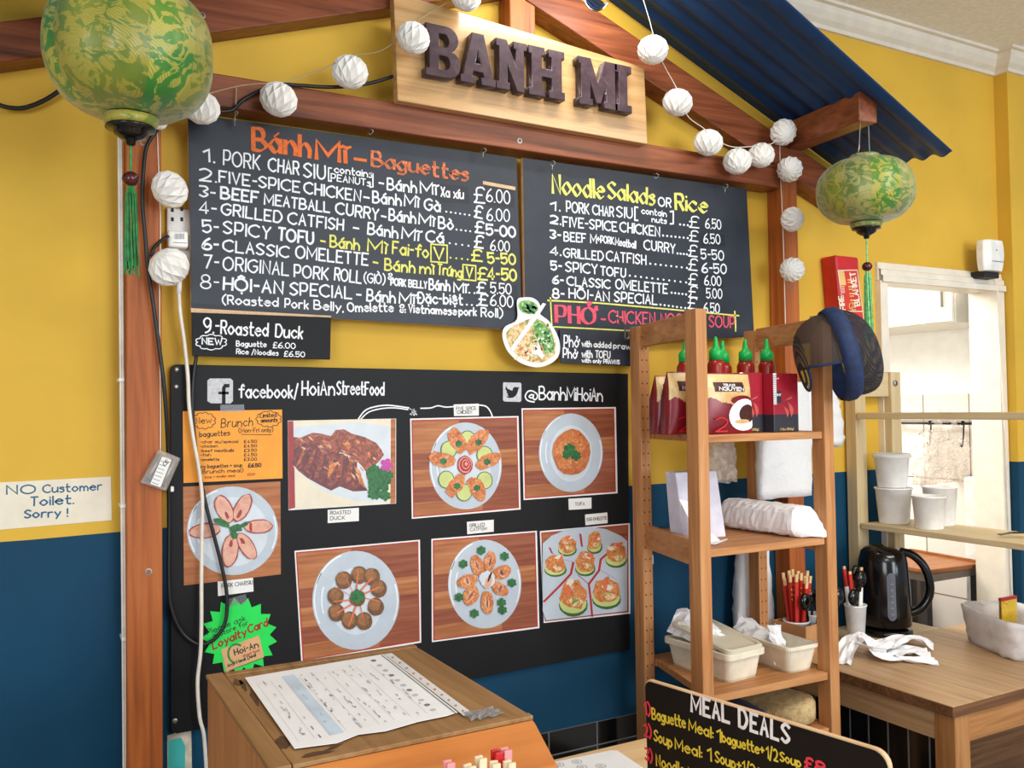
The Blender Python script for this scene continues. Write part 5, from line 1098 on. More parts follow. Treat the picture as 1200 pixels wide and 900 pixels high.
# ============================================================ SLATTED PINE SHELVING UNIT
TABZ, CNT = 0.84, 0.86
pB, pA, pD, pC = Vector((1.414, 1.660, 0)), Vector((1.486, 1.985, 0)), Vector((1.834, 1.650, 0)), Vector((1.906, 1.975, 0))
t = thing('shelving_unit', 'freestanding pine shelving unit with drilled posts, loaded with coffee and tubs', 'shelves', (1.65, 1.8, 0))
PW, PD, PT = 0.034, 0.044, 1.818
def post(p, topz, holes, name='post'):
    m = MB(); m.box(p.x, p.x+PW, p.y, p.y+PD, 0, topz, M['pineZ']); o = m.build(name, t, bevel=0.002)
    if holes:
        m = MB(); z = topz-0.03
        while z > 0.6:
            for dx in (0.009, 0.025): m.lathe((p.x+dx, p.y-0.0003, z), [(0.0024, 0), (0.0001, 0.0001)], M['ink'], 8, axis='Y', cap=False)
            z -= 0.0325
        m.build('drilled_holes', o)
    return o
post(pA, PT-0.012, True); post(pC, PT-0.012, True); bpost = post(pB, PT, False); post(pD, PT, False)
def rail(a, b, z, h, name='rail'):
    """side rail from the front face of the rear post to the back of the front post"""
    p = Vector((a.x+0.021, a.y+0.002, z)); q = Vector((b.x+0.021, b.y+PD-0.002, z)); m = MB(); m.bar(p, q, 0.020, h, M['pineY']); return m.build(name, t, bevel=0.0015)
for z, h in ((1.780, 0.062), (1.220, 0.062), (0.50, 0.062)): rail(pA, pB, z, h); rail(pC, pD, z, h)
for z, th in ((1.510, 0.019), (1.232, 0.019), (0.880, 0.019), (0.737, 0.019)):
    m = MB(); e = 0.003
    P = [Vector((pB.x+PW+e, pB.y+0.006, z)), Vector((pD.x-e, pD.y+0.006, z)), Vector((pD.x-e, pD.y+PD+e, z)), Vector((pD.x+PW*0.5, pD.y+PD+e, z)), Vector((pC.x+PW*0.5, pC.y-e, z)), Vector((pC.x-e, pC.y-e, z)), Vector((pC.x-e, pC.y+PD, z)), Vector((pA.x+PW+e, pA.y+PD, z)), Vector((pA.x+PW+e, pA.y-e, z)), Vector((pA.x+PW*0.6+0.02, pA.y-e, z)), Vector((pB.x+PW*0.6+0.02, pB.y+PD+e, z)), Vector((pB.x+PW+e, pB.y+PD+e, z))]
    m.slab(P, (0, 0, -th), M['pineX']); m.build('shelf', t, bevel=0.0015)
# steel clip on the rear left post
m = MB(); a = atY(733, 395, pA.y-0.004); b_ = atY(722, 370, pA.y-0.03)
m.tube(smooth_path([b_, (a.x-0.012, a.y-0.012, a.z+0.03), a+Vector((0.0, 0, -0.002)), a+Vector((0.012, 0, 0)), (a.x+0.004, a.y-0.006, a.z+0.02)], 5), 0.0032, M['steel'], 8); m.build('steel_clip', t, smooth=True, label='bent steel clip')

SH1, SH2, SH3, SH4 = 1.5105, 1.2325, 0.8805, 0.7375
# ------------------------------------------------------------ coffee bags and cartons on the upper shelf
def coffee_bag(label, x0, x1, y, h, dep, lean=0.0):
    wd = x1-x0; c = Vector(((x0+x1)/2, y+dep/2, SH1))
    t = thing('coffee_bag', label, 'coffee', c, 'gold and maroon coffee bags')
    def front(u, v, off=0):  # u 0..1 across, v 0..1 up
        bulge = math.sin(PI*u)**0.7*math.sin(PI*min(1, v*0.95+0.03))**0.6
        pinch = 1-0.06*v
        return Vector((x0+wd*(0.5+(u-0.5)*pinch)+lean*v, y+dep*0.5-(dep*0.5)*(0.25+0.75*bulge)*(1-0.85*max(0, v-0.75)/0.25)-off, SH1+h*v))
    m = MB(); n, k = 36, 60
    for i in range(k):
        for j in range(n):
            mt = M['maroon'] if (i < k*0.50 + 4*math.sin(j*0.2+0.6)+1.5*math.sin(j*0.5)) else M['goldfoil']
            if i >= k-1: mt = M['maroon']
            m.face([front(j/n, i/k), front((j+1)/n, i/k), front((j+1)/n, (i+1)/k), front(j/n, (i+1)/k)], mt)
    rows = [[front(0, i/k), Vector((front(0, i/k).x, y+dep*(1-0.45*max(0, (i/k-0.6))/0.4), SH1+h*i/k))] for i in range(k+1)]
    m.grid(rows, M['maroon'])
    rows2 = [[front(1, i/k), Vector((front(1, i/k).x, y+dep*(1-0.45*max(0, (i/k-0.6))/0.4), SH1+h*i/k))] for i in range(k+1)]
    m.grid(rows2, M['maroon']); m.grid([[r[1] for r in rows], [r[1] for r in rows2]], M['maroon'])
    m.face([rows[0][0], rows2[0][0], rows2[0][1], rows[0][1]], M['maroon'])
    m.build('pouch', t, smooth=True)
    return t, front
def on_bag(mb, fr, pts, mat, off):
    mb.face([fr(u, v, off) for u, v in pts], mat)
def bag_text(parent, fr, s, u0, v0, u1, hu, mat, wd, name='lettering', off=0.0012, rise=0.0):
    m = MB(); o_ = fr(u0, v0, 0); q = fr(u1, v0, 0)
    y0 = min(fr(u, v, 0).y for u in (u0, (u0+u1)/2, u1) for v in (v0, v0+hu))-off
    o_ = Vector((o_.x, y0, o_.z)); ex = Vector((1, 0, rise)).normalized()
    write(m, s, o_, ex, Vector((0, 0, 1)), Vector((0, -1, 0)), q.x-o_.x, hu*0.19, mat, wd, gap=1.0); m.build(name, parent)
def full_bag(label, x0, x1, y, h, dep, detail=True):
    t, fr = coffee_bag(label, x0, x1, y, h, dep)
    m = MB()
    def disc(cu, cv, ru, rv, mat, off, n=24):
        rows = [[fr(min(0.995, max(0.005, cu+ru*q*math.cos(2*PI*i/n))), cv+rv*q*math.sin(2*PI*i/n), off+0.0012) for i in range(n)] for q in (1, 0.8, 0.6, 0.4, 0.2, 0.02)]
        m.grid(rows, mat, close_u=True)
    disc(0.72, 0.55, 0.26, 0.08, M['maroon'], 0.0004); disc(0.78, 0.31, 0.36, 0.265, M['cup'], 0.0008); disc(0.84, 0.33, 0.21, 0.15, M['coffee'], 0.0012); disc(0.72, 0.20, 0.17, 0.035, M['goldfoil'], 0.0016)
    m.build('cup_print', t, label='printed coffee cup')
    bag_text(t, fr, '2', 0.17, 0.05, 0.40, 0.22*h/0.19, M['red'], 0.004)
    m = MB(); m.grid([[fr(u, v, 0.0014) for u in [0.18+0.62*j/12 for j in range(13)]] for v in [0.695+0.155*i/6-0.0 for i in range(7)]], M['coffee']); m.build('brand_patch', t)
    bag_text(t, fr, 'TRUNG', 0.33, 0.785, 0.58, 0.035*h/0.19, M['paper'], 0.0016, off=0.0026, rise=-0.02)
    bag_text(t, fr, 'NGUYEN', 0.23, 0.715, 0.74, 0.055*h/0.19, M['paper'], 0.0024, off=0.0026, rise=-0.02)
    return t
xa, xb = atY(833, 490, 1.680).x-0.02, atY(884, 490, 1.680).x
full_bag('gold and maroon coffee bag in front, right of the post on the upper shelf', xa, xb, 1.668, 0.152, 0.055)
ya = 1.79
full_bag('gold and maroon coffee bag, leftmost on the upper shelf', atY(775, 490, ya).x, atY(803, 490, ya).x+0.012, ya, 0.150, 0.05)
full_bag('gold and maroon coffee bag half hidden behind the front shelf post', atY(789, 490, 1.725).x, atY(826, 490, 1.725).x+0.03, 1.725, 0.157, 0.05)
def carton(label, xl, xr, y, dep, h):
    t = thing('coffee_carton', label, 'coffee', ((xl+xr)/2, y+dep/2, SH1), 'crimson coffee cartons')
    m = MB(); zc = SH1+h*0.30
    m.box(xl, xr, y, y+dep, SH1, zc, M['darkgrey']); m.box(xl, xr, y, y+dep, zc, SH1+h, M['crimson']); m.build('carton', t, bevel=0.002)
    wd = xr-xl; m = MB()
    def fl(pts, mat, off): m.face([Vector((xl+wd*u, y-off, SH1+h*v)) for u, v in pts], mat)
    fl([(0.0, 0.49), (0.30, 0.50), (0.30, 0.70), (0.0, 0.70)], M['darkgrey'], 0.0008)
    for cu, cv, ru, rv, a0, a1, tk in ((0.30, 0.36, 0.48, 0.17, -40, 60, 0.32), (0.25, 0.32, 0.34, 0.12, -40, 70, 0.35), (0.35, 0.60, 0.40, 0.06, -80, 10, 0.3)):
        o1 = [(cu+ru*math.cos(R(a0+(a1-a0)*i/12)), cv+rv*math.sin(R(a0+(a1-a0)*i/12))) for i in range(13)]
        o2 = [(cu+ru*(1-tk*math.sin(PI*i/12))*math.cos(R(a0+(a1-a0)*i/12)), cv+rv*(1-tk*math.sin(PI*i/12))*math.sin(R(a0+(a1-a0)*i/12))) for i in range(13)]
        m.grid([[Vector((xl+wd*u, y-0.0008, SH1+h*v)) for u, v in o1], [Vector((xl+wd*u, y-0.0008, SH1+h*v)) for u, v in o2]], M['swirl'])
    m.build('print', t)
    m = MB(); X, Z = Vector((1, 0, 0)), Vector((0, 0, 1))
    write(m, 'GOURMET', Vector((xl+wd*0.02, y-0.0014, SH1+h*0.615)), X, Z, Vector((0, -1, 0)), wd*0.26, h*0.035, M['paper'], 0.0012)
    write(m, '1.1 lbs (500g)', Vector((xl+wd*0.22, y-0.0014, SH1+h*0.03)), X, Z, Vector((0, -1, 0)), wd*0.55, h*0.035, M['gold'], 0.0012)
    write(m, 'TRUNG', Vector((xl+wd*0.05, y-0.0014, SH1+h*0.90)), X, Z, Vector((0, -1, 0)), wd*0.16, h*0.02, M['paper'], 0.0008)
    m.build('lettering', t)
    m = MB(); m.box(xl-0.0006, xl+0.010, y-0.0012, y-0.0002, SH1+h*0.47, SH1+h, M['cup'])
    for k in range(16): m.box(xl-0.0004, xl+0.0095, y-0.0018, y-0.0012, SH1+h*(0.49+k*0.031), SH1+h*(0.50+k*0.031), M['inkg'])
    m.build('barcode_strip', t, label='pale printed strip')
yb = 1.688
carton('crimson and charcoal coffee carton, rightmost on the upper shelf beside the hat', atY(907, 490, yb).x, atY(936, 490, yb).x, yb, 0.06, 0.153)
carton('crimson and charcoal coffee carton between the gold bag and the rightmost carton', atY(907, 490, yb).x-0.0805, atY(907, 490, yb).x-0.0015, 1.7245, 0.05, 0.156)
# chilli sauce bottles behind
def bottle(px, ytop, Y, label):
    p = atY(px, ytop, Y); h = p.z-SH1
    t = thing('sauce_bottle', label, 'sauce bottle', (p.x, Y, SH1), 'green-capped sauce bottles')
    b0 = Vector((p.x, Y, SH1)); zc = h-0.058
    m = MB(); m.lathe(b0, [(0.020, 0.0), (0.024, 0.004), (0.024, zc*0.35), (0.021, zc*0.45), (0.024, zc*0.6), (0.024, zc-0.018), (0.016, zc-0.002)], M['sauce'], 20); m.build('bottle', t, smooth=True)
    m = MB(); m.lathe(b0, [(0.0185, zc-0.004), (0.0185, zc+0.016), (0.016, zc+0.022), (0.010, zc+0.027), (0.0075, zc+0.034), (0.006, zc+0.046), (0.0045, zc+0.054), (0.003, zc+0.058)], M['cap'], 20); m.build('cap', t, smooth=True)
bottle(803, 397, 1.84, 'green-capped sauce bottle behind the two left coffee bags, left of the front post')
bottle(838.5, 394.5, 1.80, 'green-capped sauce bottle just right of the front post, taller of a pair')
bottle(846.5, 399, 1.87, 'green-capped sauce bottle tucked behind the taller one of a pair')
bottle(873, 397, 1.84, 'green-capped sauce bottle in front of the rear right post')
bottle(898, 397, 1.82, 'green-capped sauce bottle above the crimson cartons, nearest the hat')
# ------------------------------------------------------------ hat hung on the front right post
hc = atY(979, 416, 1.60)
t = thing('net_hat', 'navy catering hat of net and fabric hung on the front right shelf post', 'hat', hc)
e1 = Vector((0.80, -0.55, 0.22)).normalized()          # the axis of the head opening points right, towards us
e3 = Vector((0, 0, 1)); e3 = (e3-e1*e3.dot(e1)).normalized(); e2 = e3.cross(e1).normalized()
def ring(rx, ry, off, n=36, w=0): return [hc+e1*off+e2*(rx*math.cos(2*PI*k/n))+e3*(ry*math.sin(2*PI*k/n)) for k in range(n)]
def band(o0, r0, o1, r1, th=0.0): return [ring(r0*0.84, r0, o0), ring(r1*0.84, r1, o1)]
m = MB(); m.grid([ring(0.100, 0.118, -0.012), ring(0.106, 0.124, 0.004), ring(0.106, 0.124, 0.020), ring(0.098, 0.116, 0.034), ring(0.092, 0.110, 0.030), ring(0.094, 0.112, 0.004), ring(0.096, 0.114, -0.010)], M['navy'], close_u=True, close_v=True); m.build('hat_band', t, smooth=True)
m = MB(); rows = []
for i in range(9):
    a = PI/2*i/8; q = max(0.02, math.cos(a)**0.55); rows.append([p+Vector((0, 0, -0.018*math.sin(a))) for p in ring(0.097*q, 0.114*q, 0.030+0.075*math.sin(a))])
m.grid(rows, M['net'], close_u=True); m.build('net_crown', t, smooth=True, label='dark net crown')
rows = []
for i in range(10):
    a = PI/2*i/9; q = max(0.06, math.cos(a)**0.6); rows.append(ring(0.094*q, 0.112*q, -0.010-0.088*math.sin(a)))
keep = lambda k: (rows[0][k]-hc).dot(e3) > -0.035
ks = [k for k in range(36) if keep(k)]; first = next(k for k in ks if not keep((k-1) % 36)); order = [(first+j) % 36 for j in range(len(ks))]
m = MB(); m.grid([[rows[i][k] for k in order] for i in range(0, 7)], M['sheernet']); m.build('sheer_visor', t, smooth=True, label='see-through brownish fabric')
m = MB(); m.grid([rows[i] for i in range(6, 10)], M['net'], close_u=True); m.face(rows[-1], M['net']); m.build('gathered_net', t, smooth=True, label='gathered dark net')
m = MB(); m.tube(smooth_path([rows[i][order[0]] for i in range(7)]+[rows[6][(order[0]-j) % 36] for j in range(1, 36-len(ks))]+[rows[i][order[-1]] for i in range(6, -1, -1)], 2), 0.0035, M['navy'], 8); m.build('edge_piping', t, smooth=True)
# ------------------------------------------------------------ soft bags
def crumple(mb, fn, nu, nv, mat, amp, seed, cu=False):
    rr = random.Random(seed); rows = []
    for i in range(nv+1):
        r = []
        for j in range(nu+(0 if cu else 1)):
            p = Vector(fn(j/nu, i/nv)); d = Vector((rr.uniform(-1, 1), rr.uniform(-1, 1), rr.uniform(-1, 1)))*amp; r.append(p+d)
        rows.append(r)
    mb.grid(rows, mat, close_u=cu); return rows
def hanging_bag(label, pxs, Y, dep, mat, seed, name='carrier_bag', amp=0.004, cat='bag', handle=True, narrow=0.8):
    (x0, y0), (x1, y1) = pxs; a = atY(x0, y0, Y); b = atY(x1, y1, Y); W2 = b.x-a.x; H = a.z-b.z; cx = (a.x+b.x)/2
    t = thing(name, label, cat, (cx, Y+dep/2, b.z)); m = MB()
    def fn(u, v):
        ang = 2*PI*u; k = narrow+(1-narrow)*min(1, v*1.3); sw = 0.35+0.65*math.sin(PI*min(1, 0.12+v*0.75))
        ex = abs(math.cos(ang))**0.5*math.copysign(1, math.cos(ang)); ey = abs(math.sin(ang))**0.5*math.copysign(1, math.sin(ang))
        return (cx+W2/2*k*ex, Y+dep/2+dep/2*sw*ey, a.z-H*v)
    rows = crumple(m, fn, 22, 14, mat, amp, seed, True); m.face(rows[-1], mat); m.build('bag_body', t, smooth=True)
    if handle:
        m = MB()
        for s in (-1, 1): m.grid([[(cx+s*W2*0.12, Y+dep*0.3, a.z-0.01), (cx+s*W2*0.30, Y+dep*0.3, a.z-0.01)], [(cx+s*W2*0.02, Y+dep*0.4, a.z+0.09), (cx+s*W2*0.12, Y+dep*0.4, a.z+0.09)]], mat)
        m.build('handle', t, smooth=True)
    return t
hanging_bag('white paper bag hanging behind the coffee cartons between the right posts', [(893, 448), (957, 581)], 1.925, 0.05, M['bag'], 3, amp=0.0018, narrow=0.92, handle=False)
hanging_bag('translucent white carrier bag hanging behind the front post under the upper shelf', [(832, 508), (868, 565)], 1.93, 0.06, M['bagthin'], 4, amp=0.004)
hanging_bag('white carrier bag corner showing to the right of the front right post', [(918, 458), (994, 522)], 1.978, 0.05, M['bag'], 6, amp=0.005, handle=False)
hanging_bag('white carrier bag hanging low behind the rear right post, left of the red chopsticks', [(866, 628), (912, 745)], 2.032, 0.05, M['bag'], 9, amp=0.003, handle=False, narrow=0.7)
# white roll parcel on the middle shelf
a = atZ(857, 612, SH2); b = Vector((1.80, 1.70, SH2))
p0, p1 = Vector((1.790, 1.93, SH2+0.044)), Vector((1.775, 1.672, SH2+0.042))
p0 = atY(858, 596, 1.93); p0.z = SH2+0.043; p1 = atY(942, 614, 1.685); p1.z = SH2+0.041; p2 = atY(969, 631, 1.652); p2.z = SH2+0.006
t = thing('paper_parcel', 'long white paper parcel lying on the middle shelf with a twisted end', 'parcel', ((p0.x+p1.x)/2, (p0.y+p1.y)/2, SH2))
m = MB(); ax = (p1-p0).normalized(); sd = ax.cross(Vector((0, 0, 1))).normalized()
def pf(u, v):
    a = 2*PI*u; c = p0.lerp(p1, v/0.86) if v <= 0.86 else p1.lerp(p2, (v-0.86)/0.14); q = 1.0 if v < 0.86 else 1-0.62*(v-0.86)/0.14
    hh = 0.041*q if v > 0.86 else 0.041
    ee = lambda w: abs(w)**0.6*math.copysign(1, w)
    return c+sd*(0.046*q*ee(math.cos(a)))+Vector((0, 0, min(hh, c.z-SH2-0.001)*ee(math.sin(a))))
rows = crumple(m, pf, 18, 26, M['tissue'], 0.0022, 21, True)
m.face(rows[0], M['tissue']); m.face(rows[-1], M['tissue']); m.build('wrapping', t)
# paper pad leaning behind the front left post
x0, x1 = atY(784, 560, 1.86).x, atY(822, 560, 1.86).x
zz = atY(784, 553, 1.86).z
t = thing('napkin_pack', 'pale lilac-white pack of paper standing on the middle shelf behind the front post', 'napkins', ((x0+x1)/2, 1.82, SH2))
m = MB(); m.hexa([(x0, 1.80, SH2), (x1+0.03, 1.80, SH2), (x1+0.03, 1.86, SH2), (x0, 1.86, SH2), (x0-0.002, 1.83, zz), (x1+0.028, 1.83, zz), (x1+0.028, 1.875, zz), (x0-0.002, 1.875, zz)], plain('lilac_white_paper', (214, 212, 226), 0.6, bumpy=0.1)); m.build('pack', t, bevel=0.004)
m = MB(); q0 = atY(838, 600, 1.72); m.grid([[(q0.x-0.05, 1.80, SH2+0.11), (q0.x-0.012, 1.80, SH2+0.10)], [(q0.x-0.04, 1.75, SH2+0.03), (q0.x+0.004, 1.75, SH2+0.03)], [(q0.x-0.03, 1.72, SH2+0.003), (q0.x+0.018, 1.72, SH2+0.006)], [(q0.x-0.02, 1.70, SH2+0.004), (q0.x+0.022, 1.70, SH2+0.014)]], M['tissue']); m.build('loose_sheet', t, thick=0.001)
# tubs on the third shelf
def tub(name, label, c, ex, L_, W2, h, taper, wall, lip, mat):
    """open rectangular tub; c base centre, ex long direction"""
    t = thing(name, label, 'tub', c, 'cream tubs on the third shelf'); ex = Vector(ex).normalized(); ey = Vector((-ex.y, ex.x, 0)); m = MB(); c = Vector(c)
    def loop(l, w_, z, n=5, r=0.016):
        out = []
        for sx_, sy_, a0 in ((1, 1, 0), (-1, 1, 90), (-1, -1, 180), (1, -1, 270)):
            for k in range(n):
                a = R(a0+90*k/(n-1)); out.append(c+ex*(sx_*(l/2-r)+r*math.cos(a))+ey*(sy_*(w_/2-r)+r*math.sin(a))+Vector((0, 0, z)))
        return out
    k = taper
    prof = [(0, k+0.006), (0.005, k), (h-lip, 0), (h-lip, -lip*0.5), (h, -lip*0.5), (h, wall), (0.008, k+wall)]
    m.grid([loop(L_-2*d, W2-2*d, z) for z, d in prof], mat, close_u=True); m.face(loop(L_-2*k, W2-2*k, 0.0005)[::-1], mat); m.face(loop(L_-2*(k+wall), W2-2*(k+wall), 0.008), mat)
    o = m.build('tub_body', t, smooth=False, bevel=0.0015); return t, c, ex, ey
c = Vector((1.592, 1.825, SH3)); ex1 = Vector((0.08, -1.0, 0)).normalized()
t, c, ex, ey = tub('food_tub', 'cream tub with a lid askew and paper lining, left on the third shelf', c, ex1, 0.225, 0.125, 0.075, 0.008, 0.003, 0.016, M['tub'])
m = MB()
# the lid lies tilted over the paper
def lid_pt(u, v, up): return c+ex*(0.012+(u-0.5)*0.215)+ey*((v-0.5)*0.128)+Vector((0, 0, 0.078+0.034*(1-u)+up))
def lid_loop(k, up):
    out = []
    for sx_, sy_, a0 in ((1, 1, 0), (0, 1, 90), (0, 0, 180), (1, 0, 270)):
        for q in range(5):
            a = R(a0+90*q/4); out.append(lid_pt((sx_-0.5)*(1-k*2-0.16)+0.5+0.08*math.cos(a), (sy_-0.5)*(1-k*2-0.24)+0.5+0.12*math.sin(a), up))
    return out
cl_ = sheer('cloudy_tub_lid', (240, 232, 208), 0.62, 0.25)
m.grid([lid_loop(0, -0.004), lid_loop(0, 0.004), lid_loop(0.02, 0.007), lid_loop(0.05, 0.006), lid_loop(0.07, 0.000), lid_loop(0.25, 0.001)], cl_, close_u=True); m.face(lid_loop(0.25, 0.001), cl_); m.build('lid', t, thick=0.0012)
m = MB(); crumple(m, lambda u, v: c+ex*(-0.116+0.17*u)+ey*(-0.055+0.11*v)+Vector((0, 0, 0.070+0.055*math.sin(PI*v)*(1-u)**0.5+0.02*(1-u))), 12, 8, M['tissue'], 0.007, 31); m.build('paper_lining', t, thick=0.001)
c = Vector((1.780, 1.80, SH3)); ex2 = Vector((-0.02, -1.0, 0)).normalized()
t, c, ex, ey = tub('food_tub', 'open cream loaf tub lined with white paper, right on the third shelf', c, ex2, 0.225, 0.105, 0.070, 0.010, 0.003, 0.010, M['tub'])
m = MB(); crumple(m, lambda u, v: c+ex*(-0.105+0.16*u)+ey*(-0.046+0.092*v)+Vector((0, 0, 0.016+0.088*(1-u)**0.6*(0.5+0.5*math.sin(PI*v*0.9+0.3)))), 12, 9, M['tissue'], 0.005, 33); m.build('paper_lining', t, thick=0.001)
m = MB(); crumple(m, lambda u, v: c+ex*(0.02+0.012*math.sin(6*u)+0.03*v)+ey*(-0.035+0.05*u)+Vector((0, 0, 0.105-0.085*v)), 6, 8, M['tissue'], 0.004, 35); m.build('torn_flap', t, thick=0.001)
# folded cloths on the bottom shelf
t = thing('folded_towel', 'folded beige towel lying on the bottom shelf', 'towel', (1.78, 1.80, SH4)); m = MB()
def tw(u, v, cx, cy, lx, ly, h, rot):
    a = 2*PI*u; c_, s_ = math.cos(rot), math.sin(rot); q = math.sin(PI*min(1, max(0, v)))**0.22
    x, y = (v-0.5)*lx, ly/2*q*abs(math.cos(a))**0.35*math.copysign(1, math.cos(a)); z = h/2+h/2*q*abs(math.sin(a))**0.4*math.copysign(1, math.sin(a))
    return (cx+x*c_-y*s_, cy+x*s_+y*c_, SH4+0.001+z*(0.8+0.4*v))
for zo, hh, lx, ly, ro in ((0.0, 0.066, 0.128, 0.24, 0.17),):
    crumple(m, lambda u, v: Vector(tw(u, v, 1.772, 1.795, lx, ly, hh, ro))+Vector((0, 0, zo)), 20, 16, M['towel'], 0.0012, 41, True)
m.build('towel', t, smooth=True)
t = thing('folded_cloth', 'dark blue cloth lying on the bottom shelf left of the beige towel', 'cloth', (1.62, 1.80, SH4)); m = MB()
crumple(m, lambda u, v: tw(u, v, 1.615, 1.80, 0.15, 0.20, 0.05, 0.0), 16, 14, M['towelb'], 0.004, 43, True); m.build('cloth', t, smooth=True)
# small white switch on the blue wall
p = atY(759.5, 655.5, WY); m = MB(); m.box(p.x-0.012, p.x+0.012, WY-0.012, WY-0.001, p.z-0.014, p.z+0.014, M['plastic']); tag(m.build('wall_switch', bevel=0.003, loc=(p.x, WY, p.z)), 'small white switch on the dark blue wall behind the shelves', 'switch')

# ============================================================ SIDE TABLE AND WHAT STANDS ON IT
TX0, TY0 = atZ(1120, 828, TABZ).x, atZ(1120, 828, TABZ).y
t = thing('side_table', 'worn wooden side table right of the shelving unit with kettle and basket on it', 'table', (2.4, 1.7, 0))
m = MB(); m.slab([Vector(q) for q in ((TX0-0.01, TY0, TABZ), (3.15, TY0, TABZ), (3.15, 1.905, TABZ), (TX0-0.01, 1.905, TABZ))], (0, 0, -0.028), M['table'], M['tabledge']); m.build('table_top', t, bevel=0.003)
m = MB(); m.box(2.12, 3.07, 1.80, 1.815, 0.03, TABZ-0.032, M['tabledge']); m.build('back_panel', t)
m = MB(); m.box(2.176, 2.633, 1.907, 2.094, TABZ-0.028, TABZ-0.002, M['birchY']); m.build('rear_board', t, bevel=0.002)
m = MB(); m.box(TX0+0.006, TX0+0.028, TY0+0.060, 2.06, TABZ-0.100, TABZ-0.029, M['table']); m.build('apron', t, bevel=0.002)
m = MB(); m.box(TX0+0.062, 3.08, TY0+0.010, TY0+0.034, TABZ-0.100, TABZ-0.029, M['tableX']); m.build('apron', t, bevel=0.002)
for x, y in ((TX0+0.004, TY0+0.006), (3.08, TY0+0.006), (3.08, 1.83)):
    m = MB(); m.box(x, x+0.058, y, y+0.058, 0, TABZ-0.029, M['tableZ']); m.build('leg', t, bevel=0.003)

# kettle
kc = Vector((2.432, 1.955, TABZ))
t = thing('electric_kettle', 'glossy black electric kettle with a grey water window on the side table', 'kettle', kc)
m = MB(); m.lathe(kc, [(0.078, 0.0), (0.080, 0.004), (0.080, 0.014), (0.074, 0.020)], M['blackp'], 36); m.build('power_base', t, smooth=True)
kd = Vector((0.80, -0.60, 0)).normalized()            # the handle side
KS = 1.20
prof = [(0.070, 0.022), (0.077, 0.026), (0.0775, 0.06), (0.076, 0.11), (0.073, 0.16), (0.069, 0.195), (0.063, 0.212), (0.052, 0.222), (0.030, 0.228), (0.006, 0.230)]
prof = [(r, z*KS) for r, z in prof]
m = MB(); rows = []
for r, z in prof:
    row = []
    for k in range(40):
        a = 2*PI*k/40; d = Vector((math.cos(a), math.sin(a), 0)); s = max(0, d.dot(-kd)); rr = r*(1+(0.16*s**6 if z > 0.18 else 0.02*s**6)); row.append(kc+d*rr+Vector((0, 0, z+(0.010*s if z > 0.235 else 0))))
    rows.append(row)
m.grid(rows, M['blackp'], close_u=True); m.face(rows[-1], M['blackp']); m.face(rows[0][::-1], M['blackp']); m.build('body', t, smooth=True)
m = MB(); hp = [kc+kd*0.050+Vector((0, 0, 0.262)), kc+kd*0.085+Vector((0, 0, 0.252)), kc+kd*0.118+Vector((0, 0, 0.220)), kc+kd*0.136+Vector((0, 0, 0.170)), kc+kd*0.134+Vector((0, 0, 0.120)), kc+kd*0.108+Vector((0, 0, 0.080)), kc+kd*0.072+Vector((0, 0, 0.062))]
m.tube(smooth_path(hp, 6), 0.0135, M['blackp'], 12); m.build('handle', t, smooth=True)
wd = (CAM-kc); wd.z = 0; wd = (Matrix.Rotation(R(14), 3, 'Z') @ wd).normalized(); wside = Vector((-wd.y, wd.x, 0))
m = MB(); rows = []
for i in range(2):
    pass
cols_ = []
for z, hw in [(0.056, 0.004), (0.060, 0.009), (0.068, 0.013)]+[(0.068+0.125*k/8, 0.013) for k in range(1, 9)]+[(0.201, 0.009), (0.205, 0.004)]:
    r = 0.0775-0.0045*max(0, (z/KS-0.06)/0.11)+0.0012
    cols_.append([kc+wd*math.sqrt(r*r-(hw*q)**2)+wside*(hw*q)+Vector((0, 0, z)) for q in (-1, -0.5, 0, 0.5, 1)])
m.grid(cols_, M['window']); win = m.build('water_window', t, smooth=True, label='grey water level window')
m = MB()
for k in range(6):
    z = 0.076+k*0.019; c = kc+wd*0.0795+Vector((0, 0, z)); m.face([c-wside*0.004-Vector((0, 0, 0.003)), c+wside*0.004-Vector((0, 0, 0.003)), c+wside*0.005+Vector((0, 0, 0.003)), c-wside*0.003+Vector((0, 0, 0.003))], M['inkg'])
m.build('level_mark', win)

# cardboard box of cups
bp = atY(948, 745, 1.90)
b0 = Vector((bp.x-0.028, 1.885, TABZ)); bu = Vector((0.985, 0.17, 0)).normalized(); bv = Vector((-0.17, 0.985, 0)).normalized()
t = thing('cardboard_box', 'low brown cardboard box holding cups behind the front right shelf post', 'box', b0); bw_, bl_2, bh = 0.150, 0.116, 0.088
m = MB()
def wall4(m, p, d1, l1, d2, l2, h, th, mat):
    def q(a, b_, z): return p+d1*a+d2*b_+Vector((0, 0, z))
    for (a0, a1, b0_, b1_) in ((0, l1, 0, th), (0, l1, l2-th, l2), (0, th, th, l2-th), (l1-th, l1, th, l2-th)):
        m.hexa([q(a0, b0_, 0), q(a1, b0_, 0), q(a1, b1_, 0), q(a0, b1_, 0), q(a0, b0_, h), q(a1, b0_, h), q(a1, b1_, h), q(a0, b1_, h)], mat)
    m.hexa([q(th, th, 0), q(l1-th, th, 0), q(l1-th, l2-th, 0), q(th, l2-th, 0), q(th, th, th), q(l1-th, th, th), q(l1-th, l2-th, th), q(th, l2-th, th)], mat)
wall4(m, b0, bu, bw_, bv, bl_2, bh, 0.004, M['cardboard']); m.build('box', t)
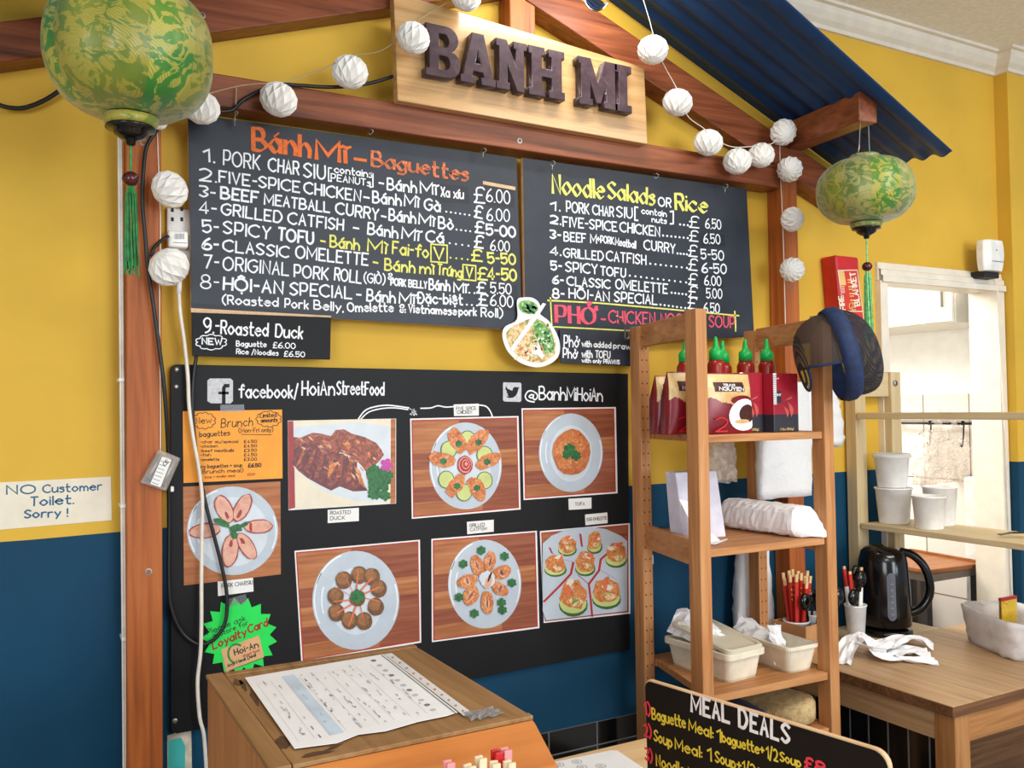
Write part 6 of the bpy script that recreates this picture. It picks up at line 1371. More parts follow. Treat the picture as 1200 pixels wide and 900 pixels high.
def cup_mesh(m, c, r, h, mat, wall=0.002):
    m.lathe(c, [(r*0.70, 0), (r*0.73, 0.0015), (r*0.98, h-0.004), (r*1.04, h-0.003), (r*1.04, h+0.001), (r*0.96, h+0.001), (r*0.70, 0.005), (0.001, 0.005)], mat, 28, cap=False); m.face([c+Vector((r*0.70*math.cos(2*PI*k/28), r*0.70*math.sin(2*PI*k/28), 0)) for k in range(28)], mat)
def cup(label, c, r, h, mat='cup', group='white paper cups in and by the cardboard box', name='paper_cup', cat='cup'):
    t = thing(name, label, cat, c, group); m = MB(); cup_mesh(m, Vector(c), r, h, M[mat]); m.build('cup', t, smooth=True); return t
# holder with wrapped chopsticks
c = b0+bu*0.046+bv*0.062+Vector((0, 0, 0.005))
cup('white cup full of red chopstick sleeves, left in the cardboard box', c, 0.038, 0.085)
cr = random.Random(5)
for k in range(19):
    a = cr.uniform(0, 2*PI); q = 0.027*math.sqrt(cr.random()); base = c+Vector((q*0.6*math.cos(a), q*0.6*math.sin(a), 0.007)); dx = Vector((q*1.2*math.cos(a)+0.004, q*1.2*math.sin(a), 0)); hh = 0.212+cr.uniform(-0.012, 0.016)
    if k == 0:
        tt = thing('wrapped_chopsticks', '', 'chopsticks', base)
    top = base+dx*0.9+Vector((0, 0, hh)); ct = thing('wrapped_chopsticks', 'pair of chopsticks in a red paper sleeve standing in the left cup', 'chopsticks', base, 'red-sleeved chopsticks in the left cup') if k else tt
    if not k: tag(tt, 'pair of chopsticks in a red paper sleeve standing in the left cup', None, 'red-sleeved chopsticks in the left cup')
    m = MB(); m.bar(base, base.lerp(top, 0.90), 0.0105, 0.005, M['chop'], up=(cr.uniform(-.3, .3), 1, 0)); m.build('paper_sleeve', ct)
    m = MB(); m.bar(base.lerp(top, 0.90), top, 0.009, 0.004, M['chopw'], up=(0.1, 1, 0)); m.build('chopstick_end', ct)
    m = MB()
    for j in range(3 if k % 2 else 0):
        pz = base.lerp(top, 0.80-0.07*j)+Vector((-0.002, -0.0045, 0)); m.ball(pz, 0.0026, M['yellowpk'], 8, 6, (1, 0.5, 1.3))
    if m.v: m.build('gold_character', ct)
# black spoons in a cup
c = b0+bu*0.104+bv*0.040+Vector((0, 0, 0.028))
cup('white cup of glossy black spoons, right in the cardboard box', c-Vector((0, 0, 0.023)), 0.030, 0.100)
def spoon(c, d, L_, label, group, idx):
    c = Vector(c); d = Vector(d).normalized(); t = thing('black_spoon', label, 'spoon', c, group)
    m = MB(); m.bar(c, c+d*(L_*0.72), 0.008, 0.004, M['blackp'], up=(0.2, 1, 0)); m.build('handle', t, bevel=0.001)
    m = MB(); e = c+d*(L_*0.84); m.ball(e, 0.020, M['blackp'], 14, 8, (1.05, 0.6, 1.3)); m.build('bowl', t, smooth=True)
for k in range(7):
    a = 2*PI*k/7+0.3; spoon(c+Vector((0.012*math.cos(a), 0.012*math.sin(a), -0.012)), (0.28*math.cos(a)-0.10, 0.28*math.sin(a)-0.25, 1), 0.160+0.006*k, 'glossy black spoon in the right cup of the cardboard box', 'black spoons in the right box cup', k)
c2_ = atY(1003, 735, 1.93); c2_.z = TABZ
cup('tall white cup of chopsticks and black spoons between the front right post and the kettle', c2_, 0.033, 0.115)
for k in range(4):
    a = 2*PI*k/4+0.5; base = c2_+Vector((0.010*math.cos(a), 0.010*math.sin(a), 0.008)); top = base+Vector((0.020*math.cos(a)-0.008, 0.014*math.sin(a), 0.215+0.01*(k % 2)))
    ct = thing('wrapped_chopsticks', 'pair of chopsticks in a red and white sleeve standing in the tall cup', 'chopsticks', base, 'red and white chopsticks in the tall cup')
    m = MB(); m.bar(base, base.lerp(top, 0.72), 0.013, 0.005, M['paper'], up=(0.1, 1, 0)); m.build('white_sleeve', ct); m = MB(); m.bar(base.lerp(top, 0.72), base.lerp(top, 0.96), 0.011, 0.005, M['chop'], up=(0.1, 1, 0)); m.build('red_sleeve', ct)
    m = MB(); m.bar(base.lerp(top, 0.96), top, 0.009, 0.004, M['chopw'], up=(0.1, 1, 0)); m.build('chopstick_end', ct)
for k in range(4):
    spoon(c2_+Vector((0.008*math.cos(k*1.6), 0.008*math.sin(k*1.6), 0.09)), ((-0.10, -0.25, 1), (0.16, -0.14, 1), (-0.35, -0.30, 0.8), (0.1, 0.1, 1))[k], (0.135, 0.125, 0.075, 0.145)[k], 'glossy black spoon in the tall cup beside the kettle', 'black spoons in the tall cup', k)
# white napkins tumbled on the table
p0 = atZ(1000, 770, TABZ)
t = thing('crumpled_napkins', 'crumpled strip of white napkins lying in front of the kettle', 'napkin', p0)
def ribbon(pxs, wdt, seed, name):
    m = MB(); C = smooth_path([Vector((atZ(x, y, TABZ+z).x, atZ(x, y, TABZ+z).y, TABZ+z)) for x, y, z in pxs], 4); rr = random.Random(seed); rows = []
    for i, c in enumerate(C):
        d = (C[min(i+1, len(C)-1)]-C[max(0, i-1)]); d.z = 0; d = d.normalized() if d.length > 1e-6 else Vector((1, 0, 0)); n_ = Vector((-d.y, d.x, 0))
        row = []
        for j in range(6):
            q = j/5-0.5; zz = c.z+0.006*math.sin(j*2.1+i*0.7)+rr.uniform(-0.002, 0.002); row.append(Vector((c.x+n_.x*wdt*q, c.y+n_.y*wdt*q, max(TABZ+0.0015, zz))))
        rows.append(row)
    m.grid(rows, M['tissue']); m.build(name, t, thick=0.0008)
ribbon([(985, 778, 0.002), (994, 757, 0.03), (1006, 745, 0.055), (1022, 752, 0.045), (1036, 768, 0.016), (1060, 772, 0.008), (1098, 776, 0.002)], 0.055, 3, 'napkin_sheet')
ribbon([(1010, 752, 0.04), (1030, 758, 0.035), (1052, 748, 0.035), (1075, 748, 0.028), (1094, 757, 0.008)], 0.06, 4, 'napkin_sheet')
ribbon([(1040, 768, 0.012), (1060, 762, 0.010), (1088, 764, 0.006)], 0.07, 5, 'napkin_sheet')
# lined basket with a yellow packet
q0, q1, q2 = atZ(1118, 745, TABZ), atZ(1186, 779, TABZ), atZ(1135, 700, TABZ)
o_ = Vector((2.515, 1.795, TABZ)); bu2 = Vector((0.62, -0.78, 0)).normalized(); bv2 = Vector((0.78, 0.62, 0)).normalized()
o_ = Vector((q0.x, q0.y, TABZ)); bu2 = Vector((q1.x-q0.x, q1.y-q0.y, 0)).normalized(); bv2 = Vector((-bu2.y, bu2.x, 0)); bv2 = bv2 if bv2.x > 0 else -bv2
t = thing('lined_basket', 'plastic basket lined with a white bin bag on the right of the side table', 'basket', o_)
m = MB()
def bk(u, v):
    a = 2*PI*u; ee = lambda w: abs(w)**0.45*math.copysign(1, w)
    k = 0.88+0.12*v; x = 0.16+0.16*k*ee(math.cos(a)); y = 0.10+0.10*k*ee(math.sin(a)); return o_+bu2*x+bv2*y+Vector((0, 0, 0.002+0.105*v))
rows = crumple(m, bk, 36, 8, M['liner'], 0.0035, 51, True); m.face(rows[0][::-1], M['liner'])
ins = []
for i in range(4):
    v = i/3; ins.append([bk(j/36, 1)+(Vector((o_.x, o_.y, 0))+bu2*0.16+bv2*0.10-Vector((bk(j/36, 1).x, bk(j/36, 1).y, 0)))*(0.06+0.14*v)-Vector((0, 0, 0.09*v-0.004)) for j in range(36)])
m.grid([rows[-1]]+ins, M['liner'], close_u=True); m.face(ins[-1], M['liner']); m.build('bin_liner', t, smooth=True, label='crinkled white liner')
m = MB(); kp = bk(0.5, 0.97)+Vector((-0.012, 0, -0.002)); m.ball(kp, 0.010, M['liner'], 10, 8, (1.3, 1, 1)); m.build('liner_knot', t, smooth=True)
pk = o_+bu2*0.115+bv2*0.11+Vector((0, 0, 0.062))
t = thing('snack_packet', 'yellow and red packet standing in the lined basket', 'packet', pk); m = MB()
def pkf(u, v): return pk+Vector((0.078*(u-0.5), -0.014*math.sin(PI*u)*math.sin(PI*v)-0.004, 0.078*v))
m.grid([[pkf(u/8, v/8) for u in range(9)] for v in range(9)], M['yellowpk']); m.grid([[Vector((2*pk.x-pkf(u/8, v/8).x*1, 2*pk.y-pkf(u/8, v/8).y, pkf(u/8, v/8).z)) for u in range(9)] for v in range(9)], M['yellowpk']); m.build('packet', t, smooth=True)
m = MB(); m.box(pk.x-0.039, pk.x+0.039, pk.y-0.006, pk.y+0.006, pk.z+0.074, pk.z+0.084, M['red']); m.build('red_seal', t, bevel=0.002)
for k, (u_, v_, rot) in enumerate(((0.20, 0.06, 0.4), (0.24, 0.09, -0.5), (0.15, 0.08, 1.0))):
    pz = o_+bu2*u_+bv2*v_+Vector((0, 0, 0.060)); m = MB(); d = Vector((math.cos(rot), math.sin(rot), 0.15)).normalized(); m.bar(pz-d*0.03, pz+d*0.03, 0.018, 0.012, M['fry' if k != 1 else 'orange']); tag(m.build('small_sachet', loc=pz, bevel=0.004), 'small orange-brown sachet lying in the lined basket', 'sachet', 'sachets in the basket')

# ============================================================ SECOND SHELVING UNIT AND CUPS
UX0, UX1, UY1 = 2.425, 2.655, 2.094
t = thing('birch_shelf', 'pale birch two-tier shelf standing on the side table in front of the doorway', 'shelf', (2.54, 1.7, TABZ))
UT = 1.690
for nm, (x, y) in enumerate(((UX0, UY1-0.045), (UX1-0.05, UY1-0.045), (UX0, 1.02), (UX1-0.05, 1.02))):
    m = MB(); m.box(x, x+0.050, y, y+0.043, TABZ if nm < 2 else 0.0, UT, M['birchZ']); m.build('post', t, bevel=0.002)
for y in (UY1-0.036, 1.03):
    m = MB(); m.box(UX0+0.051, UX1-0.051, y, y+0.022, UT-0.085, UT-0.002, M['birchX']); m.build('end_rail', t, bevel=0.002)
for z, th in ((1.552, 0.016), (1.184, 0.018)):
    m = MB(); P = [(UX0+0.004, 1.01), (UX1, 1.01), (UX1, 2.043), (UX0+0.004, 2.043)]; m.slab([Vector((x, y, z)) for x, y in P], (0, 0, -th), M['birchY'])
    if z < 1.3: m.build('lower_shelf', t, bevel=0.002)
# the upper tier is a narrow front slat with an open back
    else:
        m = MB(); m.box(UX0-0.002, UX0+0.020, 1.01, 2.043, z-0.022, z, M['birchY']); m.build('upper_slat', t, bevel=0.002)
m = MB(); p = atY(1051, 449, UY1-0.047); m.lathe((p.x-0.008, UY1-0.046, p.z), [(0.010, 0), (0.010, 0.004), (0.005, 0.006), (0.004, 0.002)], M['steel'], 12, axis='Y'); m.build('bolt', t)
def pot(label, c, r, h, lid=False):
    c = Vector(c); t = thing('soup_pot', label, 'paper tub', c, 'white paper soup pots on the birch shelf')
    m = MB(); m.lathe(c, [(r*0.80, 0), (r*0.81, 0.002), (r*0.98, h-0.006), (r*1.04, h-0.005), (r*1.05, h-0.001), (r*1.03, h), (r*0.96, h-0.002), (r*0.80, 0.006), (0.001, 0.006)], M['cup'], 36, cap=False)
    m.face([c+Vector((r*0.80*math.cos(2*PI*k/36), r*0.80*math.sin(2*PI*k/36), 0)) for k in range(36)], M['cup']); m.build('pot', t, smooth=True)
    if lid:
        m = MB(); m.lathe(c+Vector((0, 0, h)), [(r*1.07, -0.006), (r*1.09, 0.0), (r*1.05, 0.006), (r*0.95, 0.008), (r*0.90, 0.004), (0.002, 0.004)], sheer('clear_pot_lid', (226, 226, 226), 0.6, 0.2), 36, cap=False); m.build('lid', t, smooth=True)
SZ = 1.1845
pc = Vector((2.522, 1.985, SZ))
pot('lower white pot of the stacked pair at the left end of the birch shelf', pc, 0.058, 0.118)
pot('upper white pot with a clear lid, topmost of the stacked pair', pc+Vector((-0.005, 0, 0.1195)), 0.056, 0.104, True)
pot('front white pot beside the stacked pair on the birch shelf', (2.497, 1.835, SZ), 0.051, 0.104)
pot('white pot standing behind and right of the front pot on the birch shelf', (2.600, 1.870, SZ), 0.053, 0.125)
# black fork at the frame edge
f0 = Vector((2.52, 1.585, SZ+0.006))
t = thing('black_fork', 'black plastic fork lying on the birch shelf at the right edge', 'fork', f0); m = MB()
fd = Vector((0.85, -0.52, 0)).normalized(); fs = Vector((-fd.y, fd.x, 0))
m.hexa([f0+fd*a+fs*b_+Vector((0, 0, z)) for z in (0.006, 0.009) for a, b_ in ((0, -0.011), (0.04, -0.010), (0.04, 0.010), (0, 0.011))], M['blackp'])
for k in range(4): m.bar(f0-fd*0.035+fs*(-0.009+0.006*k)+Vector((0, 0, 0.002)), f0+fs*(-0.009+0.006*k)+Vector((0, 0, 0.0075)), 0.0032, 0.002, M['blackp'])
m.bar(f0+fd*0.038+Vector((0, 0, 0.0075)), f0+fd*0.13+Vector((0, 0, 0.003)), 0.009, 0.003, M['blackp']); m.build('fork', t)

# ============================================================ KITCHEN BEYOND THE DOORWAY
t = thing('kitchen_cupboard', 'white wall cupboard high on the kitchen wall, seen through the doorway', 'cupboard', (3.42, 2.7, 1.9))
m = MB(); m.box(3.27, 3.598, 2.26, 3.4, 1.905, 2.45, M['white']); m.build('cabinet_body', t, bevel=0.002)
for k in range(2):
    m = MB(); m.box(3.252, 3.268, 2.264+0.57*k, 2.264+0.57*k+0.56, 1.91, 2.445, M['white']); d = m.build('door', t, bevel=0.002); m = MB(); m.box(3.236, 3.252, 2.30+0.57*k, 2.31+0.57*k, 1.97, 2.07, M['steel']); m.build('handle', d, bevel=0.002)
t = thing('hook_rail', 'thin black rail with hooks on the white kitchen wall tiles', 'rail', (3.57, 2.55, 1.51))
m = MB(); m.tube([(3.560, 2.37, 1.490), (3.560, 2.80, 1.490)], 0.006, M['blackp'], 10)
for y in (2.40, 2.77): m.tube([(3.560, y, 1.490), (3.598, y, 1.490)], 0.005, M['blackp'], 8)
m.build('rail', t, smooth=True)
for y in (2.44, 2.60):
    m = MB(); m.tube(smooth_path([(3.552, y, 1.482), (3.555, y, 1.499), (3.566, y, 1.497), (3.566, y, 1.475), (3.556, y, 1.405), (3.546, y, 1.390), (3.536, y, 1.405)], 4), 0.0035, M['blackp'], 6); m.build('hook', t, smooth=True)
hanging_bag('clear crinkled plastic bag hanging from the kitchen hooks', [(1086, 505), (1150, 563)], 2.43, 0.10, M['bagthin'], 61, name='plastic_bag', amp=0.012, handle=True, narrow=0.75)
t = thing('white_panel', 'tall white appliance side standing just inside the right of the doorway', 'appliance', (3.52, 2.40, 0))
m = MB(); m.box(3.43, 3.598, 2.215, 2.36, 0.0, 1.27, M['plastic']); m.build('side_panel', t, bevel=0.012, seg=3)
t = thing('serving_tray', 'orange wooden tray lying on a kitchen stand behind the kettle', 'tray', (3.2, 2.4, 0.9))
ZT_ = 0.93
P = [atZ(x, y, ZT_) for x, y in ((1072, 668), (1110, 671.5), (1172, 660), (1160, 655), (1078, 648))]
P = [Vector((3.02, 2.235, ZT_)), Vector((3.37, 2.215, ZT_)), Vector((3.41, 2.60, ZT_)), Vector((3.03, 2.62, ZT_))]
m = MB(); m.slab(P, (0, 0, -0.008), M['tray']); m.build('tray_base', t, bevel=0.002)
m = MB()
for i in range(4): m.bar(P[i]+Vector((0, 0, 0.004)), P[(i+1) % 4]+Vector((0, 0, 0.004)), 0.010, 0.014, M['tray'])
m.build('tray_rim', t, bevel=0.003)
t = thing('kitchen_stand', 'dim kitchen stand with black legs under the orange tray', 'stand', (3.2, 2.4, 0))
for x, y in ((3.05, 2.26), (3.33, 2.24), (3.36, 2.56), (3.06, 2.58)):
    m = MB(); m.box(x, x+0.03, y, y+0.03, 0, ZT_-0.040, M['ink']); m.build('leg', t, bevel=0.002)
m = MB(); m.box(3.03, 3.40, 2.23, 2.61, ZT_-0.038, ZT_-0.009, M['greycab']); m.build('stand_top', t, bevel=0.002)
t = thing('kitchen_cabinet', 'low dim cabinet on the kitchen floor beyond the doorway', 'cabinet', (3.3, 2.95, 0))
m = MB(); m.box(3.0, 3.598, 2.68, 3.3, 0, 0.78, M['greycab']); m.build('cabinet_body', t, bevel=0.003)
m = MB(); m.box(2.984, 2.999, 2.69, 3.29, 0.08, 0.76, M['greycab']); d = m.build('door', t, bevel=0.002); m = MB(); m.tube([(2.97, 2.75, 0.70), (2.97, 2.87, 0.70)], 0.006, M['steel'], 8); m.build('handle', d)

# ============================================================ FRONT COUNTER
t = thing('service_counter', 'pale plywood service counter top in the foreground', 'counter', (0.9, 1.1, 0))
m = MB(); m.box(-0.15, 1.36, 0.62, 1.575, CNT-0.03, CNT, M['ply']); m.build('counter_top', t, bevel=0.003)
m = MB(); m.box(-0.10, 1.32, 0.70, 1.52, 0, CNT-0.031, M['tile']); m.build('counter_body', t)
# wooden counter box
h = 1.58-1.19; BZ = 1.19
k_ = h/(1.58-1.07)
def bz(x, y): p = atZ(x, y, BZ); return p
q_bl, q_br, q_fr = bz(243, 793), bz(484, 757), bz(622, 841)
X0, X1, YB, YF = q_bl.x, q_br.x, (q_bl.y+q_br.y)/2, q_fr.y
e1_ = atX(653, 900, X1)                               # the sloping front edge
sl = (e1_.z-BZ)/(e1_.y-YF)
YS = YF-0.24; ZS = max(CNT+0.06, BZ+sl*(YS-YF))
t = thing('counter_box', 'old wooden counter box with a flat worn lid and sloping pine front', 'box', ((X0+X1)/2, (YB+YF)/2, CNT))
sideprof = [(YB, CNT+0.001), (YB, BZ-0.004), (YF, BZ-0.004), (YS, ZS), (YS, CNT+0.001)]
m = MB()
m.slab([Vector((X0, y, z)) for y, z in sideprof], (0.016, 0, 0), M['boxside']); m.build('side_panel', t, bevel=0.002)
m = MB(); m.slab([Vector((X1-0.016, y, z)) for y, z in sideprof], (0.016, 0, 0), M['boxside']); m.build('side_panel', t, bevel=0.002)
m = MB(); m.box(X0+0.0165, X1-0.0165, YB-0.016, YB, CNT+0.001, BZ-0.004, M['boxside']); m.build('back_panel', t)
m = MB(); m.hexa([(X0-0.002, YS-0.012, ZS-0.008), (X1+0.002, YS-0.012, ZS-0.008), (X1+0.002, YF-0.010, BZ-0.014), (X0-0.002, YF-0.010, BZ-0.014), (X0-0.002, YS-0.003, ZS+0.004), (X1+0.002, YS-0.003, ZS+0.004), (X1+0.002, YF-0.001, BZ-0.002), (X0-0.002, YF-0.001, BZ-0.002)], M['boxpine']); fp = m.build('sloping_front', t, bevel=0.002)
m = MB(); m.box(X0+0.0165, X1-0.0165, YS+0.001, YS+0.015, CNT+0.001, ZS-0.012, M['boxpine']); m.build('front_panel', t)
m = MB(); nrm = Vector((0, -(BZ-ZS), YF-YS)); nrm = Vector((0, -1, 0.0)) if nrm.length < 1e-5 else nrm.normalized()
for px, py in ((414, 898), (505, 872), (545, 872), (633, 850), (574, 868)):
    pass
m = MB(); fr = 0.022
m.box(X0-0.002, X0+fr, YF-0.001, YB+0.002, BZ-0.003, BZ+0.003, M['boxtop']); m.box(X0+fr+0.0015, X1+0.002, YF+0.013, YB-0.016, BZ-0.003, BZ+0.001, M['boxtop'])
m.box(X0+fr+0.0015, X1+0.002, YF-0.001, YF+0.0115, BZ-0.003, BZ+0.0025, M['boxtop']); m.box(X0+fr+0.0015, X1+0.002, YB-0.0145, YB+0.002, BZ-0.003, BZ+0.0025, M['boxtop']); m.build('lid', t, bevel=0.001)
m = MB(); sr = random.Random(8)
for px, py, rx, ry, ro in ((285, 803, 8, 3, 60), (279, 800, 7, 4, 20), (298, 818, 3, 10, -30), (372, 884, 18, 3.5, -12), (330, 870, 10, 9, 30), (390, 876, 12, 2, -20)):
    pts = []
    for i in range(14):
        a = 2*PI*i/14; q = 1+sr.uniform(-.35, .25); x, y = rx*q*math.cos(a), ry*q*math.sin(a); c_, s_ = math.cos(R(ro)), math.sin(R(ro)); p = atZ(px+x*c_-y*s_, py+x*s_+y*c_, BZ+0.0014); pts.append(p)
    m.face(pts, M['stain'] if 'stain' in M else M.setdefault('stain', plain('dark_wood_stain', (84, 54, 30), 0.6, var=0.2, scale=60))); m.build('dark_stain', t); m = MB()
# printed sheet in a plastic sleeve
t = thing('printed_sheet', 'printed table sheet in a clear punched sleeve lying on the counter box', 'document', atZ(420, 815, BZ+0.002))
ZP = BZ+0.0035
m = MB(); Q = [(287, 794.5), (449, 767), (536, 835), (524, 839), (490, 846), (452, 857), (420, 861), (395, 871), (345, 877.5)]
m.slab([atZ(x, y, ZP) for x, y in Q], (0, 0, 0.0006), M['sheet']); m.build('paper', t)
m = MB(); m.slab([atZ(x, y, ZP) for x, y in ((450, 766.8), (459, 765.5), (554, 836), (543, 838.5))], (0, 0, 0.0004), sheer('clear_sleeve_edge', (238, 240, 244), 0.8, 0.2)); m.build('punched_edge', t)
ZL = ZP+0.0009
m = MB()
def ft(pts, mat, dz=0): m.face([atZ(x, y, ZL+dz) for x, y in pts], M[mat])
def seg2(u0, v0, u1, v1): return u0, v0, u1, v1
A, B2, C2, D2 = (287, 794.5), (449, 767), (536, 835), (345, 877.5)
def uv(u, v):
    x = A[0]*(1-u)*(1-v)+B2[0]*u*(1-v)+C2[0]*u*v+D2[0]*(1-u)*v; y = A[1]*(1-u)*(1-v)+B2[1]*u*(1-v)+C2[1]*u*v+D2[1]*(1-u)*v; return x, y
ft([uv(0.24, 0.06), uv(0.33, 0.06), uv(0.33, 0.93), uv(0.24, 0.93)], 'paleblue')
for i in range(9): ft([uv(0.05+0.1*i, 0.1), uv(0.052+0.1*i, 0.1), uv(0.052+0.1*i, 0.92), uv(0.05+0.1*i, 0.92)], 'inkl', 0.0001)
lr = random.Random(12)
for i in range(120):
    u = lr.choice((0.1, 0.17, 0.28, 0.36, 0.44, 0.5, 0.58, 0.66, 0.72, 0.8, 0.86))+lr.uniform(-0.012, 0.012); v = lr.uniform(0.06, 0.9); lnx = lr.uniform(0.015, 0.05)
    ft([uv(u, v), uv(u+0.007, v), uv(u+0.007, v+lnx), uv(u, v+lnx)], 'inkl' if lr.random() > 0.12 else 'inkg', 0.0002)
for i in range(11):
    v = 0.06+0.083*i; ft([(x, y) for x, y in [uv(0.90+0.018*math.cos(a*PI/4), v+0.018*math.sin(a*PI/4)) for a in range(8)]], 'inkl' if i % 3 else 'inkg', 0.0002)
ft([uv(0.985, 0.0), uv(0.992, 0.0), uv(0.992, 1.0), uv(0.985, 1.0)], 'inkg', 0.0002)
m.build('print', t)
m = MB()
for i in range(11):
    u = 0.06+0.088*i; cx, cy = 454.5+(548-454.5)*u, 766+(837-766)*u
    m.face([atZ(cx+1.7*math.cos(a*PI/4), cy+1.2*math.sin(a*PI/4), ZP+0.0007) for a in range(8)], M['cardboard'])
m.build('punched_hole', t)
p = atZ(566, 838, BZ+0.002); m = MB(); crumple(m, lambda u, v: (p.x+0.045*(u-0.5), p.y+0.03*(v-0.5), BZ+0.0042+0.002*math.sin(PI*u)*math.sin(PI*v)), 8, 6, M['tape'], 0.0018, 71); tag(m.build('tape_scrap', loc=p, thick=0.0003), 'crinkled scrap of clear tape on the counter box lid', 'tape')
# menu paper on the counter
t = thing('order_sheet', 'white sheet with small drawn dishes lying on the plywood counter', 'paper', atZ(700, 890, CNT+0.001))
P = [atZ(x, y, CNT+0.0008) for x, y in ((640, 895), (716, 879.5), (724, 880), (790, 925), (700, 955))]
m = MB(); m.slab(P, (0, 0, 0.0006), M['sheet']); m.build('paper', t)
m = MB()
for px, py in ((655, 896), (676, 892.5), (704, 897.5), (682, 899), (726, 905)):
    o_ = atZ(px, py, CNT+0.0016); pts = [(0.010*math.cos(2*PI*i/14), 0.010*math.sin(2*PI*i/14)) for i in range(15)]
    pen(m, pts, o_, Vector((1, 0, 0)), Vector((0, 1, 0)), 1, 0.0010, M['ink'], None, Vector((0, 0, 1)))
    for k in range(3): pen(m, [(-0.005+0.003*k, -0.006), (-0.004+0.004*k, 0.006)], o_, Vector((1, 0, 0)), Vector((0, 1, 0)), 1, 0.0009, M['herb' if k == 1 else 'ink'], None, Vector((0, 0, 1)))
m.build('drawing', t)
# pegs in a tin on the counter
def zslope(y): return BZ+sl*(y-YF)
pc_ = Vector((atY(562, 890, 0.865).x, 0.865, zslope(0.865)+0.006))
t = thing('peg_tray', 'small cardboard tray of clothes pegs on the sloping front of the counter box', 'tray', pc_)
m = MB()
def wedge(x0, x1, y0, y1, h):
    zt = pc_.z+h; z0, z1 = zslope(pc_.y+y0)+0.004, zslope(pc_.y+y1)+0.004
    m.hexa([(pc_.x+x0, pc_.y+y0, z0), (pc_.x+x1, pc_.y+y0, z0), (pc_.x+x1, pc_.y+y1, z1), (pc_.x+x0, pc_.y+y1, z1), (pc_.x+x0, pc_.y+y0, zt), (pc_.x+x1, pc_.y+y0, zt), (pc_.x+x1, pc_.y+y1, zt), (pc_.x+x0, pc_.y+y1, zt)], M['kraft'])
wedge(-0.052, 0.052, -0.028, -0.025, 0.026); wedge(-0.052, 0.052, 0.025, 0.028, 0.026); wedge(-0.052, -0.049, -0.025, 0.025, 0.026); wedge(0.049, 0.052, -0.025, 0.025, 0.026)
m.build('tray_side', t)
pegs = [(-0.044, 0.012, 0.158, 0, 'pinkpeg'), (-0.036, 0.000, 0.163, 5, 'pinkpeg'), (-0.030, -0.016, 0.152, -5, 'peg'), (-0.018, 0.006, 0.160, 8, 'peg'), (-0.009, -0.008, 0.161, -6, 'peg'), (0.002, 0.010, 0.166, 4, 'peg'), (0.010, -0.012, 0.158, 10, 'peg'), (0.019, 0.004, 0.157, -8, 'peg'), (0.029, 0.012, 0.170, 3, 'red'), (0.036, -0.002, 0.184, 6, 'peg'), (0.043, 0.012, 0.162, 0, 'pinkpeg')]
for x, y, zt, rot, mt in pegs:
    b_ = pc_+Vector((x*0.8+0.006, y*1.3, max(zslope(pc_.y+y*1.3)-pc_.z+0.006, zt-0.180))); nm = {'peg': 'pale wooden clothes peg standing in the cardboard tray', 'pinkpeg': 'pale pink clothes peg standing in the cardboard tray', 'red': 'red clothes peg standing in the cardboard tray'}[mt]
    ct = thing('clothes_peg', nm, 'peg', b_, 'clothes pegs in the tray, %s' % {'peg': 'wooden', 'pinkpeg': 'pink', 'red': 'red'}[mt])
    d = Vector((math.cos(R(rot)), math.sin(R(rot)), 0)); n_ = Vector((-d.y, d.x, 0))
    for s in (-1, 1):
        m = MB(); q = lambda a, b2, z: b_+d*a+n_*b2+Vector((0, 0, z)); m.hexa([q(-.0048, s*.0005, 0), q(.0048, s*.0005, 0), q(.0048, s*.0042, 0), q(-.0048, s*.0042, 0), q(-.0048, s*.0026, .075), q(.0048, s*.0026, .075), q(.0048, s*.0066, .075), q(-.0048, s*.0066, .075)], M[mt]); m.build('peg_half', ct, bevel=0.0008)
    m = MB(); m.tube([b_+Vector((-0.0055, 0, 0.043)), b_+Vector((0.0055, 0, 0.043))], 0.0028, M['steel'], 8); m.build('spring', ct)
# meal deals chalkboard
ML, MR_ = Vector((0.915, 1.224, 0)), Vector((0.995, 0.800, 0))
MT = 1.12
dX = (MR_-ML).normalized(); wM = (MR_-ML).length; nM = Vector((0, 0, 1)).cross(dX); nM = nM if nM.x < 0 else -nM
t = thing('meal_deals_board', 'rounded chalkboard with a raw wooden edge lettered MEAL DEALS on the counter', 'chalkboard', (ML+MR_)/2+Vector((0, 0, CNT)))
def mb_(u, z, off=0): return ML+dX*u+nM*off+Vector((0, 0, z))
r_ = 0.022; hM = MT-CNT-0.001
outl = [(0.004, 0), (wM-0.004, 0)]+[(wM-r_+r_*math.cos(R(a)), hM-r_+r_*math.sin(R(a))) for a in range(0, 91, 15)]+[(r_*0.6+r_*0.6*math.cos(R(a)), hM-r_*0.6+r_*0.6*math.sin(R(a))) for a in range(90, 181, 15)]
m = MB(); m.slab([mb_(u, CNT+0.001+z) for u, z in outl], -nM*0.010, M['edge'], M['edge']); m.build('wood_panel', t, bevel=0.0025)
cxm, czm = wM/2, hM/2
m = MB(); m.face([mb_(cxm+(u-cxm)*0.992, CNT+0.001+czm+(z-czm)*0.982, 0.0006) for u, z in outl], M['black2']); m.build('chalk_face', t)
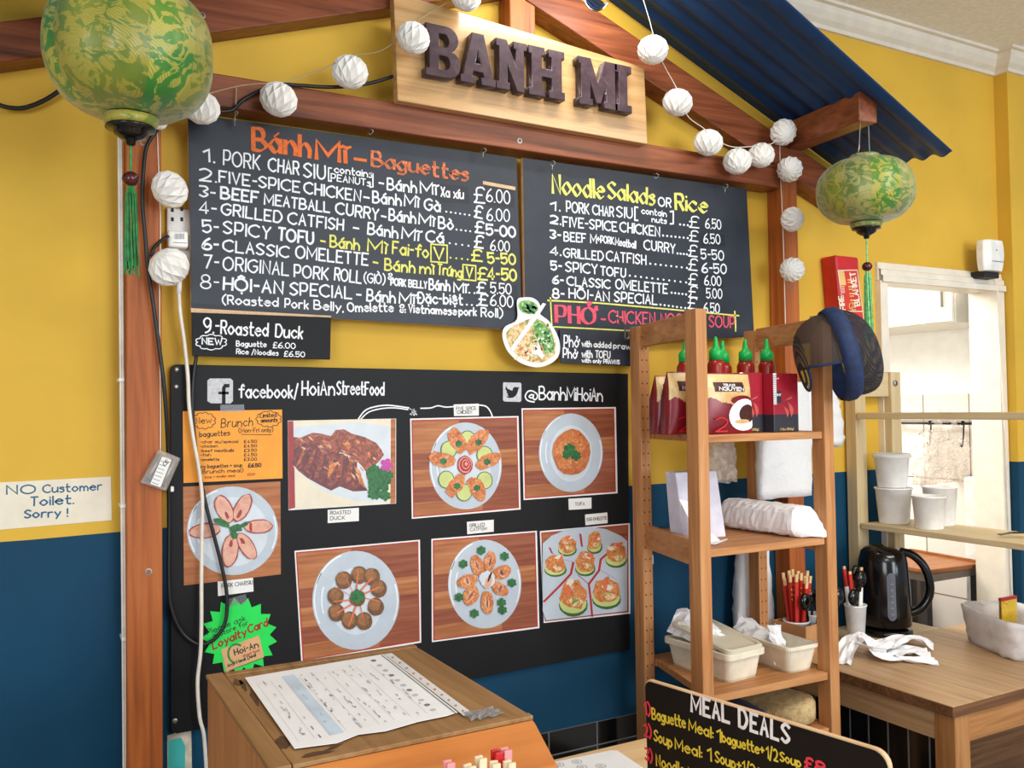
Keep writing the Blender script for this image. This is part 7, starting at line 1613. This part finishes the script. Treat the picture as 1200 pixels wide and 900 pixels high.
def onM(px, py):
    d = FW+RT*((px-600)/FOC)-UP*((py-450)/FOC); k = (ML-CAM).dot(nM)/d.dot(nM); return CAM+d*k
def mline(m, s, a, b_, hpx, mat, wpx, **k):
    p, q = onM(*a), onM(*b_); ex = (q-p).normalized(); ey = Vector((0, 0, 1)); ey = (ey-ex*ey.dot(ex)).normalized(); kk = (onM(a[0], a[1]-hpx)-p).length/hpx
    write(m, s, p+nM*0.0012, ex, ey, nM, (q-p).length, hpx*kk, mat, wpx*kk, **k)
m = MB(); mline(m, 'MEAL', (811, 833), (855, 847), 19, M['chalk'], 3.9, gap=2.2); mline(m, 'DEALS', (867, 851), (925, 871), 20, M['chalk'], 3.9, gap=2.4); m.build('heading', t, label='thick white chalk heading')
def mrow(n, red, segs):
    m = MB(); mline(m, red[0], red[1], red[2], 13, M['chalkr'], 2.6); m.build('row_number', t, label='red chalk number')
    m = MB()
    for s in segs: mline(m, *s[:4], M['chalkY'], s[4] if len(s) > 4 else 2.1)
    m.build('chalk_row', t, label='yellow chalk lettering')
mrow(1, ('1)', (756, 836), (763, 838)), [('Baguette', (765, 842), (804, 853), 12), ('Meal:', (808, 855), (836, 865), 12), ('1', (841, 868), (845, 869.5), 14, 2.4), ('baguette+', (847, 869), (896, 885), 11), ('1/2', (899, 888), (912, 892), 13, 2.2), ('Soup', (915, 891), (939, 899), 10)])
mrow(2, ('2)', (756, 862), (764, 864)), [('Soup', (767, 867), (788, 876), 12), ('Meal:', (792, 877), (823, 888), 12), ('1', (830, 890), (834, 891.5), 14, 2.4), ('Soup+1/2', (839, 892), (885, 909), 12), ('baguette', (890, 911), (935, 927), 11)])
mrow(3, ('3)', (757, 890), (765, 893)), [('Noodle', (770, 897), (803, 909), 13), ('Meal: 1 salad', (808, 911), (878, 935), 12)])
m = MB(); p1_, p2_ = (948, 900), (967, 897); mline(m, '£', (944, 899), (953, 902), 12, M['chalkr'], 3.2); mline(m, '8', (957, 903), (968, 907), 12, M['chalkr'], 3.2); m.build('price', t, label='red chalk price')
